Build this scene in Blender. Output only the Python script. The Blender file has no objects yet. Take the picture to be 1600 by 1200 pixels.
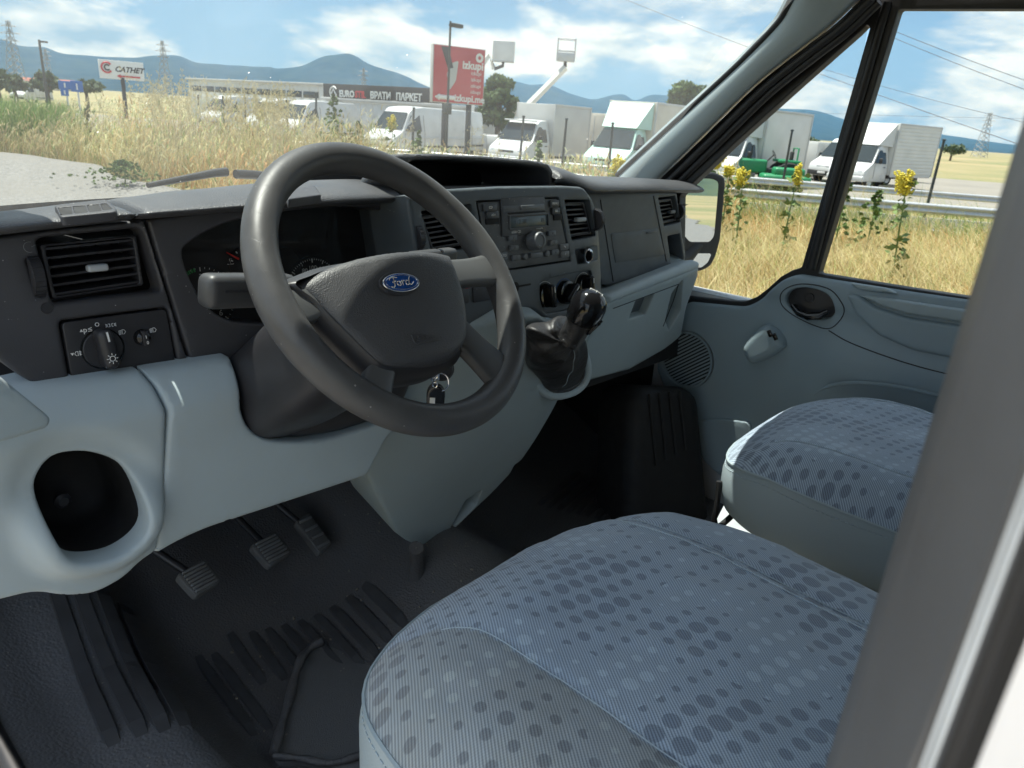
import bpy, bmesh, math, random
import numpy as np
from mathutils import Vector, Matrix, noise as mnoise
from mathutils.geometry import delaunay_2d_cdt

random.seed(7)
np.random.seed(7)
SC = bpy.context.scene
COL = SC.collection
R_ = math.radians

# ------------------------------------------------------------------ camera
CAM_POS = Vector((-1.05, 0.0, 1.75))
FPX = 1150.0
YAW, PITCH, ROLL = R_(48.7), R_(-19.8), R_(4.0)
FWD = Vector((math.sin(YAW) * math.cos(PITCH), math.cos(YAW) * math.cos(PITCH), math.sin(PITCH)))
_r0 = Vector((math.cos(YAW), -math.sin(YAW), 0))
_u0 = _r0.cross(FWD)
RGT = _r0 * math.cos(ROLL) + _u0 * math.sin(ROLL)
UPV = _u0 * math.cos(ROLL) - _r0 * math.sin(ROLL)
cam_d = bpy.data.cameras.new('camera')
cam = bpy.data.objects.new('camera', cam_d)
COL.objects.link(cam)
cam.matrix_world = Matrix((
    (RGT.x, UPV.x, -FWD.x, CAM_POS.x), (RGT.y, UPV.y, -FWD.y, CAM_POS.y),
    (RGT.z, UPV.z, -FWD.z, CAM_POS.z), (0, 0, 0, 1)))
cam_d.sensor_fit = 'HORIZONTAL'
cam_d.sensor_width = 36
cam_d.lens = FPX / 1600 * 36
cam_d.clip_start = 0.02
cam_d.clip_end = 40000
cam_d.dof.use_dof = True
cam_d.dof.focus_distance = 1.0
cam_d.dof.aperture_fstop = 14.0
SC.camera = cam

# ------------------------------------------------------------------ light
SUN_EL, SUN_AZ = 72.0, -8.0          # degrees; azimuth from +Y (van forward) towards +X
sun_dir = Vector((math.sin(R_(SUN_AZ)) * math.cos(R_(SUN_EL)), math.cos(R_(SUN_AZ)) * math.cos(R_(SUN_EL)), math.sin(R_(SUN_EL))))
sd = bpy.data.lights.new('sun', 'SUN')
sd.energy = 2.7
sd.angle = R_(0.53)
sd.color = (1.0, 0.965, 0.915)
so = bpy.data.objects.new('sun', sd)
COL.objects.link(so)
so.rotation_euler = (-sun_dir).to_track_quat('-Z', 'Y').to_euler()
so.location = (0, 0, 50)

world = bpy.data.worlds.new('World')
SC.world = world
world.use_nodes = True
wt = world.node_tree
wt.nodes.clear()

def wn(t, **kw):
    n = wt.nodes.new(t)
    for k, v in kw.items():
        setattr(n, k, v)
    return n

def build_world():
    L = wt.links.new
    out = wn('ShaderNodeOutputWorld')
    bg = wn('ShaderNodeBackground')
    bg.inputs[1].default_value = 0.15
    sky = wn('ShaderNodeTexSky', sky_type='NISHITA')
    sky.sun_disc = False
    sky.sun_elevation = R_(SUN_EL)
    sky.sun_rotation = R_(SUN_AZ)
    sky.altitude = 500
    sky.air_density = 0.75
    sky.dust_density = 0.0
    sky.ozone_density = 1.0
    tc = wn('ShaderNodeTexCoord')
    sep = wn('ShaderNodeSeparateXYZ')
    L(tc.outputs['Generated'], sep.inputs[0])
    # clouds on a flat layer: direction / (z + c)
    mz = wn('ShaderNodeMath', operation='MAXIMUM'); mz.inputs[1].default_value = 0.0
    L(sep.outputs[2], mz.inputs[0])
    az = wn('ShaderNodeMath', operation='ADD'); az.inputs[1].default_value = 0.45
    L(mz.outputs[0], az.inputs[0])
    dx = wn('ShaderNodeMath', operation='DIVIDE'); dy = wn('ShaderNodeMath', operation='DIVIDE')
    L(sep.outputs[0], dx.inputs[0]); L(az.outputs[0], dx.inputs[1])
    L(sep.outputs[1], dy.inputs[0]); L(az.outputs[0], dy.inputs[1])
    lz = wn('ShaderNodeMath', operation='MULTIPLY'); lz.inputs[1].default_value = 4.2
    L(mz.outputs[0], lz.inputs[0])
    cb = wn('ShaderNodeCombineXYZ')
    L(dx.outputs[0], cb.inputs[0]); L(dy.outputs[0], cb.inputs[1]); L(lz.outputs[0], cb.inputs[2])

    def fbm(scale, det, off, rough=0.55, dist=0.0):
        v = wn('ShaderNodeVectorMath', operation='ADD'); v.inputs[1].default_value = off
        L(cb.outputs[0], v.inputs[0])
        n = wn('ShaderNodeTexNoise'); n.inputs['Scale'].default_value = scale
        n.inputs['Detail'].default_value = det; n.inputs['Roughness'].default_value = rough
        n.inputs['Distortion'].default_value = dist
        L(v.outputs[0], n.inputs['Vector'])
        return n.outputs[0]
    s = (sun_dir.x * 0.10, sun_dir.y * 0.10, 0.10)
    o0 = (3.1, 7.7, 0.4)
    base = fbm(1.55, 14, o0, 0.565, 0.15)
    base2 = fbm(1.55, 14, tuple(a + b for a, b in zip(o0, s)), 0.565, 0.15)
    cov = wn('ShaderNodeValToRGB')
    cov.color_ramp.elements[0].position = 0.44; cov.color_ramp.elements[0].color = (0, 0, 0, 1)
    cov.color_ramp.elements[1].position = 0.515; cov.color_ramp.elements[1].color = (1, 1, 1, 1)
    L(base, cov.inputs[0])
    # self shading: density towards the sun minus density here
    df = wn('ShaderNodeMath', operation='SUBTRACT'); L(base2, df.inputs[0]); L(base, df.inputs[1])
    sh = wn('ShaderNodeMapRange'); sh.inputs[1].default_value = -0.05; sh.inputs[2].default_value = 0.07
    sh.inputs[3].default_value = 1.0; sh.inputs[4].default_value = 0.0
    L(df.outputs[0], sh.inputs[0])
    thick = wn('ShaderNodeMapRange'); thick.inputs[1].default_value = 0.55; thick.inputs[2].default_value = 0.74
    thick.inputs[3].default_value = 1.0; thick.inputs[4].default_value = 0.80
    L(base, thick.inputs[0])
    cc = wn('ShaderNodeMix', data_type='RGBA')
    cc.inputs['A'].default_value = (0.62, 0.86, 1.12, 1)
    cc.inputs['B'].default_value = (2.3, 2.35, 2.35, 1)
    L(sh.outputs[0], cc.inputs['Factor'])
    cm = wn('ShaderNodeMix', data_type='RGBA', blend_type='MULTIPLY'); cm.inputs['Factor'].default_value = 1
    L(cc.outputs['Result'], cm.inputs['A']); L(thick.outputs[0], cm.inputs['B'])
    mix = wn('ShaderNodeMix', data_type='RGBA')
    # keep the sky below the horizon free of clouds
    up = wn('ShaderNodeMapRange'); up.inputs[1].default_value = -0.01; up.inputs[2].default_value = 0.03
    L(sep.outputs[2], up.inputs[0])
    fm = wn('ShaderNodeMath', operation='MULTIPLY'); L(cov.outputs[0], fm.inputs[0]); L(up.outputs[0], fm.inputs[1])
    fm2 = wn('ShaderNodeMath', operation='MULTIPLY'); L(fm.outputs[0], fm2.inputs[0]); fm2.inputs[1].default_value = 0.93
    L(fm2.outputs[0], mix.inputs['Factor'])
    # soft shoulder over the whole sky: c / (1 + c / 4)
    den = wn('ShaderNodeVectorMath', operation='MULTIPLY_ADD'); den.inputs[1].default_value = (1.55, 0.95, 0.58); den.inputs[2].default_value = (1, 1, 1)
    L(sky.outputs[0], den.inputs[0])
    soft = wn('ShaderNodeVectorMath', operation='DIVIDE'); L(sky.outputs[0], soft.inputs[0]); L(den.outputs[0], soft.inputs[1])
    L(soft.outputs[0], mix.inputs['A']); L(cm.outputs['Result'], mix.inputs['B'])
    L(mix.outputs['Result'], bg.inputs[0]); L(bg.outputs[0], out.inputs[0])
build_world()

SC.view_settings.view_transform = 'Standard'
SC.view_settings.look = 'None'
SC.view_settings.exposure = 2.2
SC.view_settings.gamma = 1.0
SC.view_settings.use_curve_mapping = False
SC.cycles.use_denoising = True
SC.cycles.max_bounces = 10
SC.cycles.diffuse_bounces = 4
SC.cycles.glossy_bounces = 4
SC.cycles.transparent_max_bounces = 16
SC.cycles.volume_bounces = 0
SC.cycles.caustics_reflective = False
SC.cycles.caustics_refractive = False
SC.cycles.sample_clamp_indirect = 6.0

# ------------------------------------------------------------------ measuring: a pixel of the 1600x1200 photograph to a point on a known plane
def ray(u, v):
    return FWD + RGT * ((u - 800) / FPX) - UPV * ((v - 600) / FPX)

def onx(u, v, x):
    d = ray(u, v); return CAM_POS + d * ((x - CAM_POS.x) / d.x)

def ony(u, v, y):
    d = ray(u, v); return CAM_POS + d * ((y - CAM_POS.y) / d.y)

def onz(u, v, z):
    d = ray(u, v); return CAM_POS + d * ((z - CAM_POS.z) / d.z)

def far(u, dist, v=190):
    """ground position in the direction of image column u, dist metres away"""
    d = ray(u, v); d = Vector((d.x, d.y, 0)).normalized()
    return Vector((CAM_POS.x, CAM_POS.y, 0)) + d * dist

class Frame:
    """a plane with axes a (right), b (up) and normal n towards the cabin"""
    def __init__(s, o, a, b):
        s.o = Vector(o); s.a = Vector(a).normalized(); b = Vector(b)
        s.b = (b - s.a * b.dot(s.a)).normalized(); s.n = s.a.cross(s.b)
    def px(s, u, v, h=0.0):
        d = ray(u, v); o = s.o + s.n * h
        p = CAM_POS + d * ((o - CAM_POS).dot(s.n) / d.dot(s.n))
        q = p - s.o
        return (q.dot(s.a), q.dot(s.b))
    def pxs(s, pts, h=0.0):
        return [s.px(u, v, h) for u, v in pts]
    def P(s, x, y, h=0.0):
        return s.o + s.a * x + s.b * y + s.n * h
    def M(s, x=0, y=0, h=0.0, rot=0.0):
        p = s.P(x, y, h)
        m = Matrix(((s.a.x, s.b.x, s.n.x, p.x), (s.a.y, s.b.y, s.n.y, p.y), (s.a.z, s.b.z, s.n.z, p.z), (0, 0, 0, 1)))
        return m @ Matrix.Rotation(rot, 4, 'Z')

# ------------------------------------------------------------------ object helpers
def thing(name, label, cat, loc=(0, 0, 0), rotz=0.0, group=None):
    o = bpy.data.objects.new(name, None)
    COL.objects.link(o)
    o.location = loc
    o.rotation_euler = (0, 0, rotz)
    o.empty_display_size = 0.1
    o['label'] = label
    o['category'] = cat
    if group:
        o['group'] = group
    o['_w'] = 1
    return o

def tag(o, label=None, cat=None, group=None, kind=None):
    for k, v in (('label', label), ('category', cat), ('group', group), ('kind', kind)):
        if v:
            o[k] = v
    return o

def world_m(o):
    m = Matrix.LocRotScale(o.location, o.rotation_euler, o.scale)
    if o.parent:
        return world_m(o.parent) @ o.matrix_parent_inverse @ m
    return m

def link(name, me, mat, parent=None, local=False, smooth=True, mods=None):
    """link a mesh; local=False: coordinates are world coordinates"""
    o = bpy.data.objects.new(name, me)
    COL.objects.link(o)
    if mat is not None and not me.materials:
        for m in (mat if isinstance(mat, (list, tuple)) else [mat]):
            me.materials.append(m)
    if smooth and len(me.polygons):
        me.polygons.foreach_set('use_smooth', [True] * len(me.polygons))
    if parent is not None:
        o.parent = parent
        if not local:
            o.matrix_parent_inverse = world_m(parent).inverted()
    return o

def mesh_from(name, verts, faces, mat, parent=None, local=False, smooth=True):
    me = bpy.data.meshes.new(name)
    me.from_pydata([tuple(v) for v in verts], [], faces)
    me.update()
    return link(name, me, mat, parent, local, smooth)

def bm_obj(name, bm, mat, parent=None, local=False, smooth=True):
    me = bpy.data.meshes.new(name)
    bm.normal_update()
    bm.to_mesh(me); bm.free()
    return link(name, me, mat, parent, local, smooth)

def add_mod(o, t, **kw):
    m = o.modifiers.new(t.lower(), t)
    for k, v in kw.items():
        setattr(m, k, v)
    return m

def sharp(o, ang=35):
    """smooth shading with edges split by angle"""
    me = o.data
    bm = bmesh.new(); bm.from_mesh(me)
    for e in bm.edges:
        if len(e.link_faces) == 2:
            e.smooth = e.calc_face_angle(0) < R_(ang)
    bm.to_mesh(me); bm.free()
    return o

def bm_box(bm, sx, sy, sz, M=None, bevel=0.0, seg=2):
    r = bmesh.ops.create_cube(bm, size=1.0)
    vs = r['verts']
    bmesh.ops.scale(bm, vec=(sx, sy, sz), verts=vs)
    if bevel > 0:
        es = list({e for v in vs for e in v.link_edges})
        g = bmesh.ops.bevel(bm, geom=es, offset=bevel, segments=seg, profile=0.5, affect='EDGES')
        vs = list({v for f in g['faces'] for v in f.verts} | {v for v in vs if v.is_valid})
    if M is not None:
        bmesh.ops.transform(bm, matrix=M, verts=[v for v in vs if v.is_valid])
    return vs

def box(name, size, M, mat, parent=None, bevel=0.0, seg=2, local=False):
    bm = bmesh.new()
    bm_box(bm, *size, None, bevel, seg)
    bmesh.ops.transform(bm, matrix=M if isinstance(M, Matrix) else Matrix.Translation(M), verts=bm.verts)
    o = bm_obj(name, bm, mat, parent, local)
    return sharp(o, 40)

def lathe_bm(bm, prof, M=None, seg=32):
    """prof: (radius, z) pairs, spun about z"""
    rings = []
    for r, z in prof:
        if r < 1e-6:
            rings.append([bm.verts.new((0, 0, z))])
        else:
            rings.append([bm.verts.new((r * math.cos(2 * math.pi * k / seg), r * math.sin(2 * math.pi * k / seg), z)) for k in range(seg)])
    new = [v for r in rings for v in r]
    for A, B in zip(rings[:-1], rings[1:]):
        for k in range(seg):
            k2 = (k + 1) % seg
            if len(A) == 1 and len(B) == 1:
                continue
            if len(A) == 1:
                bm.faces.new((A[0], B[k2], B[k]))
            elif len(B) == 1:
                bm.faces.new((A[k], A[k2], B[0]))
            else:
                bm.faces.new((A[k], A[k2], B[k2], B[k]))
    if M is not None:
        bmesh.ops.transform(bm, matrix=M, verts=new)
    return new

def lathe(name, prof, M, mat, parent=None, seg=32, local=False, ang=35):
    bm = bmesh.new(); lathe_bm(bm, prof, M, seg)
    bmesh.ops.recalc_face_normals(bm, faces=bm.faces)
    return sharp(bm_obj(name, bm, mat, parent, local), ang)

def tube_bm(bm, pts, rad, seg=10, closed=False, flat=1.0, up=None):
    pts = [Vector(p) for p in pts]
    n = len(pts)
    rad = [rad] * n if not isinstance(rad, (list, tuple)) else rad
    rings = []
    prev = None
    for i, p in enumerate(pts):
        a = pts[(i - 1) % n] if (closed or i > 0) else p
        b = pts[(i + 1) % n] if (closed or i < n - 1) else p
        t = (b - a).normalized()
        if prev is None:
            ref = Vector(up) if up is not None else (Vector((0, 0, 1)) if abs(t.z) < 0.9 else Vector((1, 0, 0)))
        else:
            ref = prev
        s = (ref - t * ref.dot(t)).normalized()
        prev = s
        w = t.cross(s)
        rings.append([bm.verts.new(p + (s * math.cos(2 * math.pi * k / seg) * flat + w * math.sin(2 * math.pi * k / seg)) * rad[i]) for k in range(seg)])
    m = n if closed else n - 1
    for i in range(m):
        A, B = rings[i], rings[(i + 1) % n]
        for k in range(seg):
            k2 = (k + 1) % seg
            bm.faces.new((A[k], A[k2], B[k2], B[k]))
    if not closed:
        bm.faces.new(list(reversed(rings[0]))); bm.faces.new(rings[-1])
    return rings

def tube(name, pts, rad, mat, parent=None, seg=10, closed=False, flat=1.0, up=None, local=False):
    bm = bmesh.new(); tube_bm(bm, pts, rad, seg, closed, flat, up)
    bmesh.ops.recalc_face_normals(bm, faces=bm.faces)
    return sharp(bm_obj(name, bm, mat, parent, local), 50)

def crom(pts, n=8, closed=False):
    """Catmull-Rom through points of any dimension"""
    P = [np.array(p, float) for p in pts]
    N = len(P); out = []
    m = N if closed else N - 1
    for i in range(m):
        if closed:
            p0, p1, p2, p3 = P[i - 1], P[i], P[(i + 1) % N], P[(i + 2) % N]
        else:
            p1, p2 = P[i], P[i + 1]
            p0 = P[i - 1] if i > 0 else 2 * p1 - p2
            p3 = P[i + 2] if i + 2 < N else 2 * p2 - p1
        for k in range(n):
            t = k / n
            out.append(tuple(0.5 * (2 * p1 + (p2 - p0) * t + (2 * p0 - 5 * p1 + 4 * p2 - p3) * t * t + (3 * p1 - p0 - 3 * p2 + p3) * t ** 3)))
    if not closed:
        out.append(tuple(P[-1]))
    return out

def fillet(pts, r, n=5):
    """round the corners of a closed 2D polygon"""
    out = []
    N = len(pts)
    for i in range(N):
        p = np.array(pts[i], float); a = np.array(pts[i - 1], float); b = np.array(pts[(i + 1) % N], float)
        rr = r[i] if isinstance(r, (list, tuple)) else r
        da, db = np.linalg.norm(a - p), np.linalg.norm(b - p)
        c = min(rr, da * 0.45, db * 0.45)
        if c < 1e-5:
            out.append(tuple(p)); continue
        q0 = p + (a - p) / da * c; q1 = p + (b - p) / db * c
        for k in range(n + 1):
            t = k / n
            out.append(tuple((1 - t) ** 2 * q0 + 2 * t * (1 - t) * p + t * t * q1))
    return out

def resample(pts, step):
    P = [np.array(p, float) for p in pts]
    out = []
    for i in range(len(P)):
        a, b = P[i], P[(i + 1) % len(P)]
        d = np.linalg.norm(b - a)
        if d < 1e-6:
            continue
        k = max(1, int(round(d / step)))
        for j in range(k):
            out.append(a + (b - a) * j / k)
    res = [out[0]]
    for p in out[1:]:
        if np.linalg.norm(p - res[-1]) > step * 0.2:
            res.append(p)
    if np.linalg.norm(res[0] - res[-1]) < step * 0.2:
        res.pop()
    return res

def inside(poly, pts):
    poly = np.array(poly); x, y = pts[:, 0], pts[:, 1]
    c = np.zeros(len(pts), bool)
    j = len(poly) - 1
    for i in range(len(poly)):
        xi, yi = poly[i]; xj, yj = poly[j]
        cond = ((yi > y) != (yj > y))
        with np.errstate(divide='ignore', invalid='ignore'):
            xx = (xj - xi) * (y - yi) / (yj - yi + 1e-15) + xi
        c ^= cond & (x < xx)
        j = i
    return c

def edge_dist(poly, pts):
    A = np.array(poly); B = np.roll(A, -1, 0)
    d = np.full(len(pts), 1e9)
    for a, b in zip(A, B):
        ab = b - a
        t = np.clip(((pts - a) @ ab) / (ab @ ab + 1e-18), 0, 1)
        d = np.minimum(d, np.linalg.norm(pts - (a + t[:, None] * ab), axis=1))
    return d

def sheet(name, fr, outer, holes=(), depth=0.02, r=0.004, mat=None, parent=None, step=0.012, disp=None,
          hole_depth=None, hole_r=None, grid=None, flat_h=0.0):
    """moulded panel on a Frame: rounded edges, optional holes with walls, optional relief disp(x, y) -> height"""
    O = resample(outer, step)
    HS = [resample(h, min(step, 0.008)) for h in holes]
    loops = [O] + HS
    r_h = r if hole_r is None else hole_r
    pts = [p for l in loops for p in l]
    nb = len(pts)
    edges = []; k = 0
    for l in loops:
        m = len(l)
        edges += [(k + i, k + (i + 1) % m) for i in range(m)]
        k += m
    A = np.array(O); lo, hi = A.min(0), A.max(0)
    g = grid or step * 1.3
    gx, gy = np.meshgrid(np.arange(lo[0], hi[0], g), np.arange(lo[1], hi[1], g))
    cand = [np.stack([gx.ravel(), gy.ravel()], 1)]
    for l, rr in [(O, r)] + [(h, r_h) for h in HS]:       # rings for the rounded edge
        if rr <= 0:
            continue
        L = np.array(l); T = np.roll(L, -1, 0) - np.roll(L, 1, 0)
        T /= np.linalg.norm(T, axis=1)[:, None] + 1e-12
        Nn = np.stack([-T[:, 1], T[:, 0]], 1)
        for f in (0.25, 0.6, 1.0):
            cand.append(L + Nn * rr * f); cand.append(L - Nn * rr * f)
    cand = np.concatenate(cand)
    ok = inside(O, cand)
    for h in HS:
        ok &= ~inside(h, cand)
    cand = cand[ok]
    dO = edge_dist(O, cand)
    keep = dO > 0.2 * min(max(r, 1e-4), g)
    for h in HS:
        keep &= edge_dist(h, cand) > 0.2 * min(max(r_h, 1e-4), g)
    cand = cand[keep]
    allp = [Vector((p[0], p[1])) for p in pts] + [Vector((p[0], p[1])) for p in cand]
    res = delaunay_2d_cdt(allp, edges, [], 0, 1e-7)
    V = np.array([(v.x, v.y) for v in res[0]])
    T = np.array([f for f in res[2] if len(f) == 3])
    cen = V[T].mean(1)
    ok = inside(O, cen)
    for h in HS:
        ok &= ~inside(h, cen)
    T = T[ok]
    def drop(d, rr):
        if rr <= 0:
            return np.zeros_like(d)
        q = np.clip(rr - d, 0, rr)
        return rr - np.sqrt(np.maximum(rr * rr - q * q, 0))
    H = -drop(edge_dist(O, V), r)
    for h in HS:
        H -= drop(edge_dist(h, V), r_h)
    if disp is not None:
        H = H + np.array([disp(x, y) for x, y in V])
    H = H + flat_h
    P3 = [fr.P(x, y, z) for (x, y), z in zip(V, H)]
    faces = [tuple(int(i) for i in t) for t in T]
    # orient towards n
    out = []
    for t in faces:
        a, b, c = (V[i] for i in t)
        out.append(t if (b[0] - a[0]) * (c[1] - a[1]) - (b[1] - a[1]) * (c[0] - a[0]) > 0 else t[::-1])
    faces = out
    # walls
    cnt = {}
    for t in faces:
        for a, b in ((t[0], t[1]), (t[1], t[2]), (t[2], t[0])):
            key = (min(a, b), max(a, b))
            cnt[key] = None if key in cnt else (a, b)
    hd = depth if hole_depth is None else hole_depth
    back = {}
    for e in cnt.values():
        if e is None:
            continue
        a, b = e
        isO = edge_dist(O, V[[a]])[0] < 1e-6
        dd = depth if isO else hd
        for i in (a, b):
            if (i, isO) not in back:
                back[(i, isO)] = len(P3)
                P3.append(P3[i] - fr.n * dd)
        faces.append((b, a, back[(a, isO)], back[(b, isO)]))
    o = mesh_from(name, P3, faces, mat, parent)
    return sharp(o, 42)

def grid_mesh(name, rows, mat, parent=None, closed_u=False, closed_v=False, local=False, flip=False, thick=0, subs=0):
    """rows: list of equal-length lists of 3D points"""
    m = len(rows[0]); n = len(rows)
    V = [p for r in rows for p in r]
    F = []
    for i in range(n if closed_v else n - 1):
        for j in range(m if closed_u else m - 1):
            a = i * m + j; b = i * m + (j + 1) % m
            c = ((i + 1) % n) * m + (j + 1) % m; d = ((i + 1) % n) * m + j
            F.append((a, d, c, b) if flip else (a, b, c, d))
    o = mesh_from(name, V, F, mat, parent, local)
    if thick:
        add_mod(o, 'SOLIDIFY', thickness=thick, offset=-1)
    if subs:
        add_mod(o, 'SUBSURF', levels=subs, render_levels=subs)
    return o

_TEXTS = []
def text(name, s, size, M, mat, parent=None, ext=0.0003, align='CENTER', shear=0.0, sx=1.0, local=False, bold=0.0):
    cu = bpy.data.curves.new(name, 'FONT')
    cu.body = s; cu.size = size; cu.extrude = ext; cu.align_x = align; cu.align_y = 'CENTER'
    cu.shear = shear; cu.resolution_u = 2; cu.offset = bold
    o = bpy.data.objects.new(name + '_curve', cu)
    COL.objects.link(o)
    _TEXTS.append((o, cu, name, M @ Matrix.Diagonal((sx, 1, 1, 1)), mat, parent, local))

def finish_texts():
    """turn all lettering into meshes in one go"""
    dg = bpy.context.evaluated_depsgraph_get(); dg.update()
    mes = [bpy.data.meshes.new_from_object(t[0].evaluated_get(dg)) for t in _TEXTS]
    for (o, cu, name, M, mat, parent, local), me in zip(_TEXTS, mes):
        bpy.data.objects.remove(o); bpy.data.curves.remove(cu)
        me.name = name
        me.materials.clear()
        me.transform(M)
        link(name, me, mat, parent, local, smooth=False)

def copy_tree(o, parent=None):
    c = o.copy(); COL.objects.link(c)
    c.parent = parent
    for ch in [x for x in o.children]:
        copy_tree(ch, c)
    return c

def sstep(a, b, x):
    t = min(1, max(0, (x - a) / (b - a))) if a != b else float(x > a)
    return t * t * (3 - 2 * t)
# ------------------------------------------------------------------ materials
class NT:
    def __init__(s, name):
        s.m = bpy.data.materials.new(name); s.m.use_nodes = True
        s.t = s.m.node_tree; s.t.nodes.clear()
        s.out = s.n('ShaderNodeOutputMaterial')
        s.b = s.n('ShaderNodeBsdfPrincipled')
        s.l(s.b.outputs[0], s.out.inputs[0])
        s._tc = None
    def n(s, t, **kw):
        x = s.t.nodes.new(t)
        for k, v in kw.items():
            setattr(x, k, v)
        return x
    def l(s, a, b):
        s.t.links.new(a, b)
    def co(s):
        if s._tc is None:
            s._tc = s.n('ShaderNodeTexCoord').outputs['Object']
        return s._tc
    def noise(s, scale, det=4, rough=0.5, vec=None, dist=0.0):
        x = s.n('ShaderNodeTexNoise'); x.inputs['Scale'].default_value = scale
        x.inputs['Detail'].default_value = det; x.inputs['Roughness'].default_value = rough
        x.inputs['Distortion'].default_value = dist
        s.l(vec or s.co(), x.inputs['Vector']); return x.outputs[0]
    def voro(s, scale, feat='F1', rnd=1.0, vec=None, out='Distance', dim='3D'):
        x = s.n('ShaderNodeTexVoronoi', feature=feat, voronoi_dimensions=dim); x.inputs['Scale'].default_value = scale
        if 'Randomness' in x.inputs:
            x.inputs['Randomness'].default_value = rnd
        s.l(vec or s.co(), x.inputs['Vector']); return x.outputs[out]
    def ramp(s, fac, stops):
        x = s.n('ShaderNodeValToRGB'); r = x.color_ramp
        while len(r.elements) < len(stops):
            r.elements.new(0.5)
        for e, (p, c) in zip(r.elements, stops):
            e.position = p
            e.color = (c, c, c, 1) if not isinstance(c, (tuple, list)) else (*c, 1)
        s.l(fac, x.inputs[0]); return x.outputs[0]
    def rng(s, v, a, b, c=0.0, d=1.0):
        x = s.n('ShaderNodeMapRange'); s.l(v, x.inputs[0])
        for i, q in enumerate((a, b, c, d)):
            x.inputs[i + 1].default_value = q
        return x.outputs[0]
    def math(s, op, a, b=None):
        x = s.n('ShaderNodeMath', operation=op)
        for i, q in enumerate((a, b)):
            if q is None:
                continue
            if isinstance(q, (int, float)):
                x.inputs[i].default_value = q
            else:
                s.l(q, x.inputs[i])
        return x.outputs[0]
    def mix(s, f, a, b, blend='MIX'):
        x = s.n('ShaderNodeMix', data_type='RGBA', blend_type=blend)
        for k, q in (('Factor', f), ('A', a), ('B', b)):
            if isinstance(q, (int, float)):
                x.inputs[k].default_value = q if k == 'Factor' else (q, q, q, 1)
            elif isinstance(q, (tuple, list)):
                x.inputs[k].default_value = (*q, 1)
            else:
                s.l(q, x.inputs[k])
        return x.outputs['Result']
    def base(s, c):
        if isinstance(c, (tuple, list)):
            s.b.inputs['Base Color'].default_value = (*c, 1)
        else:
            s.l(c, s.b.inputs['Base Color'])
    def rough(s, v):
        if isinstance(v, (int, float)):
            s.b.inputs['Roughness'].default_value = v
        else:
            s.l(v, s.b.inputs['Roughness'])
    def bump(s, h, strength=0.3, dist=0.001):
        x = s.n('ShaderNodeBump'); x.inputs['Strength'].default_value = strength
        x.inputs['Distance'].default_value = dist
        s.l(h, x.inputs['Height']); s.l(x.outputs[0], s.b.inputs['Normal'])
    def set(s, **kw):
        for k, v in kw.items():
            s.b.inputs[k.replace('_', ' ')].default_value = v
        return s

def plain(name, c, rough=0.5, metal=0.0, var=0.12, scale=30, spec=0.5):
    t = NT(name)
    nz = t.noise(scale, 4)
    t.base(t.mix(t.rng(nz, 0.3, 0.7), tuple(x * (1 - var) for x in c), tuple(min(1, x * (1 + var)) for x in c)))
    t.rough(t.rng(nz, 0.3, 0.7, rough * 0.88, min(1, rough * 1.12)))
    t.b.inputs['Metallic'].default_value = metal
    t.b.inputs['Specular IOR Level'].default_value = spec
    return t.m

def plastic(name, c, rough=0.5, grain=700, gs=0.35, gd=0.0004, dust=0.0, dustc=(0.33, 0.335, 0.34), film=0.08, scuff=0.0, spec=0.5):
    """moulded plastic: leather grain, a thin uneven film of dust and bright specks"""
    t = NT(name)
    big = t.noise(9, 5, 0.6)
    col = t.mix(t.math('MULTIPLY', t.rng(big, 0.35, 0.72), film), c, dustc)
    if dust > 0:
        sp = t.n('ShaderNodeTexVoronoi', feature='F1'); sp.inputs['Scale'].default_value = 330
        t.l(t.co(), sp.inputs['Vector'])
        sz = t.n('ShaderNodeSeparateColor'); t.l(sp.outputs['Color'], sz.inputs[0])
        rad = t.rng(sz.outputs[0], 1 - dust, 1.0, 0.0, 0.30)
        m = t.math('MULTIPLY', t.math('LESS_THAN', sp.outputs['Distance'], rad), t.rng(t.noise(16, 3), 0.42, 0.6))
        col = t.mix(t.math('MULTIPLY', m, 0.8), col, (0.5, 0.49, 0.47))
    if scuff > 0:
        wv = t.n('ShaderNodeMapping'); wv.inputs['Scale'].default_value = (14, 60, 160)
        wv.inputs['Rotation'].default_value = (0.5, 0.9, 0.7)
        t.l(t.co(), wv.inputs[0])
        sc = t.rng(t.noise(2.2, 6, 0.7, wv.outputs[0]), 0.66, 0.74)
        col = t.mix(t.math('MULTIPLY', sc, scuff), col, (0.4, 0.4, 0.4))
    t.base(col)
    t.rough(t.rng(big, 0.3, 0.7, rough * 0.9, min(1.0, rough * 1.15)))
    g = t.voro(grain, 'SMOOTH_F1') if grain < 1100 else t.noise(grain, 2)
    t.bump(g, gs, gd)
    t.b.inputs['Specular IOR Level'].default_value = spec
    return t.m

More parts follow.
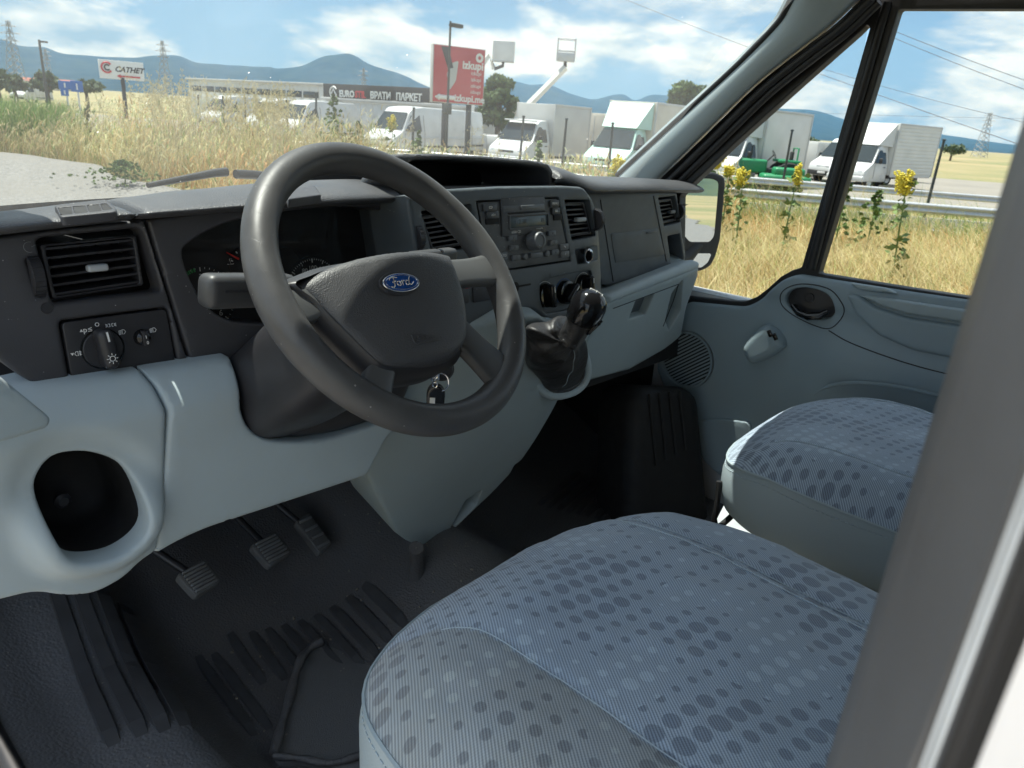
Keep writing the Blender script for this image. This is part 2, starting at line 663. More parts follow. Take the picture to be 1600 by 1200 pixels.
M_BLACK = plastic('black_grained_plastic', (0.046, 0.046, 0.052), 0.50, 900, 0.30, 0.0004, dust=0.055, film=0.03)
M_PAD = plastic('dash_pad_grain', (0.054, 0.055, 0.060), 0.42, 620, 0.9, 0.0008, dust=0.01, film=0.10)
M_STACK = plastic('slate_plastic', (0.074, 0.090, 0.100), 0.46, 1200, 0.2, 0.0003, dust=0.03, film=0.10)
M_GLOVE = plastic('scuffed_slate_plastic', (0.064, 0.077, 0.086), 0.45, 1200, 0.2, 0.0003, dust=0.02, film=0.20, scuff=0.10)
M_LIGHT = plastic('light_grey_plastic', (0.42, 0.495, 0.525), 0.50, 1400, 0.35, 0.0004, dust=0.012, film=0.16, scuff=0.05)
M_CONS = plastic('console_grey_plastic', (0.36, 0.43, 0.45), 0.46, 1400, 0.35, 0.0004, dust=0.008, film=0.16, scuff=0.06)  # the light grey plastic again, darkened to paint its shaded place
M_DOOR = plastic('door_grey_plastic', (0.275, 0.35, 0.39), 0.45, 1400, 0.35, 0.0004, dust=0.006, film=0.14, scuff=0.06)  # same plastic darkened further, shade painted into the door colour
M_RADIO = plastic('dusty_radio_plastic', (0.042, 0.046, 0.049), 0.45, 1500, 0.15, 0.0002, dust=0.20, film=0.30)
M_BTN = plastic('button_plastic', (0.12, 0.13, 0.137), 0.42, 1500, 0.1, 0.0002, dust=0.08, film=0.2)
M_MATTE = plain('dark_void_plastic', (0.012, 0.012, 0.013), 0.7)
M_SLAT = plain('vent_slat_plastic', (0.030, 0.030, 0.034), 0.42)
M_GLOSS = plain('gloss_black_plastic', (0.008, 0.008, 0.009), 0.12)
M_SEAL = plain('black_rubber_seal', (0.014, 0.014, 0.015), 0.5)
M_RIBR = plain('mat_rib_rubber', (0.060, 0.061, 0.065), 0.38)
M_CHROME = plain('bright_metal', (0.72, 0.72, 0.74), 0.2, 1.0)
M_STEEL = plain('dull_steel', (0.42, 0.42, 0.43), 0.4, 1.0)
M_SILVER = plain('silver_trim_plastic', (0.42, 0.45, 0.47), 0.35)
M_PRINT = plain('white_print', (0.8, 0.8, 0.78), 0.6)
M_GREENP = plain('green_print', (0.05, 0.42, 0.12), 0.5)
M_REDP = plain('red_plastic', (0.45, 0.02, 0.02), 0.4)
M_REDN = plain('needle_red', (0.75, 0.03, 0.02), 0.4)
M_BLUE = plain('badge_blue', (0.008, 0.07, 0.30), 0.14)
M_LCD = plain('radio_display', (0.075, 0.11, 0.12), 0.25)
M_LCDT = plain('display_digits', (0.03, 0.045, 0.05), 0.4)
M_VINYL = plastic('seat_vinyl', (0.36, 0.43, 0.46), 0.42, 380, 0.35, 0.0006, film=0.08)
M_THREAD = plain('pale_thread', (0.42, 0.50, 0.55), 0.8)
M_BODYW = plain('white_body_paint', (0.72, 0.72, 0.72), 0.25, var=0.03)
M_PILL = plastic('pillar_trim_plastic', (0.125, 0.12, 0.118), 0.5, 900, 0.2, 0.0003, film=0.15)
M_HEAD = plain('headliner_cloth', (0.35, 0.34, 0.32), 0.9)
M_WHITEPAPER = plain('white_card', (0.75, 0.75, 0.73), 0.7)
M_BLUEP = plain('blue_plastic', (0.02, 0.12, 0.4), 0.4)

def mk_rim():
    t = NT('worn_wheel_foam')
    big = t.noise(14, 5, 0.6); sm = t.noise(140, 3)
    c = t.mix(t.rng(big, 0.3, 0.7), (0.056, 0.056, 0.058), (0.080, 0.080, 0.080))
    mp = t.n('ShaderNodeMapping'); mp.inputs['Scale'].default_value = (120, 40, 16); mp.inputs['Rotation'].default_value = (0.4, 0.8, 0.3)
    t.l(t.co(), mp.inputs[0])
    scr = t.rng(t.noise(1.0, 4, 0.65, mp.outputs[0]), 0.70, 0.78)
    c = t.mix(t.math('MULTIPLY', scr, 0.35), c, (0.30, 0.29, 0.27))
    sp = t.n('ShaderNodeTexVoronoi'); sp.inputs['Scale'].default_value = 260; t.l(t.co(), sp.inputs['Vector'])
    sc = t.n('ShaderNodeSeparateColor'); t.l(sp.outputs['Color'], sc.inputs[0])
    m = t.math('LESS_THAN', sp.outputs['Distance'], t.rng(sc.outputs[0], 0.96, 1.0, 0, 0.28))
    c = t.mix(t.math('MULTIPLY', m, 0.6), c, (0.4, 0.39, 0.37))
    t.base(c); t.rough(t.rng(big, 0.3, 0.7, 0.36, 0.52))
    crk = t.voro(34, 'DISTANCE_TO_EDGE')
    h = t.math('ADD', t.math('MULTIPLY', sm, 0.35), t.rng(crk, 0.0, 0.012, 0.0, 0.35))
    t.bump(h, 0.28, 0.0007)
    return t.m
M_RIM = mk_rim()
M_AIRBAG = plastic('airbag_cover_grain', (0.054, 0.055, 0.059), 0.46, 800, 0.8, 0.0006, dust=0.008, film=0.05, scuff=0.05)
M_STALK = plastic('stalk_plastic', (0.045, 0.046, 0.048), 0.42, 1300, 0.2, 0.0003, film=0.06)
M_SPOKE = plastic('spoke_plastic', (0.075, 0.078, 0.080), 0.45, 1300, 0.2, 0.0003, film=0.1)

def mk_leather():
    t = NT('black_gaiter_leather')
    t.base((0.026, 0.026, 0.028)); t.rough(0.40)
    w = t.noise(26, 3, 0.5, dist=0.6)
    h = t.math('ADD', t.math('MULTIPLY', w, 6.0), t.math('MULTIPLY', t.voro(500), 0.35))
    t.bump(h, 0.6, 0.0016)
    return t.m
M_LEATHER = mk_leather()

def mk_mat_rubber(name, c=(0.090, 0.090, 0.094), grain=260, dirt=0.5, rough=0.42):
    t = NT(name)
    n1 = t.noise(5, 6, 0.65); n2 = t.noise(60, 4, 0.6)
    d = t.math('MULTIPLY', t.math('MULTIPLY', t.rng(n1, 0.42, 0.7), t.rng(n2, 0.3, 0.75)), dirt)
    c0 = t.mix(d, c, (0.12, 0.105, 0.09))
    sp = t.n('ShaderNodeTexVoronoi'); sp.inputs['Scale'].default_value = 120; t.l(t.co(), sp.inputs['Vector'])
    sc = t.n('ShaderNodeSeparateColor'); t.l(sp.outputs['Color'], sc.inputs[0])
    m = t.math('LESS_THAN', sp.outputs['Distance'], t.rng(sc.outputs[0], 0.95, 1.0, 0, 0.25))
    c0 = t.mix(t.math('MULTIPLY', m, 0.7), c0, (0.30, 0.27, 0.23))
    t.base(c0); t.rough(t.rng(n1, 0.3, 0.7, rough, rough + 0.25))
    g = t.math('ADD', t.voro(grain, 'SMOOTH_F1'), t.math('MULTIPLY', n2, 0.5))
    t.bump(g, 0.9, 0.0016)
    return t.m
M_MAT = mk_mat_rubber('ribbed_rubber_mat')
M_STEP = mk_mat_rubber('pebbled_step_rubber', (0.11, 0.113, 0.12), 210, 0.15, 0.36)
M_WORN = mk_mat_rubber('worn_bare_mat', (0.135, 0.138, 0.142), 900, 0.55, 0.45)
M_PEDAL = mk_mat_rubber('pedal_rubber', (0.13, 0.13, 0.13), 500, 0.35, 0.5)

def mk_fabric():
    """woven seat cloth: fine twill lines, dark and pale dots in staggered rows; 'bolster' attribute marks the grimy side panel"""
    t = NT('dotted_seat_cloth')
    mp = t.n('ShaderNodeMapping'); mp.inputs['Rotation'].default_value = (0, 0, R_(37))
    t.l(t.co(), mp.inputs[0])
    sep = t.n('ShaderNodeSeparateXYZ'); t.l(mp.outputs[0], sep.inputs[0])
    # twill
    ln = t.math('SINE', t.math('MULTIPLY', sep.outputs[0], 2 * math.pi / 0.0027))
    ln2 = t.math('SINE', t.math('MULTIPLY', sep.outputs[1], 2 * math.pi / 0.0021))
    tw = t.rng(t.math('ADD', ln, t.math('MULTIPLY', ln2, 0.22)), -0.9, 0.9)
    # staggered dots
    mp2 = t.n('ShaderNodeMapping'); mp2.inputs['Rotation'].default_value = (0, 0, R_(12)); mp2.inputs['Scale'].default_value = (49, 41, 0)
    t.l(t.co(), mp2.inputs[0])
    s2 = t.n('ShaderNodeSeparateXYZ'); t.l(mp2.outputs[0], s2.inputs[0])
    row = t.math('FLOOR', s2.outputs[1])
    fx = t.math('FRACT', t.math('ADD', s2.outputs[0], t.math('MULTIPLY', row, 0.5)))
    fy = t.math('FRACT', s2.outputs[1])
    ddx = t.math('MULTIPLY', t.math('SUBTRACT', fx, 0.5), 0.95)
    ddy = t.math('SUBTRACT', fy, 0.5)
    dd = t.math('SQRT', t.math('ADD', t.math('POWER', ddx, 2.0), t.math('POWER', ddy, 2.0)))
    # dot size comes from broad bands
    sc3 = t.n('ShaderNodeMapping'); sc3.inputs['Scale'].default_value = (1, 1, 0); t.l(t.co(), sc3.inputs[0])
    band = t.noise(9.0, 1.0, 0.4, sc3.outputs[0])
    band2 = t.noise(8.0, 1.0, 0.4, mp2.outputs[0])
    rad = t.math('ADD', t.rng(band, 0.38, 0.60, 0.10, 0.44), 0.0)
    jit = t.n('ShaderNodeTexWhiteNoise', noise_dimensions='2D')
    cid = t.n('ShaderNodeCombineXYZ')
    t.l(t.math('FLOOR', t.math('ADD', s2.outputs[0], t.math('MULTIPLY', row, 0.5))), cid.inputs[0]); t.l(row, cid.inputs[1])
    t.l(cid.outputs[0], jit.inputs['Vector'])
    rad = t.math('MULTIPLY', rad, t.rng(jit.outputs[0], 0, 1, 0.72, 1.05))
    dark = t.math('MULTIPLY', t.rng(t.math('SUBTRACT', rad, dd), 0.0, 0.05), t.math('GREATER_THAN', band, 0.455))
    radl = t.math('MULTIPLY', t.rng(band, 0.46, 0.32, 0.12, 0.44), t.rng(jit.outputs[0], 0, 1, 0.7, 1.05))
    pale = t.math('MULTIPLY', t.rng(t.math('SUBTRACT', radl, dd), 0.0, 0.05), t.math('LESS_THAN', band, 0.455))
    blotch = t.noise(6, 4, 0.6)
    hi = t.mix(t.rng(blotch, 0.3, 0.7), (0.50, 0.60, 0.71), (0.43, 0.53, 0.64))
    c = t.mix(tw, (0.215, 0.267, 0.335), hi)
    c = t.mix(t.math('MULTIPLY', dark, 0.62), c, t.mix(tw, (0.085, 0.108, 0.155), (0.185, 0.23, 0.30)))
    c = t.mix(t.math('MULTIPLY', pale, 0.6), c, t.mix(tw, (0.36, 0.46, 0.54), (0.62, 0.73, 0.82)))
    at = t.n('ShaderNodeAttribute', attribute_name='bolster')
    grime = t.math('MULTIPLY', at.outputs['Fac'], t.rng(t.noise(13, 5, 0.65), 0.2, 0.7, 0.45, 0.95))
    c = t.mix(grime, c, t.mix(1.0, c, (0.92, 0.83, 0.70), 'MULTIPLY'))
    c = t.mix(t.math('MULTIPLY', grime, 0.16), c, (0.20, 0.185, 0.16))
    wear = t.math('MULTIPLY', t.rng(t.noise(17, 6, 0.7), 0.60, 0.75), 0.25)
    c = t.mix(wear, c, (0.45, 0.50, 0.53))
    t.base(c); t.rough(0.9)
    t.b.inputs['Sheen Weight'].default_value = 0.25
    t.bump(t.math('ADD', tw, t.math('MULTIPLY', t.noise(40, 3), 1.5)), 0.35, 0.0006)
    return t.m
M_CLOTH = mk_fabric()

def mk_glass(name, haze=0.0, tint=(1, 1, 1), refl=1.0):
    """thin window glass: tinted, fresnel reflection, a thin film of road dust with specks"""
    t = NT(name)
    t.t.nodes.remove(t.b)
    tr = t.n('ShaderNodeBsdfTransparent'); tr.inputs[0].default_value = (*tint, 1)
    gl = t.n('ShaderNodeBsdfGlossy'); gl.inputs['Roughness'].default_value = 0.02
    fr = t.n('ShaderNodeFresnel'); fr.inputs[0].default_value = 1.45
    m1 = t.n('ShaderNodeMixShader')
    t.l(t.math('MULTIPLY', fr.outputs[0], refl), m1.inputs[0]); t.l(tr.outputs[0], m1.inputs[1]); t.l(gl.outputs[0], m1.inputs[2])
    last = m1.outputs[0]
    if haze > 0:
        df = t.n('ShaderNodeBsdfTranslucent'); df.inputs[0].default_value = (0.8, 0.82, 0.8, 1)
        n1 = t.noise(4, 5, 0.6)
        sp = t.n('ShaderNodeTexVoronoi'); sp.inputs['Scale'].default_value = 42; t.l(t.co(), sp.inputs['Vector'])
        sc = t.n('ShaderNodeSeparateColor'); t.l(sp.outputs['Color'], sc.inputs[0])
        dots = t.math('LESS_THAN', sp.outputs['Distance'], t.rng(sc.outputs[0], 0.85, 1.0, 0.0, 0.075))
        f = t.math('ADD', t.rng(n1, 0.3, 0.75, haze * 0.5, haze * 1.4), t.math('MULTIPLY', dots, 0.35))
        m2 = t.n('ShaderNodeMixShader'); t.l(f, m2.inputs[0]); t.l(last, m2.inputs[1]); t.l(df.outputs[0], m2.inputs[2])
        last = m2.outputs[0]
    t.l(last, t.out.inputs[0])
    return t.m
M_WIND = mk_glass('windscreen_glass', 0.038, (0.66, 0.715, 0.705), 0.8)  # tint deepened to dim the bright view outside
M_SIDEGL = mk_glass('side_window_glass', 0.0, (0.68, 0.73, 0.725), 0.25)  # side panes darkened likewise against the bright outdoors
M_LENS = mk_glass('cluster_lens', 0.0, (0.9, 0.9, 0.9), 0.5)

def mk_mirror():
    t = NT('mirror_glass'); t.base((0.85, 0.88, 0.9)); t.rough(0.01); t.set(Metallic=1.0)
    return t.m
M_MIRROR = mk_mirror()
# ------------------------------------------------------------------ van cab shell
X_, Y_, Z_ = Vector((1, 0, 0)), Vector((0, 1, 0)), Vector((0, 0, 1))
van = thing('van_cab', 'grey and black inside of a parked delivery van seen through its open driver door', 'van', (0, 0.5, 0.0))

def floor_z(x, y):
    z = 0.70
    z += 0.10 * sstep(-0.56, -0.70, x)                                  # entry step with ribs beside the pedals
    z += 0.09 * sstep(-0.80, -0.90, x) * 0.4
    z += 0.55 * max(0.0, y - 1.16) ** 1.25                              # toe board
    t = math.exp(-((x + 0.05) / 0.17) ** 2)                             # tunnel below the console
    z += 0.17 * t * sstep(0.62, 1.02, y)
    return z

rows = []
for i in range(92):
    y = -0.62 + i * 0.025
    rows.append([Vector((x, y, floor_z(x, y))) for x in np.linspace(-0.965, 0.90, 95)])
floor_mat = grid_mesh('floor_mat', rows, M_MAT, van, flip=True)
floor_mat['label'] = 'dirty black rubber floor mat'

def floor_rib(p0, p1, w, mat=M_RIBR, h=0.006):
    """one raised bar of the mat laid on the floor surface"""
    p0, p1 = Vector((*p0, 0)), Vector((*p1, 0))
    d = (p1 - p0); L = d.length; d.normalize(); s = Vector((-d.y, d.x, 0))
    bm = bmesh.new(); rws = []
    N = max(3, int(L / 0.03))
    for i in range(N + 1):
        c = p0 + d * (L * i / N)
        e = 0.55 if i in (0, N) else 1
        rws.append([])
        for k, (o, hh) in enumerate(((-1, -0.004), (-0.78, h), (0.78, h), (1, -0.004))):
            q = c + s * (o * w / 2 * (0.85 if e < 1 else 1))
            rws[-1].append(bm.verts.new((q.x, q.y, floor_z(q.x, q.y) + (hh if e == 1 or hh < 0 else h * 0.2))))
    for A, B in zip(rws[:-1], rws[1:]):
        for k in range(3):
            bm.faces.new((A[k], B[k], B[k + 1], A[k + 1]))
    bmesh.ops.recalc_face_normals(bm, faces=bm.faces)
    return bm_obj('rib', bm, mat, floor_mat, smooth=False)

def fxy(u, v, z):
    p = onz(u, v, z); return (p.x, p.y)
# four long ribs on the entry step
for (a, b) in (((88, 952), (178, 1160)), ((122, 948), (222, 1145)), ((160, 947), (258, 1138)), ((195, 950), (290, 1126))):
    floor_rib(fxy(*a, 0.81), fxy(*b, 0.81), 0.027, M_RIBR, 0.012)
# short ribs in front of the driver
for k in range(11):
    t = k / 10
    a = (318 + 250 * t - (0 if k > 2 else 8), 1010 - 68 * t * 0.9 - (0 if k > 1 else -20)); 
    b = (a[0] + 88 - 20 * t, a[1] + 118 - 56 * t)
    if k in (2, 3):
        b = (a[0] + 52, a[1] + 68)
    floor_rib(fxy(*a, 0.705), fxy(*b, 0.705), 0.020)
# ribs in the passenger footwell
for k in range(10):
    a = (905 + k * 12, 742 + k * 1.5); b = (842 + k * 15, 788 + k * 3.4)
    floor_rib(fxy(*a, 0.705), fxy(*b, 0.705), 0.020)

# pebbled rubber cover of the entry step, laid over the mat
rows = []
for i in range(60):
    y = 0.05 + i * 0.0225
    xr = -0.655 + 0.03 * math.sin(y * 4.0)
    rows.append([Vector((x, y, floor_z(x, y) + 0.003)) for x in np.linspace(-0.962, xr, 22)])
step = grid_mesh('step_cover', rows, M_STEP, van, flip=True)
step['label'] = 'pebbled grey-black step cover'
tube('sill_seal', [Vector((-0.905, y, floor_z(-0.905, y) + 0.012)) for y in np.linspace(-0.1, 1.3, 30)], 0.012, M_SEAL, van, 8)

# torn layer of the mat with a rolled edge
torn_px = [(428, 1182), (452, 1098), (468, 1040), (498, 1008), (535, 1016), (585, 1035), (640, 1110), (640, 1215), (520, 1196), (470, 1188)]
TORN = Frame((0, 0, 0.712), X_, Y_)
torn_o = [tuple(p) for p in crom(TORN.pxs(torn_px), 5, True)]
sheet('worn_patch', TORN, torn_o, (), 0.012, 0.003, M_WORN, floor_mat, 0.012, disp=lambda x, y: 0.003 * mnoise.noise(Vector((x * 14, y * 14, 0))))
edge = crom(TORN.pxs([(428, 1184), (440, 1140), (452, 1098), (460, 1065), (470, 1038), (484, 1018), (502, 1007)]), 5)
tube('torn_edge', [TORN.P(x, y, 0.008 + 0.006 * mnoise.noise(Vector((x * 30, y * 30, 0)))) for x, y in edge], [0.008 + 0.0015 * math.sin(i * 0.7) for i in range(len(edge))], M_MAT, floor_mat, 8)
edge = crom(TORN.pxs([(428, 1186), (470, 1190), (520, 1197), (575, 1180)]), 6)
tube('torn_edge', [TORN.P(x, y, 0.007) for x, y in edge], [0.006 + 0.001 * math.sin(i * 0.9) for i in range(len(edge))], M_MAT, floor_mat, 8)
# scraps of lifted rubber
for (u, v, s, a) in ():
    p = onz(u, v, 0.712)
    f = Frame(p, (math.cos(a), math.sin(a), 0), (-math.sin(a), math.cos(a), 0.15))
    sheet('rubber_scrap', f, [(-s, -s * .5), (s * .3, -s * .62), (s, -s * .1), (s * .6, s * .5), (-s * .4, s * .62), (-s * .9, s * .2)], (), 0.004, 0.001, M_WORN, floor_mat, 0.01)
# crumbs of grit swept against the mat ribs
bm = bmesh.new()
for k in range(420):
    x, y = random.uniform(-0.58, -0.02), random.uniform(0.5, 1.2)
    if random.random() < 0.3:
        x, y = random.uniform(0.35, 0.8), random.uniform(0.62, 0.85)
    s = random.choice((0.0012, 0.0016, 0.002, 0.0035))
    m = Matrix.Translation((x, y, floor_z(x, y) + s * 0.3)) @ Matrix.Rotation(random.uniform(0, 6), 4, (random.random(), random.random(), 1)) @ Matrix.Diagonal((s * random.uniform(.7, 1.6), s, s * .7, 1))
    bmesh.ops.create_icosphere(bm, subdivisions=1, radius=1, matrix=m)
g = bm_obj('grit', bm, plain('grit_brown', (0.2, 0.18, 0.15), 0.9), van); g['kind'] = 'stuff'

# firewall behind the pedals
fw = [[Vector((x, y, z)) for x in np.linspace(-0.95, 0.9, 20)] for (y, z) in ((1.70, 0.85), (1.66, 1.1), (1.55, 1.3), (1.5, 1.48))]
grid_mesh('firewall', fw, M_MATTE, van)
for s_ in (-1, 1):
    box('kick_panel', (0.03, 1.0 if s_ > 0 else 0.5, 0.72), (0.915 * s_ if s_ > 0 else -0.945, 1.29 if s_ > 0 else 1.56, 0.89), M_MATTE, van, 0.004)
# ribbed black footrest housing in the passenger footwell
ft = Frame((0.66, 0.92, 0.95), (0.9, -0.35, 0), (0, 0.35, 1))
sheet('footwell_liner', ft, fillet([(-0.15, -0.36), (0.16, -0.36), (0.14, 0.12), (-0.10, 0.15)], [0.02, 0.02, 0.06, 0.07]), (), 0.12, 0.05, M_MATTE, van, 0.02)
for k in range(4):
    tube('liner_rib', [ft.P(-0.04 + k * 0.035, -0.08 + 0.01 * k, 0.003), ft.P(-0.05 + k * 0.035, 0.12, 0.003)], 0.004, M_MATTE, van, 6)

# windscreen: lower edge on the dash, upper edge at the header
def ws_low(x):
    return Vector((x, 1.53 - 0.30 * (abs(x) / 0.86) ** 2.4, 1.548 + 0.02 * (abs(x) / 0.86) ** 2))
def ws_top(x):
    x2 = x * 0.86
    return Vector((x2, 0.826 - 0.045 * (abs(x) / 0.86) ** 2.2, 2.088 - 0.025 * (abs(x) / 0.86) ** 2))
rows = []
for i in range(13):
    t = i / 12
    rows.append([ws_low(x).lerp(ws_top(x), t) + Vector((0, 0.03, 0.035)) * math.sin(math.pi * t) for x in np.linspace(-0.90, 0.90, 37)])
ws = grid_mesh('windscreen', rows, M_WIND, van)
ws['label'] = 'dusty curved windscreen'
tube('windscreen_seal', [rows[i][-1] + Vector((-0.004, -0.004, 0)) for i in range(13)], 0.011, M_SEAL, van, 8)
tube('windscreen_seal', [rows[i][0] + Vector((0.004, -0.004, 0)) for i in range(13)], 0.011, M_SEAL, van, 8)
tube('windscreen_seal', [p + Vector((0, -0.004, -0.004)) for p in rows[-1]], 0.013, M_SEAL, van, 8)

# wiper lying on the outside of the glass
wp = [ony(248, 294, 1.50), ony(300, 284, 1.52), ony(352, 274, 1.54), ony(372, 272, 1.545)]
wiper = tube('wiper_arm', [p + Vector((0, 0.05, 0.0)) for p in wp], [0.0055, 0.007, 0.009, 0.010], M_SEAL, van, 8)
tube('wiper_blade', [ony(368, 272, 1.6), ony(395, 273, 1.61), ony(520, 288, 1.63)], 0.010, M_SEAL, van, 8)

# header, roof, rear bulkhead
rows = []
for (dy, dz) in ((0.012, 0.012), (0.0, -0.012), (-0.05, -0.02), (-0.13, 0.015), (-0.3, 0.05)):
    rows.append([ws_top(x) + Vector((0, dy, dz)) for x in np.linspace(-0.98, 0.98, 41)])
for y in (0.2, -0.3, -0.9):
    rows.append([Vector((x, y, 2.12 - 0.05 * (abs(x) / 0.86) ** 4)) for x in np.linspace(-0.86, 0.86, 41)])
grid_mesh('roof_lining', rows, M_HEAD, van, thick=0.03)
box('bulkhead', (1.9, 0.03, 1.6), (0, -0.92, 1.35), M_CONS, van, 0.005)
# passenger front pillar: grey trim and black seals, measured along their edges
def rail(pts, x0, x1):
    n = len(pts); return [onx(u, v, x0 + (x1 - x0) * i / (n - 1)) for i, (u, v) in enumerate(pts)]
def dense(pl, n=24):
    pts = crom([tuple(p) for p in pl], 8)
    idx = np.linspace(0, len(pts) - 1, n)
    return [Vector(pts[int(round(i))]) for i in idx]
pa = dense(rail([(966, 276), (1060, 190), (1150, 108), (1213, 44), (1233, 14), (1252, -26)], 0.84, 0.735))
pb = dense(rail([(1024, 284), (1100, 210), (1178, 134), (1252, 75), (1300, 38), (1348, -8)], 0.845, 0.79))
mid = [a.lerp(b, 0.45) + Vector((-0.022, -0.012, -0.004)) for a, b in zip(pa, pb)]
q1 = [a.lerp(b, 0.12) + Vector((-0.012, -0.004, 0)) for a, b in zip(pa, pb)]
q3 = [a.lerp(b, 0.82) + Vector((-0.014, -0.010, -0.004)) for a, b in zip(pa, pb)]
outa = [a + Vector((0.02, 0.03, 0.01)) for a in pa]
outb = [b + Vector((0.03, 0.01, 0)) for b in pb]
o = grid_mesh('pillar_trim', [outa, pa, q1, mid, q3, pb, outb], M_CONS, van, flip=True, subs=1)
o['label'] = 'smooth grey front pillar trim'
tube('windscreen_edge', [a + Vector((0.004, 0.008, 0.002)) for a in pa], 0.008, M_SEAL, van, 8)
# weatherstrips between pillar and door
for (du, dv, x0, x1, rr) in ((14, 6, 0.855, 0.80, 0.011), (26, 11, 0.862, 0.81, 0.010)):
    pl = dense(rail([(u + du, v + dv) for u, v in ((1024, 284), (1100, 210), (1178, 134), (1252, 75), (1300, 38), (1348, -8))], x0, x1))
    tube('weatherstrip', pl, rr, M_SEAL, van, 8)
# black backing between the pillar trim and the door frame
pc = dense(rail([(1054, 306), (1120, 246), (1214, 158), (1300, 82), (1352, 38), (1392, 0)], 0.885, 0.885))
grid_mesh('door_reveal', [[b_ + Vector((0.012, 0.0, 0)) for b_ in pb], [b_.lerp(c_, 0.5) + Vector((0.03, 0, 0)) for b_, c_ in zip(pb, pc)], pc], M_SEAL, van)
# rail over the open driver doorway, out of view, added to shade the seat
box('door_rail', (0.07, 1.0, 0.16), (-0.875, 0.34, 1.985), M_PILL, van, 0.02)
# driver side front pillar (outside the frame, it shades the dash)
rows2 = [[Vector((-p.x + dx, p.y + dy, p.z)) for p in pa] for dx, dy in ((0, 0.02), (0.02, -0.01), (-0.02, -0.04), (-0.09, -0.03), (-0.1, 0.03))]
grid_mesh('pillar_trim', rows2, M_CONS, van, closed_v=True)

# centre pillar beside the camera: trim, seal and white painted jamb
def vline(u, v, x):
    p = onx(u, v, x); return (p.x, p.y)
pillar_plan = [vline(1346, 1000, -0.835), vline(1372, 1000, -0.865), vline(1500, 1000, -0.900), vline(1524, 1000, -0.905)]
lean = -0.020
def prism(name, plan, mat, z0, z1, bev=0.0):
    bm = bmesh.new()
    lo = [bm.verts.new((x, y + lean * (z0 - 1.6), z0)) for x, y in plan]
    hi = [bm.verts.new((x, y + lean * (z1 - 1.6), z1)) for x, y in plan]
    n = len(plan)
    for i in range(n):
        bm.faces.new((lo[i], lo[(i + 1) % n], hi[(i + 1) % n], hi[i]))
    bm.faces.new(lo[::-1]); bm.faces.new(hi)
    bmesh.ops.recalc_face_normals(bm, faces=bm.faces)
    if bev:
        bmesh.ops.bevel(bm, geom=[e for e in bm.edges if abs(e.verts[0].co.z - e.verts[1].co.z) > 0.1], offset=bev, segments=3, affect='EDGES')
    return sharp(bm_obj(name, bm, mat, van), 50)
bp = prism('door_pillar', [pillar_plan[0], pillar_plan[1], pillar_plan[2], (-0.90, -0.12), (-0.80, -0.12), (-0.80, 0.02)], M_PILL, 0.75, 2.06, 0.004)
bp['label'] = 'blurred brown-grey door pillar'
sx, sy = vline(1512, 1000, -0.906)
prism('pillar_lip', [(sx + 0.004, sy + 0.002), (sx - 0.004, sy + 0.0006), (sx - 0.004, sy - 0.012), (sx + 0.006, sy - 0.014)], M_SILVER, 0.75, 2.06, 0.0015)
sx, sy = vline(1556, 1000, -0.915)
prism('door_seal', [(sx + 0.008, sy + 0.004), (sx - 0.003, sy + 0.002), (sx - 0.003, sy - 0.02), (sx + 0.008, sy - 0.02)], M_SEAL, 0.75, 2.06, 0.002)
w0 = vline(1575, 1000, -0.925)
prism('body_jamb', [(w0[0], w0[1]), (-0.975, w0[1] - 0.011), (-0.985, -0.06), (-0.985, -0.9), (-0.93, -0.9), (-0.92, w0[1] - 0.03)], M_BODYW, 0.45, 2.1, 0.003)

# lower outer body so the cab is closed below
box('sill_panel', (0.10, 2.4, 0.35), (-0.955, 0.35, 0.53), M_BODYW, van, 0.02)
box('underbody', (1.86, 2.5, 0.20), (-0.02, 0.35, 0.52), M_MATTE, van, 0.02)
# bonnet, wings and front bumper outside the windscreen
rows = []
for (y, z) in ((1.56, 1.38), (1.75, 1.30), (2.0, 1.20), (2.12, 1.08), (2.18, 0.9), (2.2, 0.5)):
    rows.append([Vector((x, y - 0.22 * (abs(x) / 0.95) ** 3, z - 0.05 * (abs(x) / 0.95) ** 4)) for x in np.linspace(-0.95, 0.95, 25)])
grid_mesh('bonnet', rows, M_BODYW, van, thick=0.01)
cw = [[ws_low(x) + Vector((0, 0.012, 0.012)) for x in np.linspace(-0.93, 0.93, 31)], [ws_low(x) + Vector((0, 0.03, -0.08)) for x in np.linspace(-0.93, 0.93, 31)],
      [Vector((x, 1.62 - 0.22 * (abs(x) / 0.95) ** 3, 1.34)) for x in np.linspace(-0.93, 0.93, 31)]]
grid_mesh('windscreen_cowl', cw, M_SEAL, van)
# ------------------------------------------------------------------ dashboard
dash = thing('dashboard', 'black and light grey van dashboard with vents, radio and open cubbies', 'dashboard', (0, 1.05, 1.0))
FL = Frame((-0.70, 0.960, 1.50), X_, (0, 0.12, 1))
FC = Frame((0.0, 0.885, 1.50), X_, (0, 0.15, 1))
KN = Frame((-0.60, 0.885, 1.30), X_, (0, 0.0, 1))
CO = Frame((0.0, 0.870, 1.40), X_, (0, -0.34, 1))
GL = Frame((0.50, 1.000, 1.50), X_, (0, 0.10, 1))
GB = Frame((0.50, 0.955, 1.35), X_, (0, -0.25, 1))

def px_icon(fr, parent, strokes, c, w=0.0007, h=0.0006, mat=None, name='symbol'):
    """small printed symbol made of strokes (local metres round pixel c)"""
    cx, cy = fr.px(*c)
    bm = bmesh.new()
    for s in strokes:
        tube_bm(bm, [fr.P(cx + x, cy + y, h) for x, y in s], w, 4)
    return bm_obj(name, bm, mat or M_PRINT, parent, smooth=False)

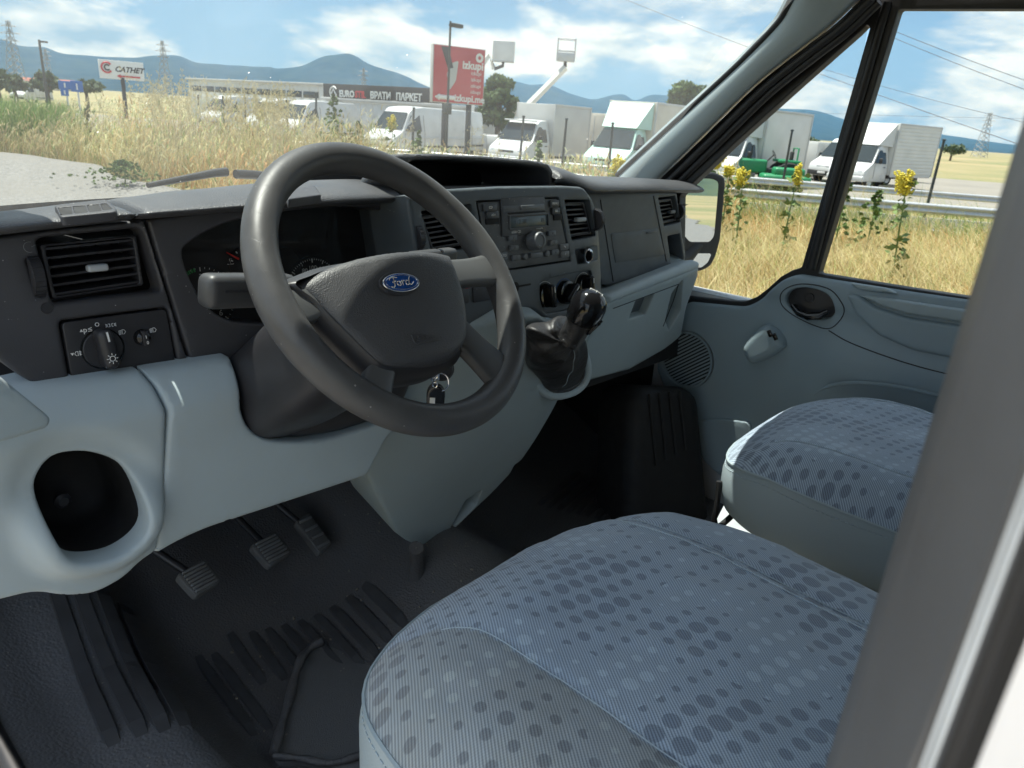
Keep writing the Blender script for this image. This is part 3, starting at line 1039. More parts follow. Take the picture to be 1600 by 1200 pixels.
def ring(r, n=14, a0=0, a1=2 * math.pi):
    return [(r * math.cos(a0 + (a1 - a0) * k / n), r * math.sin(a0 + (a1 - a0) * k / n)) for k in range(n + 1)]

# dark core behind all panels
core = [(1.02, 1.12), (1.04, 1.36), (1.11, 1.42), (1.12, 1.53), (1.06, 1.555), (1.22, 1.545), (1.50, 1.49), (1.5, 1.2)]
rows = [[Vector((x, y, z)) for (y, z) in core] for x in np.linspace(-0.86, 0.855, 6)]
bm = bmesh.new()
vr = [[bm.verts.new(p) for p in r] for r in rows]
for A, B in zip(vr[:-1], vr[1:]):
    for k in range(len(core)):
        bm.faces.new((A[k], A[(k + 1) % len(core)], B[(k + 1) % len(core)], B[k]))
bm.faces.new(vr[0][::-1]); bm.faces.new(vr[-1])
bmesh.ops.recalc_face_normals(bm, faces=bm.faces)
bm_obj('dash_core', bm, M_MATTE, dash, smooth=False)

# ---- padded top
def pad(name, xs, nose_y, nose_z, top_z, mat=M_PAD, end=1.52):
    rows = []
    for i, x in enumerate(xs):
        yn, zn, zt = np.interp(x, *nose_y), np.interp(x, *nose_z), np.interp(x, *top_z)
        ye = min(end, ws_low(x).y - 0.01)
        prof = [(yn + 0.05, zn - 0.006), (yn + 0.014, zn - 0.006), (yn + 0.003, zn + 0.001), (yn, zn + 0.005), (yn + 0.008, zn + max(0.008, (zt - zn) * 0.55)),
                (yn + 0.028, zn + max(0.010, (zt - zn) * 0.82)), (yn + 0.06, zt), (yn + 0.11, zt + 0.003), (yn + (ye - yn) * 0.55, zt - 0.028), (ye, zt - 0.062)]
        e = min(i, len(xs) - 1 - i)
        d = (0.010, 0.004, 0.001)[e] if e < 3 else 0
        rows.append([Vector((x, y + d * (1 if k < 5 else 0.3), z - (d if k > 3 else 0))) for k, (y, z) in enumerate(prof)])
    o = grid_mesh(name, rows, mat, dash, flip=True, subs=2)
    return o
def xs_(a, b, n):
    e = 0.004
    return [a, a + e, a + 2.2 * e] + list(np.linspace(a + 4 * e, b - 4 * e, n)) + [b - 2.2 * e, b - e, b]
NY = ([-0.87, -0.6, -0.3], [0.935, 0.930, 0.930])
NZ = ([-0.87, -0.7, -0.55, -0.4, -0.25], [1.596, 1.608, 1.613, 1.615, 1.616])
TZ = ([-0.87, -0.78, -0.70, -0.62, -0.5, -0.42, -0.3, -0.24], [1.604, 1.610, 1.617, 1.623, 1.632, 1.637, 1.639, 1.639])
o = pad_l = pad('top_pad', xs_(-0.868, -0.6855, 10), NY, NZ, TZ); o['label'] = 'grained black dash top pad by the driver door'
o = pad('top_pad', xs_(-0.6825, -0.275, 18), NY, NZ, TZ); o['label'] = 'grained black hood over the gauges'
rp = pad('top_pad', xs_(0.110, 0.853, 26), ([0.11, 0.17, 0.25, 0.36, 0.5, 0.85], [0.930, 0.920, 0.925, 0.955, 0.98, 1.01]), ([0.12, 0.16, 0.21, 0.4, 0.85], [1.640, 1.632, 1.618, 1.610, 1.595]), ([0.12, 0.14, 0.19, 0.25, 0.36, 0.6, 0.86], [1.666, 1.670, 1.656, 1.645, 1.637, 1.628, 1.616]))
rp['label'] = 'grained black dash pad over the glovebox'
# smooth insert in the gauge hood
f = Frame((-0.45, 0.965, 1.6345), X_, (0, 1, 0.10))
sheet('hood_insert', f, fillet(f.pxs([(447, 296), (492, 289), (502, 304), (450, 311)]), 0.004), (), 0.01, 0.002, M_BLACK, dash, 0.006)

# ---- defroster grille in the left pad
_dg = bpy.context.evaluated_depsgraph_get(); _dg.update()
def pad_hit(u, v):
    """where the sight line through a pixel meets the moulded pad"""
    ev = pad_l.evaluated_get(_dg); mi = ev.matrix_world.inverted()
    ok, loc, nor, idx = ev.ray_cast(mi @ CAM_POS, mi.to_3x3() @ ray(u, v).normalized())
    return ev.matrix_world @ loc if ok else onz(u, v, 1.613)
_a, _b, _c, _d = pad_hit(96, 346), pad_hit(182, 337), pad_hit(92, 330), pad_hit(166, 322)
f = Frame((_a + _b + _c + _d) / 4, (_b - _a) + (_d - _c), (_c - _a) + (_d - _b))
q = f.pxs([(86, 330), (95, 327), (168, 319), (184, 334), (183, 339), (96, 348)])
def quad(fr, pts):
    return fr.pxs(pts)
cells = [quad(f, c) for c in ([(92, 333), (112, 331), (115, 343), (97, 345)], [(116, 330.5), (134, 329), (138, 340.5), (119, 342.5)], [(138, 328.5), (155, 327), (160, 338), (142, 340)], [(159, 326.5), (167, 325.5), (177, 335), (164, 337.5)])]
gr = sheet('demist_grille', f, fillet(q, 0.006), [fillet(c, 0.0015, 2) for c in cells], 0.008, 0.002, M_BLACK, dash, 0.005, hole_r=0.0008, hole_depth=0.002, flat_h=0.0064)
sheet('grille_shade', f, fillet(f.pxs([(90, 332), (170, 323), (180, 337), (96, 346)]), 0.003), (), 0.001, 0, M_MATTE, gr, 0.02, flat_h=0.0056)  # dark sheet over the solid pad, painting the shade inside the slots

# ---- left fascia
VL = [(57, 377), (67, 371), (216, 356), (224, 362), (252, 450), (249, 455), (87, 474), (82, 470)]
WL = [(42, 406), (58, 401), (72, 460), (62, 465)]
HP = [(93, 502), (262, 480), (279, 572), (112, 604)]
fas_l = fillet(FL.pxs([(-70, 377), (0, 370), (85, 359), (226, 343), (300, 582), (265, 589), (118, 614), (85, 613), (50, 598), (20, 577), (0, 562), (-70, 515)]),
               [0, 0, 0, 0.004, 0.004, 0, 0.02, 0.02, 0.02, 0.02, 0, 0])
sheet('fascia_panel', FL, fas_l, [fillet(FL.pxs(VL), 0.003, 2), fillet(FL.pxs(WL), 0.002, 2), fillet(FL.pxs(HP), 0.006)], 0.03, 0.004, M_BLACK, dash, 0.010, hole_depth=0.028, hole_r=0.006)

def vent(fr, corners, nsl, tab, depth=0.02, out=0.0, frame_w=0.004, name='air_vent', tabmat=None):
    """louvred outlet: corners TL, TR, BR, BL in pixels; each louvre a part"""
    tl, tr, br, bl = [np.array(c) for c in fr.pxs(corners)]
    bm = bmesh.new()
    ring_o = fillet([tuple(tl), tuple(tr), tuple(br), tuple(bl)], 0.004)
    c = (tl + tr + br + bl) / 4
    def shrink(p):
        d = np.array(p) - c; L = np.linalg.norm(d); return tuple(c + d * (L - frame_w * 1.3) / L)
    fo = sheet(name, fr, ring_o, [[shrink(p) for p in ring_o]], 0.02, 0.0015, M_SLAT, dash, 0.006, hole_depth=0.05, hole_r=0.001, flat_h=out)
    sheet('vent_void', fr, [shrink(p) for p in ring_o], (), 0.001, 0, M_MATTE, fo, 0.03, flat_h=out - 0.045)
    for k in range(nsl):
        t = (k + 0.55) / nsl
        a = tl + (bl - tl) * t; b = tr + (br - tr) * t
        u = (b - a) / np.linalg.norm(b - a)
        a = a + u * frame_w; b = b - u * frame_w
        bmx = bmesh.new()
        hgt = np.linalg.norm(bl - tl) / nsl
        prof = [(0.0, -0.0012), (0.0, 0.0014), (-0.026, 0.0014 + hgt * 0.34), (-0.026, 0.0002 + hgt * 0.34)]
        L = [bmx.verts.new(fr.P(a[0], a[1] + dz, out - 0.003 + dh)) for dh, dz in prof]
        Rr = [bmx.verts.new(fr.P(b[0], b[1] + dz, out - 0.003 + dh)) for dh, dz in prof]
        for i in range(4):
            bmx.faces.new((L[i], L[(i + 1) % 4], Rr[(i + 1) % 4], Rr[i]))
        bmx.faces.new(L[::-1]); bmx.faces.new(Rr)
        bmesh.ops.recalc_face_normals(bmx, faces=bmx.faces)
        bm_obj('slat', bmx, M_SLAT, fo, smooth=False)
    # fine vertical vanes behind the louvres
    for k in range(5):
        t = (k + 1) / 6
        p = tl + (tr - tl) * t; q2 = bl + (br - bl) * t
        m = (p + q2) / 2
        box('vane', (0.0015, np.linalg.norm(q2 - p) * 0.95, 0.012), fr.M(m[0], m[1], out - 0.037), M_MATTE, fo)
    x, y = fr.px(*tab)
    box('vent_tab', (0.030 * (0.8 if nsl < 7 else 1), 0.009, 0.012), fr.M(x, y, out + 0.003), tabmat or M_BTN, fo, 0.003, 3)
    return fo

def wheel_thumb(fr, c, r, w, parent, hang=0.0):
    x, y = fr.px(*c)
    m = fr.M(x, y, -r * 0.50) @ Matrix.Rotation(R_(90), 4, 'Y')
    o = lathe('thumbwheel', [(0, -w / 2), (r * 0.94, -w / 2), (r, -w / 2 + 0.001), (r, w / 2 - 0.001), (r * 0.94, w / 2), (0, w / 2)], m, M_SLAT, parent, 40)
    for k in range(26):
        a = k * 2 * math.pi / 26
        mm = m @ Matrix.Rotation(a, 4, 'Z') @ Matrix.Translation((r, 0, 0))
        if (mm.translation - fr.P(x, y, -r * 0.62)).dot(fr.n) > 0:
            box('grip', (0.0016, 0.0022, w * 0.9), mm, M_SLAT, o)
    return o
v1 = vent(FL, [(67, 383), (219, 368), (231, 447), (87, 469)], 6, (156, 419), out=-0.012, tabmat=M_SILVER)
v1['label'] = 'wide louvred vent by the driver door'
# bright lip under the left vent
wheel_thumb(FL, (57, 432), 0.026, 0.013, dash)
px_icon(FL, dash, [ring(0.006, 10, 1.2, 5.0), [(0.006, 0.002), (0.002, 0.0)]], (46, 386), 0.0004, mat=M_BTN)
x, y = FL.px(73.5, 481.5); lathe('blanking_plug', [(0, 0.0012), (0.0062, 0.0012), (0.0068, 0.0), (0.0068, -0.004)], FL.M(x, y), M_SLAT, dash, 20)

# ---- headlight switch panel
hp = sheet('light_switch_panel', FL, fillet(FL.pxs([(97, 504.5), (260, 483), (276, 570.5), (114, 601)]), 0.006), (), 0.015, 0.0015, M_SLAT, dash, 0.012, flat_h=-0.001)
x, y = FL.px(161, 545)
lathe('dial_ring', [(0.0345, -0.002), (0.0345, 0.0006), (0.0325, 0.0006), (0.0318, -0.003)], FL.M(x, y) @ Matrix.Diagonal((0.74, 0.74, 1, 1)), M_GLOSS, hp, 48)
lathe('dial_face', [(0.0315, -0.003), (0.0312, 0.0012), (0.030, 0.002), (0.0, 0.002)], FL.M(x, y) @ Matrix.Diagonal((0.74, 0.74, 1, 1)), M_SLAT, hp, 48)
a0, a1 = np.array(FL.px(153, 512)), np.array(FL.px(169, 573)); c = (a0 + a1) / 2; d = a1 - a0; L = np.linalg.norm(d)
kb = box('dial_grip', (0.0185, L, 0.026), FL.M(c[0], c[1], 0.011, math.atan2(d[0], -d[1])), M_SLAT, hp, 0.0075, 4)
box('dial_mark', (0.0022, 0.012, 0.0008), FL.M(c[0], c[1] + 0.016, 0.0238, math.atan2(d[0], -d[1])), M_PRINT, kb)
cxs = (c[0] + d[0] * 0.22, c[1] + d[1] * 0.22)
bm = bmesh.new()
tube_bm(bm, [FL.P(cxs[0] + p[0], cxs[1] + p[1], 0.0243) for p in ring(0.0032, 12)], 0.00045, 4)
for k in range(8):
    a = k * math.pi / 4
    tube_bm(bm, [FL.P(cxs[0] + math.cos(a) * 0.0045, cxs[1] + math.sin(a) * 0.0045, 0.0242), FL.P(cxs[0] + math.cos(a) * 0.0066, cxs[1] + math.sin(a) * 0.0066, 0.0241)], 0.00045, 4)
bm_obj('symbol', bm, M_PRINT, kb, smooth=False)
x, y = FL.px(222, 527)
lw = lathe('level_wheel', [(0, 0.009), (0.005, 0.0085), (0.0085, 0.006), (0.0105, 0.0), (0.0105, -0.004)], FL.M(x, y), M_GLOSS, hp, 24)
box('level_slot', (0.008, 0.019, 0.010), FL.M(x + 0.001, y, 0.0045), M_SLAT, lw, 0.002)
text('digit', '1', 0.0062, FL.M(x + 0.0015, y + 0.001, 0.0098), M_PRINT, lw)
text('digit', '0', 0.0062, FL.M(x + 0.0025, y - 0.0065, 0.0096), M_PRINT, lw)
# printed symbols round the dial
lamp = [[(-0.001, 0.0028), (0.0014, 0.0026), (0.0032, 0.0), (0.0014, -0.0026), (-0.001, -0.0028), (-0.001, 0.0028)]] + [[(-0.002, q3_), (-0.0052, q3_ - 0.0006)] for q3_ in (0.0022, 0.0007, -0.0007, -0.0022)]
px_icon(FL, hp, lamp, (192, 518.5), 0.0004, 0.0004)
px_icon(FL, hp, lamp, (240, 515.5), 0.0004, 0.0004)
px_icon(FL, hp, [[(x_ * 1, y_) for x_, y_ in s] for s in ([(-0.003, 0.0018), (-0.0012, 0.0018), (-0.0012, -0.0018), (-0.003, -0.0018)], [(0.003, 0.0018), (0.0012, 0.0018), (0.0012, -0.0018), (0.003, -0.0018)], [(-0.0062, 0.0018), (-0.004, 0.001)], [(-0.0062, -0.0018), (-0.004, -0.001)], [(0.0062, 0.0018), (0.004, 0.001)], [(0.0062, -0.0018), (0.004, -0.001)], [(-0.0062, 0), (-0.004, 0)], [(0.0062, 0), (0.004, 0)])], (173, 508), 0.0004, 0.0004)
text('symbol', 'p\u2264', 0.0095, FL.M(*FL.px(137, 515), 0.0004), M_PRINT, hp)
text('symbol', '\u25b2', 0.0042, FL.M(*FL.px(127, 517), 0.0004), M_PRINT, hp)
text('symbol', '\u25bc', 0.0042, FL.M(*FL.px(113, 554), 0.0004), M_PRINT, hp)
px_icon(FL, hp, [[(0.001, 0.0026), (-0.0012, 0.0024), (-0.0028, 0.0), (-0.0012, -0.0024), (0.001, -0.0026), (0.001, 0.0026)], [(0.002, 0.0018), (0.005, 0.0018)], [(0.002, 0), (0.005, 0)], [(0.002, -0.0018), (0.005, -0.0018)], [(0.0034, 0.003), (0.0034, -0.003)]], (120.5, 552.5), 0.0004, 0.0004)
px_icon(FL, hp, [ring(0.0022, 10)], (151.5, 507), 0.0004, 0.0004)

# ---- gauge surround and instrument cluster
CLH = [(286, 402), (298, 378), (350, 350), (420, 334), (510, 324), (585, 326), (615, 345), (627, 385), (622, 440), (600, 480), (520, 505), (395, 505), (345, 494), (312, 462)]
clh = [tuple(p) for p in crom(FL.pxs(CLH), 5, True)]
def cl_disp(x, y):
    return 0.0
sheet('gauge_surround', FL, fillet(FL.pxs([(230.5, 343), (480, 309), (650, 296), (672, 400), (690, 520), (640, 600), (386, 569), (304, 581)]), [0.003, 0, 0, 0, 0, 0, 0.002, 0.004]), [clh], 0.03, 0.004, M_BLACK, dash, 0.012, hole_depth=0.06, hole_r=0.004)
cl = sheet('instrument_cluster', FL, [(p[0] * 1.03, p[1] * 1.03) for p in clh], (), 0.01, 0, M_MATTE, dash, 0.03, flat_h=-0.058)
CD = Frame(FL.P(0, 0, -0.0570), FL.a, FL.b)
def gauge(c, r, a0, a1, n, labels, fs, parent, minor=4):
    x, y = CD.px(*c)
    g = lathe('gauge_face', [(r * 1.06, 0.0), (r * 1.06, 0.002), (r * 1.02, 0.0022), (r * 1.0, 0.0008), (0, 0.0008)], CD.M(x, y), M_MATTE, parent, 48)
    bm = bmesh.new()
    for k in range(n * minor + 1):
        a = R_(a0 + (a1 - a0) * k / (n * minor)); big = k % minor == 0
        r0 = r * (0.86 if big else 0.93)
        tube_bm(bm, [CD.P(x + math.cos(a) * r0, y + math.sin(a) * r0, 0.0014), CD.P(x + math.cos(a) * r * 0.98, y + math.sin(a) * r * 0.98, 0.0014)], 0.0008 if big else 0.0004, 4)
    bm_obj('scale', bm, M_PRINT, g, smooth=False)
    for k, s in labels:
        a = R_(a0 + (a1 - a0) * k / n)
        text('digit', s, fs, CD.M(x + math.cos(a) * r * 0.68, y + math.sin(a) * r * 0.68, 0.0012), M_PRINT, g)
    return g, x, y
g1, gx, gy = gauge((318, 468), 0.047, 225, -45, 6, [(0, '0'), (1, '1'), (2, '2'), (3, '3'), (4, '4'), (5, '5'), (6, '6')], 0.0125, cl, 5)
bm = bmesh.new()
for k in range(8):
    a = R_(136 - k * 5)
    tube_bm(bm, [CD.P(gx + math.cos(a) * 0.041, gy + math.sin(a) * 0.041, 0.0016), CD.P(gx + math.cos(a) * 0.046, gy + math.sin(a) * 0.046, 0.0016)], 0.0014, 4)
bm_obj('green_zone', bm, M_GREENP, g1, smooth=False)
tube('needle', [CD.P(gx, gy, 0.004), CD.P(gx - 0.026, gy - 0.028, 0.004)], [0.0014, 0.0006], M_REDN, g1, 6)
g2, gx, gy = gauge((491, 452), 0.050, 215, -35, 10, [(0, '0'), (1, '20'), (2, '40'), (3, '60'), (4, '80'), (5, '100'), (6, '120'), (7, '140'), (8, '160'), (9, '180')], 0.0105, cl, 5)
tube('needle', [CD.P(gx, gy, 0.004), CD.P(gx - 0.032, gy - 0.024, 0.004)], [0.0014, 0.0006], M_REDN, g2, 6)
g3, gx, gy = gauge((385, 414), 0.026, 160, 20, 4, [], 0.008, cl, 1)
p0, p1 = CD.px(371, 404.5), CD.px(352, 394)
tube('needle', [CD.P(*p0, 0.004), CD.P(*p1, 0.004)], [0.0016, 0.0008], M_REDN, g3, 6)
px_icon(CD, g3, [[(0, 0.004), (0, -0.002)], [(-0.001, 0.003), (-0.001, -0.001)], [(-0.005, -0.004), (-0.002, -0.0045), (0, -0.004), (0.003, -0.0045), (0.005, -0.004)], [(0, 0.003), (0.0025, 0.003)]], (359, 408), 0.0004, 0.0015)
x, y = CD.px(447, 414)
lathe('gauge_face', [(0.027, 0.0), (0.027, 0.002), (0.026, 0.0022), (0.0255, 0.0008), (0, 0.0008)], CD.M(x, y), M_MATTE, cl, 40)
text('symbol', '\u25a3', 0.007, CD.M(*CD.px(434.5, 400.5), 0.0015), M_PRINT, cl)
sheet('lens', FL, [(p[0], p[1]) for p in clh], (), 0.0005, 0, M_LENS, cl, 0.04, flat_h=-0.030)

# ---- open tray above the radio
TR_ = Frame((-0.03, 0.935, 1.655), X_, (0, 0.12, 1))
def ypt(y):
    return Frame((0, y, 1.65), X_, Z_)
trayf = Frame((0, 0.955, 1.65), X_, (0, 0.10, 1))
outer_px = [(600, 262), (604, 246), (622, 241), (680, 240), (760, 244), (830, 250), (858, 255), (866, 268), (872, 300), (640, 306)]
inner_px = [(632, 262), (646, 250), (720, 249), (800, 255), (846, 261), (858, 268), (862, 289), (780, 290), (690, 291), (655, 290)]
t_o = fillet(trayf.pxs(outer_px), 0.012); t_i = fillet(trayf.pxs(inner_px), 0.008)
tray = sheet('storage_tray', trayf, t_o, [t_i], 0.26, 0.006, M_PAD, dash, 0.010, hole_depth=0.20, hole_r=0.004)
tray['label'] = 'open black tray on the dash top'
sheet('tray_back', trayf, t_i, (), 0.001, 0, M_MATTE, tray, 0.04, flat_h=-0.19)
# rounded grained corner of the tray behind the wheel
sheet('tray_corner', Frame((-0.25, 0.945, 1.66), X_, (0, 0.6, 1)), fillet(Frame((-0.25, 0.945, 1.66), X_, (0, 0.6, 1)).pxs([(592, 262), (600, 246), (622, 243), (648, 264), (640, 282), (610, 280)]), 0.012), (), 0.05, 0.012, M_PAD, dash, 0.006)

# ---- centre stack
VCL = [(658, 330), (736, 319), (752, 384), (676, 398)]
VCR = [(882, 312), (923, 312), (937, 368), (894, 376)]
RAD = [(744, 314), (873, 308), (893, 408), (764, 427)]
HTR = [(844, 452), (853, 437), (917, 423), (927, 428), (931, 452), (925, 470), (907, 479), (857, 489), (847, 478)]
SOC = [(898, 390), (940, 384), (942, 405), (903, 413)]
st_o = fillet(FC.pxs([(636, 306), (690, 296), (780, 291), (880, 290), (912, 292), (934, 316), (948, 372), (954, 430), (954, 462), (940, 475), (900, 499), (860, 504), (843, 491), (832, 483), (790, 483), (742, 505), (715, 520), (690, 545), (672, 545)]),
              [0, 0, 0, 0, 0.012, 0.02, 0.02, 0.01, 0.008, 0.01, 0.01, 0.01, 0.008, 0.008, 0.01, 0.01, 0.01, 0, 0])
def st_disp(x, y):
    q = max(0, x - 0.14); return -2.4 * q * q
htr_l = [tuple(p) for p in crom(FC.pxs(HTR), 4, True)]
stack = sheet('centre_stack', FC, st_o, [fillet(FC.pxs(VCL), 0.003, 2), fillet(FC.pxs(VCR), 0.003, 2), fillet(FC.pxs(RAD), 0.003, 2), htr_l, fillet(FC.pxs(SOC), 0.004, 2)],
              0.16, 0.006, M_STACK, dash, 0.010, disp=st_disp, hole_depth=0.03, hole_r=0.002)
stack['label'] = 'slate grey centre stack'
vent(FC, [(664, 337), (731, 327), (745, 381), (681, 392)], 7, (716, 358), out=-0.010)['label'] = 'louvred vent behind the wheel rim'
vent(FC, [(885, 316), (920, 315), (932, 366), (896, 371)], 7, (912, 343), out=-0.012, tabmat=M_SILVER)['label'] = 'louvred vent beside the radio'
wheel_thumb(FC, (936.5, 343), 0.022, 0.010, dash)
wheel_thumb(FC, (655, 372), 0.022, 0.010, dash)
# heater controls
hpn = sheet('heater_panel', FC, htr_l, (), 0.002, 0, M_STACK, dash, 0.02, flat_h=-0.010)
for i, (u, v, rot) in enumerate(((857, 462, 8), (888, 457, -48), (917, 447, 4))):
    x, y = FC.px(u, v)
    d_ = lathe('heater_dial', [(0.0235, -0.010), (0.0235, -0.002), (0.0225, 0.001), (0.019, 0.0015), (0, 0.0015)], FC.M(x, y), M_GLOSS, hpn, 40)
    box('dial_bar', (0.0115, 0.045, 0.020), FC.M(x, y, 0.008, R_(rot)), M_GLOSS, d_, 0.005, 4)
    box('pointer', (0.0016, 0.010, 0.001), FC.M(x + 0.012 * math.sin(R_(-rot)), y + 0.012 * math.cos(R_(rot)), 0.0185, R_(rot)), M_PRINT, d_)
    bm = bmesh.new()
    tube_bm(bm, [FC.P(x + p[0], y + p[1], -0.0095) for p in ring(0.027, 24, R_(-40), R_(220))], 0.0006, 4)
    bm_obj('scale_arc', bm, (M_PRINT, M_BLUEP, M_PRINT)[i], hpn, smooth=False)
# lighter socket
sx_, sy_ = FC.px(916.5, 400)
sheet('socket_recess', FC, fillet(FC.pxs(SOC), 0.004, 2), [[(sx_ + p[0], sy_ + p[1]) for p in ring(0.0125, 18)[:-1]]], 0.002, 0, M_STACK, dash, 0.008, flat_h=-0.012, hole_depth=0.03)
lathe('socket_ring', [(0.0105, 0.006), (0.0125, 0.0075), (0.0145, 0.0065), (0.0148, -0.012), (0.0105, -0.012), (0.0105, 0.006)], FC.M(sx_, sy_), M_CHROME, dash, 32)
lathe('socket_well', [(0.0105, 0.004), (0.0100, -0.03), (0, -0.03)], FC.M(sx_, sy_), M_MATTE, dash, 24)
# switch row and coin slot
for (u, v, m) in ((716, 462, M_BLACK), (752, 457, M_BLACK)):
    x, y = FC.px(u, v); box('push_switch', (0.044, 0.030, 0.006), FC.M(x, y, 0.0005), m, dash, 0.002)
x, y = FC.px(729, 446.5); box('hazard_mark', (0.012, 0.008, 0.002), FC.M(x, y, 0.0035), M_REDP, dash, 0.0005)
x, y = FC.px(818, 446); box('card_slot', (0.040, 0.0035, 0.003), FC.M(x, y, 0.0), M_MATTE, dash, 0.001)
x, y = FC.px(805, 449); lathe('card_slot_notch', [(0.010, 0.0008), (0.0085, 0.001), (0, 0.0)], FC.M(x, y), M_MATTE, dash, 20)

# ---- radio
rad = sheet('radio', FC, fillet(FC.pxs([(747, 316), (871.5, 310), (891, 406), (767, 424.5)]), 0.003), (), 0.03, 0.0015, M_RADIO, dash, 0.012, flat_h=-0.0015)
rad['label'] = 'dusty grey car radio with round volume knob'
def c5(cx, cy):
    return (740 + cx / 6.0, 300 + cy / 6.0)
def rbox(name, c, w, h, t=0.004, mat=M_BTN, bev=0.0012, z=0.0, rot=0.0):
    x, y = FC.px(*c5(*c)); return box(name, (w, h, t), FC.M(x, y, t / 2 - 0.0025 + z, rot), mat, rad, min(bev, t * 0.45, h * .45), 2)
x, y = FC.px(*c5(470, 210)); 
box('radio_bezel', (0.118, 0.066, 0.004), FC.M(*FC.px(*c5(468, 225)), 0.0006), M_RADIO, rad, 0.002)
rbox('cassette_trim', (465, 150), 0.112, 0.011, 0.006, M_BTN)
rbox('eject_key', (485, 145), 0.036, 0.008, 0.010, M_BTN)
rbox('disc_slot', (490, 195), 0.102, 0.0045, 0.0055, M_MATTE, 0.0004)
rbox('slot_lip', (490, 208), 0.106, 0.0025, 0.0068, M_BTN, 0.0006)
lc = rbox('display', (510, 275), 0.100, 0.0185, 0.0054, M_LCD, 0.0005)
bx, by = FC.px(*c5(510, 275))
for (dx, dy, w, h) in ((0, 0.0115, 0.108, 0.003), (0, -0.0115, 0.108, 0.003), (-0.053, 0, 0.003, 0.026), (0.053, 0, 0.003, 0.026)):
    box('display_frame', (w, h, 0.004), FC.M(bx + dx, by + dy, 0.0032), M_RADIO, rad, 0.0008)
text('digits', '1  2:10', 0.012, FC.M(bx - 0.024, by, 0.0031), M_LCDT, lc)
text('digits', '15', 0.010, FC.M(bx + 0.038, by, 0.0031), M_LCDT, lc)
for c, s in (((360, 430), '1'), ((375, 522), '2'), ((392, 615), '3'), ((728, 388), '4'), ((742, 475), '5'), ((757, 562), '6')):
    b_ = rbox('preset_key', c, 0.0215, 0.0098, 0.006, M_BTN, 0.0015)
    x, y = FC.px(*c5(*c)); text('digit', s, 0.006, FC.M(x, y, 0.0038), M_RADIO, b_)
rbox('wide_key', (582, 590), 0.034, 0.0095, 0.006, M_BTN, 0.0015)
for c in ((476, 606), (684, 577)):
    x, y = FC.px(*c5(*c)); lathe('round_key', [(0.0062, -0.002), (0.006, 0.003), (0.0045, 0.0045), (0, 0.005)], FC.M(x, y), M_BTN, rad, 20)
for c, s, w in (((150, 146), 'CD', 0.033), ((176, 215), '\u2227/\u2228', 0.030), ((755, 108), 'MENU', 0.026), ((768, 178), 'SEL', 0.024), ((268, 598), 'AUTO', 0.024), ((845, 515), '\u21b0', 0.026), ((852, 582), '/', 0.026)):
    b_ = rbox('side_key', c, w, 0.0125, 0.005, M_BTN if c[1] > 500 else M_RADIO, 0.0012)
    x, y = FC.px(*c5(*c)); text('key_print', s, 0.0062, FC.M(x, y, 0.0028), M_PRINT, b_)
rbox('recess_pad', (180, 275), 0.034, 0.010, 0.0035, M_MATTE)
rbox('recess_pad', (790, 235), 0.024, 0.012, 0.0035, M_MATTE)
x, y = FC.px(*c5(390, 375)); text('model_print', '6000 CD', 0.0068, FC.M(x, y, 0.0028), M_PRINT, rad)
x, y = FC.px(*c5(608, 340)); text('model_print', 'VOLUME', 0.0050, FC.M(x, y, 0.0028), M_PRINT, rad)
x, y = FC.px(*c5(556, 455))
kn = lathe('volume_knob', [(0.0185, -0.002), (0.0178, 0.004), (0.0165, 0.006), (0.0158, 0.017), (0.0145, 0.0195), (0.0105, 0.0200), (0.0092, 0.0182), (0.0, 0.0175)], FC.M(x, y), M_BTN, rad, 40)
for k in range(24):
    a = k * math.pi / 12
    box('grip', (0.0012, 0.0012, 0.010), FC.M(x + math.cos(a) * 0.0162, y + math.sin(a) * 0.0162, 0.0115), M_BTN, kn)

# ---- glovebox side
VR = [(1029, 309), (1055, 306), (1064, 347), (1038, 353)]
PK = [(1043, 369), (1062, 365), (1068, 405), (1049, 413)]
gl_o = fillet(GL.pxs([(905, 296), (1058, 299), (1072, 400), (1070, 412), (955, 446), (940, 446)]), [0, 0.006, 0.01, 0.006, 0, 0])
glov = sheet('glovebox_upper', GL, gl_o, [fillet(GL.pxs(VR), 0.003, 2), fillet(GL.pxs(PK), 0.004, 2)], 0.05, 0.006, M_GLOVE, dash, 0.014, hole_depth=0.05, hole_r=0.003)
glov['label'] = 'scuffed dark upper glovebox lid'
sheet('pocket_void', GL, fillet(GL.pxs(PK), 0.004, 2), (), 0.001, 0, M_MATTE, glov, 0.03, flat_h=-0.048)
vent(GL, [(1032, 313), (1053, 310), (1061, 345), (1040, 350)], 6, (1052, 331), out=-0.008)['label'] = 'louvred vent by the passenger door'
wheel_thumb(GL, (1064.5, 331), 0.020, 0.010, dash)
sheet('lid_plate', GL, fillet(GL.pxs([(954, 365), (1028, 357), (1039, 398), (961, 411)]), 0.004), (), 0.004, 0.001, M_GLOVE, dash, 0.02, flat_h=0.0012)
x, y = GL.px(1017, 363); box('lid_mark', (0.045, 0.006, 0.0006), GL.M(x, y, 0.0028), M_STACK, dash, 0.0002)
# lid seams
def seam(fr, pts, w=0.0012, h=0.0, mat=None, name='seam', parent=None):
    L = [fr.P(*fr.px(u, v), h) for u, v in pts]
    return tube(name, L, w, mat or M_MATTE, parent or dash, 6)
seam(GL, [(1021, 306), (1041, 408)], 0.0016)
seam(GL, [(938, 312), (958, 440)], 0.0016)
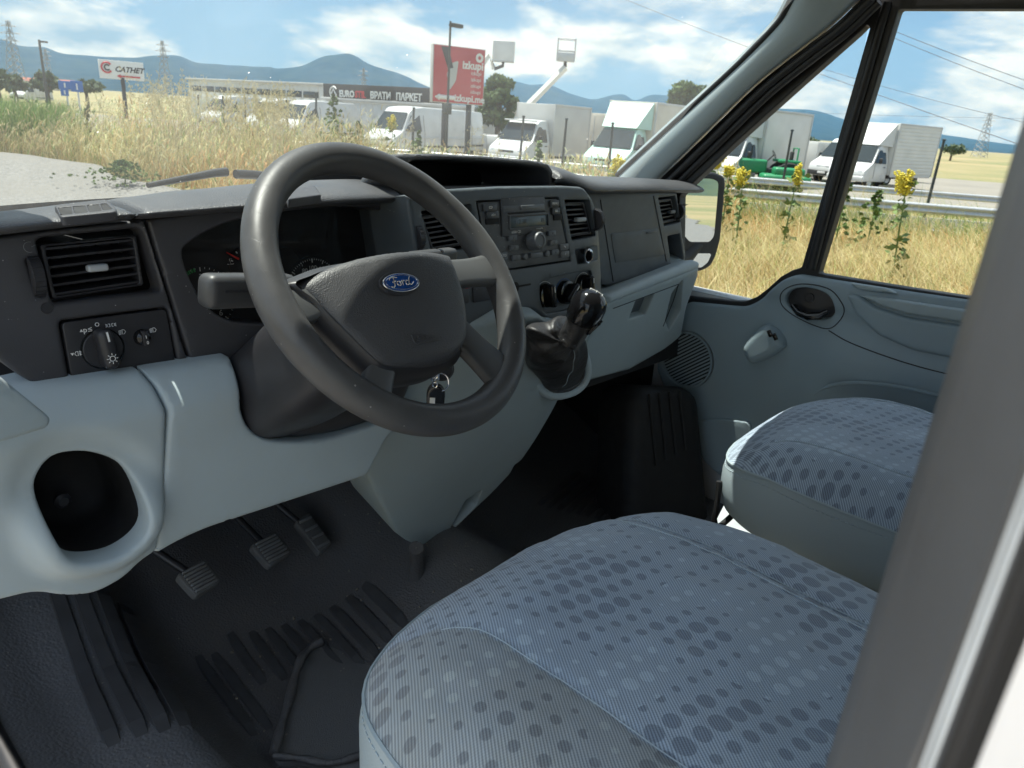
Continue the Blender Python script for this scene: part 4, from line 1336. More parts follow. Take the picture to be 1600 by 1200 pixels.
# bright ledge below the lid
LD = Frame((0.6, 0.94, 1.40), X_, (0, 0.25, 1))
ledge = sheet('dash_ledge', LD, fillet(LD.pxs([(946, 460), (1069, 411), (1086, 405), (1095, 409), (1094, 420), (955, 474)]), [0.002, 0.004, 0.01, 0.01, 0.004, 0.004]), (), 0.10, 0.012, M_LIGHT, dash, 0.008)
gb_o = fillet(GB.pxs([(945, 470), (955, 471), (1094, 418), (1092, 432), (1074, 480), (1066, 526), (1040, 547), (985, 579), (890, 605), (905, 560)]), [0, 0, 0.006, 0.01, 0.02, 0.02, 0.02, 0.01, 0, 0])
gb = sheet('glovebox_lower', GB, gb_o, [fillet(GB.pxs([(993, 471), (1023, 459), (1009, 491), (983, 499)]), 0.003, 2), fillet(GB.pxs([(1050, 458), (1067, 437), (1064, 486), (1046, 517), (1040, 500)]), 0.006, 3)], 0.16, 0.012, M_CONS, dash, 0.012, hole_depth=0.05, hole_r=0.004)
gb['label'] = 'grey lower glovebox with pull recess'
sheet('pull_void', GB, fillet(GB.pxs([(993, 471), (1023, 459), (1009, 491), (983, 499)]), 0.003, 2), (), 0.001, 0, M_STACK, gb, 0.02, flat_h=-0.022)
sheet('pocket_void', GB, fillet(GB.pxs([(1050, 458), (1067, 437), (1064, 486), (1046, 517), (1040, 500)]), 0.006, 3), (), 0.001, 0, M_MATTE, gb, 0.02, flat_h=-0.045)
seam(GB, [(958, 482), (1060, 444), (1052, 470), (1036, 510)], 0.0012, 0.0002)

# ---- knee panels
def kn_disp(x, y):
    z = 1.30 + y
    return -max(0, z - 1.365) ** 2 * 16
def cup_amp(y):
    return -0.008 + 0.036 * sstep(0.050, -0.045, y - kcy)
def kl_disp(x, y):
    h = kn_disp(x, y)
    d = edge_dist(ch2, np.array([[x, y]]))[0]
    return h + cup_amp(y) * sstep(0.038, 0.010, d)
CH = [(x_ + 20, y_ + 20) for x_, y_ in [(54, 770), (62, 738), (84, 714), (118, 706), (155, 709), (192, 726), (214, 765), (218, 806), (201, 834), (165, 857), (118, 865), (88, 855), (66, 815)]]
KN2 = Frame((-0.60, 0.851, 1.30), X_, Z_)
kcx, kcy = KN2.px(157, 805)
ch2 = [tuple(p) for p in crom([(x, y) for x, y in KN2.pxs(CH)], 4, True)]
kl_o = fillet(KN.pxs([(-70, 655), (0, 640), (78, 622), (243, 594), (253, 612), (262, 645), (259, 760), (247, 862), (222, 878), (195, 905), (150, 930), (100, 934), (55, 926), (0, 940), (-70, 950)]), [0, 0, 0, 0.003, 0.004, 0.004, 0, 0.012, 0.012, 0.012, 0.02, 0.02, 0.02, 0, 0])
kl = sheet('knee_panel', KN, kl_o, [ch2], 0.05, 0.008, M_LIGHT, dash, 0.0062, disp=kl_disp, hole_depth=0.03, hole_r=0.006)
kl['label'] = 'light grey knee panel with round cup holder opening'
# cup well behind the opening
rows = []
for k, (s, h) in enumerate(((1.01, 0.012), (1.0, -0.02), (0.97, -0.10), (0.90, -0.125), (0.0, -0.127))):
    rows.append([KN.P(kcx + (p[0] - kcx) * s, kcy + (p[1] - kcy) * s - 0.012 * (k > 1), cup_amp(p[1]) - 0.010 if k == 0 else h) for p in ch2])
well = grid_mesh('cup_well', rows, M_MATTE, dash, closed_u=True)
x, y = KN.px(126, 850)
lathe('well_bolt', [(0.010, -0.09), (0.010, -0.083), (0.006, -0.08), (0, -0.08)], KN.M(x + 0.01, y + 0.02), M_SLAT, dash, 20)
km_o = fillet(KN.pxs([(247, 593), (384, 570), (379, 600), (377, 640), (390, 672), (418, 688), (470, 691), (520, 684), (560, 672), (612, 655), (640, 625), (640, 655), (608, 680), (575, 744), (320, 828), (275, 849), (243, 868), (254, 780), (265, 645), (257, 612)]),
              [0.003, 0.003, 0.02, 0.02, 0.02, 0.02, 0.02, 0.01, 0.01, 0.01, 0, 0, 0.01, 0.01, 0.02, 0.02, 0.008, 0, 0, 0.004])
km = sheet('knee_panel', KN, km_o, (), 0.06, 0.007, M_LIGHT, dash, 0.011, disp=kn_disp)
km['label'] = 'light grey knee panel under the steering column'
x, y = KN.px(124, 700)
lathe('trim_screw', [(0.005, -0.006), (0.005, 0.0), (0.0035, 0.001), (0, 0.0)], KN.M(x, y, -0.0115), M_SLAT, dash, 18)
# blue-grey end cap at the door side
EC = Frame((-0.86, 0.80, 1.40), (1, 0.25, 0), (0, 0.25, 1))
sheet('end_cap', EC, fillet(EC.pxs([(-70, 540), (0, 585), (55, 630), (82, 652), (78, 668), (0, 692), (-70, 712)]), [0, 0, 0.01, 0.008, 0.006, 0, 0]), (), 0.05, 0.005, M_CONS, dash, 0.012)

# ---- lower centre console
co_o = fillet(CO.pxs([(640, 600), (690, 545), (715, 521), (742, 506), (790, 484), (832, 484), (843, 492), (860, 505), (900, 500), (942, 476), (957, 470), (962, 540), (915, 600), (882, 650), (850, 690), (822, 722), (740, 800), (694, 844), (664, 854), (640, 850), (620, 836), (604, 800), (590, 765), (577, 744), (590, 710), (612, 672)]),
              [0, 0, 0, 0, 0.01, 0.01, 0, 0, 0, 0, 0, 0.01, 0.01, 0.01, 0.01, 0.01, 0.01, 0.012, 0.012, 0.012, 0.012, 0.01, 0.01, 0.01, 0, 0])
ccx, ccy = CO.px(800, 640)
def co_disp(x, y):
    return -0.9 * max(0, x - 0.06) ** 2 - 0.8 * max(0, -0.12 - x) ** 2 + 0.022 * math.exp(-((x + 0.02) / 0.14) ** 2) * sstep(-0.5, -0.1, y)
V1 = [(728, 782), (753, 766), (745, 789), (709, 826), (703, 828)]
V2 = [(806, 729), (823, 721), (811, 752), (778, 779), (783, 770)]
cons = sheet('centre_console', CO, co_o, [fillet(CO.pxs(V1), 0.003, 2), fillet(CO.pxs(V2), 0.003, 2)], 0.14, 0.010, M_CONS, dash, 0.012, disp=co_disp, hole_depth=0.03, hole_r=0.003)
cons['label'] = 'grey lower console tapering down to the floor'
for V in (V1, V2):
    sheet('foot_vent_void', CO, fillet([(x, y) for x, y in CO.pxs(V)], 0.003, 2), (), 0.001, 0, M_MATTE, cons, 0.02, flat_h=-0.03)
bm = bmesh.new()
tube('console_foot', [onz(650, 856, 0.9), onz(651, 872, 0.86), onz(650, 905, 0.80)], [0.016, 0.014, 0.02], M_MAT, dash, 12)
# ------------------------------------------------------------------ steering wheel
swn = Vector((math.sin(R_(4.6)), -math.cos(R_(40.1)) * math.cos(R_(4.6)), math.sin(R_(40.1)) * math.cos(R_(4.6)))).normalized()
swa = (X_ - swn * swn.x).normalized()
SW = Frame((-0.488, 0.683, 1.5537), swa, swn.cross(swa))
wheel = thing('steering_wheel', 'worn dark grey four-spoke steering wheel with blue oval badge', 'steering wheel', tuple(SW.o))
RR, RT = 0.1775, 0.0188
rows = []
for i in range(96):
    a = 2 * math.pi * i / 96
    ca, sa = math.cos(a), math.sin(a)
    # thicker grips where the upper spokes meet the rim
    g = 1.0 + 0.05 * (math.exp(-((math.degrees(a) - 184) / 18) ** 2) + math.exp(-((math.degrees(a) - 12) / 18) ** 2))
    rows.append([SW.P(ca * (RR + RT * g * math.cos(t)), sa * (RR + RT * g * math.cos(t)), RT * 1.06 * math.sin(t) * g) for t in np.linspace(0, 2 * math.pi, 25)[:-1]])
grid_mesh('rim', rows, M_RIM, wheel, closed_u=True, closed_v=True)
HF = 0.030
pad_px = [(468, 432), (490, 420), (530, 406), (585, 398), (640, 395), (690, 397), (703, 402), (713, 425), (725, 462), (733, 505), (732, 530), (722, 548), (700, 560), (665, 566), (630, 568), (606, 562), (585, 545), (560, 520), (530, 490), (500, 458)]
pad_o = [tuple(p) for p in crom(SW.pxs(pad_px, HF), 4, True)]
def pad_disp(x, y):
    return -1.4 * (x * x) - 1.1 * (y - 0.0) ** 2 + 0.012
airbag = sheet('airbag_cover', SW, pad_o, (), 0.035, 0.012, M_AIRBAG, wheel, 0.008, disp=pad_disp, flat_h=HF)
# badge
bx, by = SW.px(628, 441, HF + 0.012)
BD = Frame(SW.P(bx, by, HF + 0.0122 - 1.4 * bx * bx - 1.1 * by * by), SW.a + SW.n * (2.8 * bx) * 0, SW.b)
tilt = Matrix.Rotation(R_(0), 4, 'Z')
def ell(rx, ry, n=40):
    return [(rx * math.cos(2 * math.pi * k / n), ry * math.sin(2 * math.pi * k / n)) for k in range(n)]
sheet('badge_recess', BD, ell(0.0305, 0.0150), (), 0.003, 0.001, M_SLAT, wheel, 0.006, flat_h=0.0008)
bz = sheet('badge', BD, ell(0.0270, 0.0120), (), 0.004, 0.001, M_CHROME, wheel, 0.005, flat_h=0.0024)
sheet('badge_field', BD, ell(0.0258, 0.0109), (), 0.002, 0.0006, M_BLUE, bz, 0.005, flat_h=0.0030, disp=lambda x, y: -0.9 * x * x)
tube('badge_line', [BD.P(x, y, 0.0032 - 0.9 * x * x) for x, y in ell(0.0236, 0.0090)], 0.0003, M_CHROME, bz, 4, True)
def script_word():
    """the badge's flowing script word, drawn as strokes"""
    S = [
        [(-0.0175, 0.0035), (-0.0155, 0.0062), (-0.011, 0.0066), (-0.0055, 0.0056)],
        [(-0.0105, 0.0063), (-0.0118, 0.0010), (-0.0135, -0.0042), (-0.0165, -0.0056), (-0.0182, -0.0040)],
        [(-0.0145, 0.0008), (-0.0112, 0.0012), (-0.0082, 0.0022)],
        [(-0.0050, 0.0012), (-0.0078, 0.0002), (-0.0082, -0.0030), (-0.0055, -0.0042), (-0.0034, -0.0018), (-0.0038, 0.0008), (-0.0050, 0.0012)],
        [(-0.0034, 0.0004), (-0.0012, 0.0006), (0.0002, 0.0016), (-0.0002, -0.0014), (-0.0008, -0.0040)],
        [(-0.0002, 0.0002), (0.0018, 0.0014), (0.0036, 0.0010)],
        [(0.0092, 0.0010), (0.0062, 0.0012), (0.0046, -0.0018), (0.0058, -0.0042), (0.0084, -0.0030), (0.0104, 0.0010)],
        [(0.0142, 0.0064), (0.0114, 0.0028), (0.0094, -0.0024), (0.0108, -0.0042), (0.0140, -0.0030), (0.0172, -0.0006)],
    ]
    bm = bmesh.new()
    for s in S:
        c = crom(s, 5)
        n = len(c)
        tube_bm(bm, [BD.P(x, y, 0.0033 - 0.9 * x * x) for x, y in c], [0.0006 + 0.0004 * math.sin(math.pi * i / (n - 1)) for i in range(n)], 6)
    return bm_obj('badge_script', bm, M_CHROME, bz)
script_word()
# embossed mark on the cover
ax, ay = SW.px(672, 522, HF + 0.01)
hz = lambda x, y: HF + pad_disp(x, y)
AM = Frame(SW.P(ax, ay, hz(ax, ay) + 0.0002), SW.a - SW.n * 2.8 * ax * -1 * 0, SW.b)
text('embossed_word', 'AIRBAG', 0.0085, AM.M(0, 0, 0.0), M_AIRBAG, airbag, ext=0.0006)
tube('embossed_frame', [AM.P(x, y, 0.0) for x, y in fillet([(-0.021, -0.0062), (0.021, -0.0062), (0.021, 0.0062), (-0.021, 0.0062)], 0.003)], 0.0006, M_AIRBAG, airbag, 4, True)
# hub body behind the cover
rows = []
for h, s in ((0.016, 0.98), (0.004, 1.10), (-0.03, 1.06), (-0.06, 0.8), (-0.065, 0.0)):
    mx = sum(p[0] for p in pad_o) / len(pad_o); my = sum(p[1] for p in pad_o) / len(pad_o)
    rows.append([SW.P(mx + (p[0] - mx) * s, my + (p[1] - my) * s, h) for p in pad_o])
grid_mesh('hub_shell', rows, M_SLAT, wheel, closed_u=True)
# spokes: from the hub to the rim, curved in section
def spoke(a_deg, w0, w1, r0, r1, mat, h0=0.006, h1=0.002, t=0.010, off=0.0):
    a = R_(a_deg); d = Vector((math.cos(a), math.sin(a))); s = Vector((-d.y, d.x))
    rows = []
    for i in range(9):
        f = i / 8
        r = r0 + (r1 - r0) * f; w = w0 + (w1 - w0) * (f ** 1.3) - 0.006 * math.sin(math.pi * f); h = h0 + (h1 - h0) * sstep(0, 1, f)
        ring_ = []
        for k in range(16):
            q = 2 * math.pi * k / 16
            cw, ch_ = math.copysign(abs(math.cos(q)) ** 0.45, math.cos(q)), math.copysign(abs(math.sin(q)) ** 0.6, math.sin(q))
            p = d * r + s * (cw * w / 2 + off * (1 - f))
            ring_.append(SW.P(p.x, p.y, h + ch_ * t))
        rows.append(ring_)
    return grid_mesh('spoke', rows, mat, wheel, closed_u=True)
spoke(186, 0.042, 0.048, 0.080, 0.170, M_SPOKE)
spoke(2, 0.042, 0.048, 0.070, 0.170, M_SPOKE)
spoke(229, 0.038, 0.040, 0.075, 0.170, M_SPOKE, 0.006, 0.002)
spoke(304, 0.046, 0.060, 0.070, 0.170, M_STALK, 0.004, 0.001)  # darker plastic paints the shade on the lower right spoke

# ------------------------------------------------------------------ steering column with stalks
colm = thing('steering_column', 'black plastic steering column shroud with indicator stalks', 'steering column', tuple(SW.P(0, 0, -0.2)))
rows = []
for (h, sx, sy, cy) in ((-0.045, 0.060, 0.055, 0.0), (-0.06, 0.072, 0.066, -0.004), (-0.12, 0.076, 0.070, -0.006), (-0.20, 0.078, 0.072, -0.006), (-0.28, 0.078, 0.070, -0.002), (-0.36, 0.076, 0.066, 0.005)):
    ring_ = []
    for k in range(40):
        q = 2 * math.pi * k / 40
        cw, ch_ = math.copysign(abs(math.cos(q)) ** 0.55, math.cos(q)), math.copysign(abs(math.sin(q)) ** 0.55, math.sin(q))
        ring_.append(SW.P(cw * sx, ch_ * sy + cy, h))
    rows.append(ring_)
grid_mesh('column_shroud', rows, M_SLAT, colm, closed_u=True)
# lower cowl filling the cut-out of the knee panel
cow = Frame((-0.47, 0.905, 1.30), X_, (0, 0.1, 1))
sheet('column_cowl', cow, fillet(cow.pxs([(392, 560), (386, 640), (400, 668), (425, 681), (470, 684), (530, 675), (580, 658), (625, 630), (640, 560), (520, 520)]), 0.02), (), 0.10, 0.02, M_SLAT, colm, 0.012, disp=lambda x, y: 0.030 * sstep(-0.10, 0.06, y))
tube('cowl_clip', [cow.P(*cow.px(505, 659), 0.012), cow.P(*cow.px(528, 656), 0.012)], 0.004, M_STEEL, colm, 6)
def stalk(u0, v0, u1, v1, y, h, t, mat):
    a, b = ony(u0, v0, y), ony(u1, v1, y + 0.015)
    d = (b - a); L = d.length; d.normalize()
    up = (Z_ - d * Z_.dot(d)).normalized(); n = d.cross(up)
    M = Matrix(((d.x, up.x, n.x, 0), (d.y, up.y, n.y, 0), (d.z, up.z, n.z, 0), (0, 0, 0, 1)))
    M.translation = (a + b) / 2
    return box('stalk', (L, h, t), M, mat, colm, min(h, t) * 0.32, 4), M, L
s1, Ms, Ls = stalk(316, 455, 455, 452, 0.80, 0.040, 0.032, M_STALK)
s1['label'] = 'grey indicator stalk'
box('stalk_groove', (0.044, 0.0028, 0.0012), Ms @ Matrix.Translation((-0.022, 0.002, -0.0162)), M_SLAT, s1)
box('stalk_groove', (0.044, 0.0028, 0.0012), Ms @ Matrix.Translation((-0.022, 0.002, 0.0162)), M_SLAT, s1)
text('arrow', '\u21e6', 0.020, Ms @ Matrix.Translation((0.014, 0.002, 0.0164)), M_PRINT, s1)
s2, M2, L2 = stalk(640, 408, 708, 400, 0.80, 0.026, 0.022, M_STALK)
s2['label'] = 'grey wiper stalk tip'
box('stalk_ring', (0.010, 0.027, 0.021), M2 @ Matrix.Translation((0.012, 0, 0)), M_GLOSS, s2, 0.004)
lathe('ignition_lock', [(0.019, 0), (0.019, 0.012), (0.015, 0.016), (0, 0.016)], Frame(ony(690, 575, 0.80), (0.8, -0.6, 0), (0, 0.1, 1)).M(0, 0, -0.004), M_SLAT, colm, 24)

# ------------------------------------------------------------------ keys hanging from the lock
kp = ony(682, 590, 0.755)
keys = thing('key_bunch', 'black car key fob with silver ring hanging below the steering wheel', 'keys', tuple(kp))
KF = Frame(kp, (0.75, -0.66, 0), Z_)
tube('key_ring', [KF.P(0.006 + 0.012 * math.cos(a), -0.006 + 0.014 * math.sin(a), 0.003) for a in np.linspace(0, 2 * math.pi, 25)[:-1]], 0.0011, M_CHROME, keys, 6, True)
box('key_blade', (0.009, 0.036, 0.0025), KF.M(0.0, 0.014, 0.0), M_CHROME, keys, 0.0008)
for k in range(4):
    tube('chain_link', [KF.P(-0.004 + 0.0035 * math.cos(a) + 0.002 * (k % 2), 0.012 - k * 0.007 + 0.005 * math.sin(a), 0.004 + 0.001 * (k % 2)) for a in np.linspace(0, 2 * math.pi, 13)[:-1]], 0.0009, M_CHROME, keys, 5, True)
sheet('fob', KF, fillet([(-0.013, -0.062), (0.011, -0.064), (0.014, -0.022), (0.006, -0.012), (-0.008, -0.012), (-0.014, -0.024)], 0.006), (), 0.010, 0.003, M_GLOSS, keys, 0.005, flat_h=0.004)
box('fob_label', (0.008, 0.030, 0.0008), KF.M(-0.005, -0.045, 0.0044), M_WHITEPAPER, keys, 0.0002)
box('blue_tag', (0.012, 0.024, 0.004), KF.M(0.019, -0.056, 0.0, R_(25)), M_BLUEP, keys, 0.0015)

# ------------------------------------------------------------------ gear lever
gbx, gby = CO.px(866, 578)
gear = thing('gear_lever', 'black gear lever with glossy knob and crumpled leather gaiter', 'gear lever', tuple(CO.P(gbx, gby, 0)))
base_px = [(806, 520), (836, 510), (866, 512), (893, 530), (908, 562), (908, 588), (890, 606), (858, 610), (836, 592), (818, 566), (806, 540)]
bo = crom(CO.pxs(base_px), 4, True)
bc = np.array(bo).mean(0)
nk = ony(889, 534, 0.775)
N0 = [CO.P(x, y, 0.002) for x, y in bo]
nN = len(N0)
axis = (ony(921, 476, 0.750) - nk).normalized()
sa_ = (X_ - axis * axis.x).normalized(); sb_ = axis.cross(sa_)
ctr0 = CO.P(bc[0], bc[1], 0.0)
# orient the neck circle like the base loop
neck = []
for p in N0:
    d = p - ctr0; a = math.atan2(d.dot(sb_), d.dot(sa_)); neck.append(nk + (sa_ * math.cos(a) + sb_ * math.sin(a)) * 0.022)
rows = []
for i in range(26):
    t = i / 25
    bulge = 0.030 * math.sin(math.pi * min(1, t * 1.15)) * (1 if t < 0.87 else 0.6)
    row = []
    for j in range(nN):
        p = N0[j].lerp(neck[j], t ** 0.85)
        c = ctr0.lerp(nk, t ** 0.85)
        o = (p - c); L = o.length; o.normalize()
        fold = 0.0085 * math.sin(j / nN * 2 * math.pi * 5 + 4.5 * t) * math.sin(math.pi * t) ** 0.7 + 0.016 * mnoise.noise(p * 26) * math.sin(math.pi * t)
        gather = 0.0022 * math.sin(j / nN * 2 * math.pi * 14) * sstep(0.78, 0.95, t)
        row.append(p + o * (bulge + fold + gather) + Vector((-0.010, -0.006, 0.012)) * math.sin(math.pi * t))
    rows.append(row)
grid_mesh('gaiter', rows, M_LEATHER, gear, closed_u=True, flip=True, subs=1)
tube('gaiter_collar', [n + axis * 0.002 for n in neck], 0.0042, M_LEATHER, gear, 8, True)
tube('gaiter_base', N0, 0.006, M_LEATHER, gear, 8, True)
tube('gaiter_surround', [ctr0 + (p_ - ctr0) * 1.13 for p_ in N0], 0.011, M_LIGHT, gear, 10, True)
tube('gaiter_stitch', [rows[i][j_] + (rows[i][j_] - ctr0.lerp(nk, i / 25)).normalized() * 0.0006 for i, j_ in ((i, 26) for i in range(2, 22))], 0.0007, M_THREAD, gear, 4)
KM = Matrix(((sa_.x, sb_.x, axis.x, nk.x), (sa_.y, sb_.y, axis.y, nk.y), (sa_.z, sb_.z, axis.z, nk.z), (0, 0, 0, 1)))
lathe('knob_sleeve', [(0.0185, -0.004), (0.0195, 0.006), (0.0200, 0.030), (0.0225, 0.036)], KM @ Matrix.Scale(1.2, 4), M_LEATHER, gear, 32)
lathe('knob', [(0.0225, 0.034), (0.0258, 0.044), (0.0270, 0.056), (0.0262, 0.068), (0.0225, 0.078), (0.0145, 0.085), (0.006, 0.0875), (0, 0.088)], KM @ Matrix.Scale(1.2, 4), M_GLOSS, gear, 40)
for k in range(6):
    bm = bmesh.new()
    a = -1.6 + k * 0.32
    tube_bm(bm, [KM @ Matrix.Scale(1.2, 4) @ Vector((math.cos(a + 0.05 * math.sin(z * 300)) * (0.0218 + (z - 0.03) * 0.30), math.sin(a + 0.05 * math.sin(z * 300)) * (0.0218 + (z - 0.03) * 0.30), z)) for z in np.linspace(0.026, 0.046 + 0.003 * (k % 3), 6)], 0.0022, 6)
    bm_obj('grip_ridge', bm, M_GLOSS, gear)
def shift_map():
    bm = bmesh.new()
    def P(x, y):
        r = math.hypot(x, y); z = 0.0882 - 9.5 * r * r
        return KM @ Matrix.Scale(1.2, 4) @ (Matrix.Rotation(R_(-62), 4, 'Z') @ Vector((x, y, z)))
    for s in ([(-0.010, 0.007), (-0.010, -0.007)], [(0, 0.007), (0, -0.007)], [(0.010, 0.007), (0.010, -0.007)], [(-0.010, 0), (0.010, 0)]):
        tube_bm(bm, [P(s[0][0] + (s[1][0] - s[0][0]) * t, s[0][1] + (s[1][1] - s[0][1]) * t) for t in np.linspace(0, 1, 6)], 0.0005, 4)
    return bm_obj('shift_map', bm, M_PRINT, gear)
shift_map()

# ------------------------------------------------------------------ pedals
M_PEDRIB = plain('lit_pedal_rib', (0.22, 0.22, 0.22), 0.5)  # paler than the pads, painting the light caught on the ribs
def pedal(name, label, cx, cy_, cz, w, h, tilt, yaw, nrib, arm):
    F = Frame((cx, cy_, cz), (math.cos(yaw), math.sin(yaw), 0), (0, math.sin(tilt), math.cos(tilt)))
    t = thing(name, label, 'pedal', (cx, cy_, cz - h / 2))
    sheet('pedal_pad', F, fillet([(-w * .42, -h / 2), (w * .5, -h / 2 + h * .08), (w * .46, h / 2), (-w * .5, h / 2 - h * .06)], w * 0.14), (), 0.014, 0.004, M_PEDAL, t, 0.01)
    for k in range(nrib):
        y = -h * 0.36 + h * 0.72 * k / (nrib - 1)
        box('pad_rib', (w * 0.72, h * 0.055, 0.006), F.M(0, y, 0.002), M_PEDRIB, t, 0.001)
    tube('pedal_arm', [F.P(0, h * 0.1, -0.012), F.P(*arm[0]), F.P(*arm[1])], 0.008, M_SLAT, t, 8)
    return t
p = ony(312, 902, 1.22)
pedal('clutch_pedal', 'square ribbed rubber clutch pedal, grey, nearest the entry step', p.x, p.y, p.z, 0.066, 0.062, R_(58), R_(10), 7, ((-0.03, 0.12, -0.03), (-0.035, 0.30, -0.02)))
p = ony(425, 857, 1.24)
pedal('brake_pedal', 'ribbed rubber brake pedal between clutch and accelerator', p.x, p.y, p.z, 0.070, 0.066, R_(58), R_(8), 7, ((-0.005, 0.12, -0.03), (0.0, 0.30, -0.02)))
p = ony(491, 832, 1.26)
pedal('accelerator_pedal', 'tall narrow accelerator pedal beside the console', p.x, p.y, p.z, 0.046, 0.098, R_(55), R_(8), 4, ((-0.02, 0.10, -0.02), (-0.04, 0.22, 0.0)))

# ------------------------------------------------------------------ seats
def seat(name, label, cx, y0, y1, w, ztop, drop, side_h, grime, seamx, back_y):
    t = thing(name, label, 'seat', (cx, (y0 + y1) / 2, 0.72))
    yc, hl, hw = (y0 + y1) / 2, (y1 - y0) / 2, w / 2
    def plan(a, s, ex=3.2):
        ca, sa = math.cos(a), math.sin(a)
        r = (abs(ca) ** ex + abs(sa) ** ex) ** (-1 / ex)
        x, y = r * ca * hw, r * sa * hl
        # front corners rounder, front edge slightly bowed
        y += 0.018 * max(0, sa) * (1 - (x / hw) ** 2)
        return x * s, y * s
    def sx_l(y):     # left bolster seam, curls outward at the front
        return -hw + seamx - 1.5 * max(0, y - hl * 0.50) ** 2 * 2.2
    def top(x, y, s):
        z = ztop - drop * (s ** 7) - 0.010 * (s ** 2)
        bol = 0.008 * sstep(hw - seamx - 0.03, hw - 0.035, abs(x)) * (1 - s ** 10)
        gr = 0
        for sgn in (-1, 1):
            q = sx_l(y)
            d = (x - q) if sgn < 0 else (-x - q)
            gr += 0.003 * math.exp(-(d / 0.006) ** 2)
        z += bol - gr * (1 - s ** 12)
        z -= 0.028 * sstep(hl * 0.50, hl * 1.10, y)
        z += 0.006 * mnoise.noise(Vector((x * 9 + cx * 9, y * 9, 0.3))) + 0.0022 * mnoise.noise(Vector((x * 30 + y * 12, y * 9 - x * 5, cx * 3))) + 0.0012 * mnoise.noise(Vector((x * 45, y * 45, cx)))
        return z
    NA, NR = 200, 70
    V, F, bolv = [], [], []
    for i in range(NR + 1):
        s = (i / NR) ** 0.8
        for j in range(NA):
            a = 2 * math.pi * j / NA
            x, y = plan(a, s, 2.0 + 1.4 * s)
            V.append((cx + x, yc + y, top(x, y, s)))
            bolv.append(grime * (1.0 if x < sx_l(y) - 0.001 else 0.0))
    for i in range(NR):
        for j in range(NA):
            a, b = i * NA + j, i * NA + (j + 1) % NA
            F.append((a, a + NA, b + NA, b))
    o = mesh_from('seat_cloth', V, F, M_CLOTH, t)
    at = o.data.attributes.new('bolster', 'FLOAT', 'POINT')
    at.data.foreach_set('value', bolv)
    o['label'] = 'blue-grey dotted seat cloth'
    # vinyl sides
    rim_ = V[NR * NA:]
    rows = []
    for k, (s, dz) in enumerate(((0.994, 0.002), (1.004, -0.010), (1.018, -0.045), (1.016, -side_h * 0.6), (0.985, -side_h * 0.9), (0.93, -side_h), (0.6, -side_h))):
        rows.append([Vector((cx + (p[0] - cx) * s, yc + (p[1] - yc) * s, (p[2] if k < 2 else (p[2] * (1 - min(1, k / 4)) + (ztop - drop) * min(1, k / 4))) + dz + 0.003 * mnoise.noise(Vector((p[0] * 14, p[1] * 14, k * 0.6)))) ) for p in rim_])
    v = grid_mesh('seat_side', rows, M_VINYL, t, closed_u=True, flip=True)
    v['label'] = 'grey vinyl seat side'
    tube('piping', [Vector((cx + (p[0] - cx) * 1.002, yc + (p[1] - yc) * 1.002, p[2] - 0.002)) for p in rim_[::2]], 0.0032, M_VINYL, t, 6, True)
    # stitches below the piping and along the bolster seams
    bm = bmesh.new()
    for j in range(0, NA):
        p = Vector(rows[1][j]); q = Vector(rows[1][(j + 1) % NA])
        n = (p - Vector((cx, yc, p.z))).normalized() * 0.0015
        tube_bm(bm, [p + n + Vector((0, 0, -0.006)), p.lerp(q, 0.62) + n + Vector((0, 0, -0.006))], 0.0008, 4)
    so_ = bm_obj('stitching', bm, M_THREAD, t)
    so_['kind'] = 'stuff'
    for sgn in (-1, 1):
        for off in (0.0, 0.016):
            if sgn < 0 and off:
                continue
            pts = []
            for y in np.linspace(-hl * 0.9, hl * 0.93, 40):
                x = sx_l(y) + off
                x = x if sgn < 0 else -x
                # find s for this point
                best = max(0.0, min(1, max(abs(x) / hw, abs(y) / hl) ** 1.0))
                ss = min(1.0, (abs(x / hw) ** 3.2 + abs(y / hl) ** 3.2) ** (1 / 3.2))
                if ss < 0.955:
                    pts.append(Vector((cx + x, yc + y, top(x, y, ss) + 0.0012)))
            tube('seam_thread', pts, 0.0008, M_THREAD, t, 4)
    # pedestal
    box('seat_base', (w * 0.78, (y1 - y0) * 0.8, 0.22), (cx, yc - 0.03, 0.83), M_SEAL, t, 0.02)
    # backrest, outside the picture behind the camera's field
    rows = []
    for k, (z, ww, yy, th) in enumerate(((ztop - 0.05, 0.9, 0, 0.13), (ztop + 0.1, 1.0, -0.02, 0.14), (ztop + 0.35, 0.98, -0.07, 0.12), (ztop + 0.55, 0.8, -0.12, 0.09), (ztop + 0.6, 0.5, -0.13, 0.04))):
        rows.append([Vector((cx + math.copysign(abs(math.cos(q)) ** 0.6, math.cos(q)) * hw * ww * 0.92, back_y + yy + math.copysign(abs(math.sin(q)) ** 0.6, math.sin(q)) * th / 2, z)) for q in np.linspace(0, 2 * math.pi, 33)[:-1]])
    b = grid_mesh('backrest', rows, M_VINYL, t, closed_u=True, subs=1)
    return t
ds = seat('driver_seat', 'blue-grey dotted cloth driver seat with grimy left bolster, behind the steering wheel', -0.456, -0.02, 0.528, 0.575, 1.284, 0.050, 0.20, 1.0, 0.135, -0.12)
psx = seat('passenger_seat', 'blue-grey dotted cloth passenger seat with frayed edge beside the door', 0.435, 0.02, 0.575, 0.52, 1.235, 0.065, 0.145, 0.0, 0.075, -0.10)
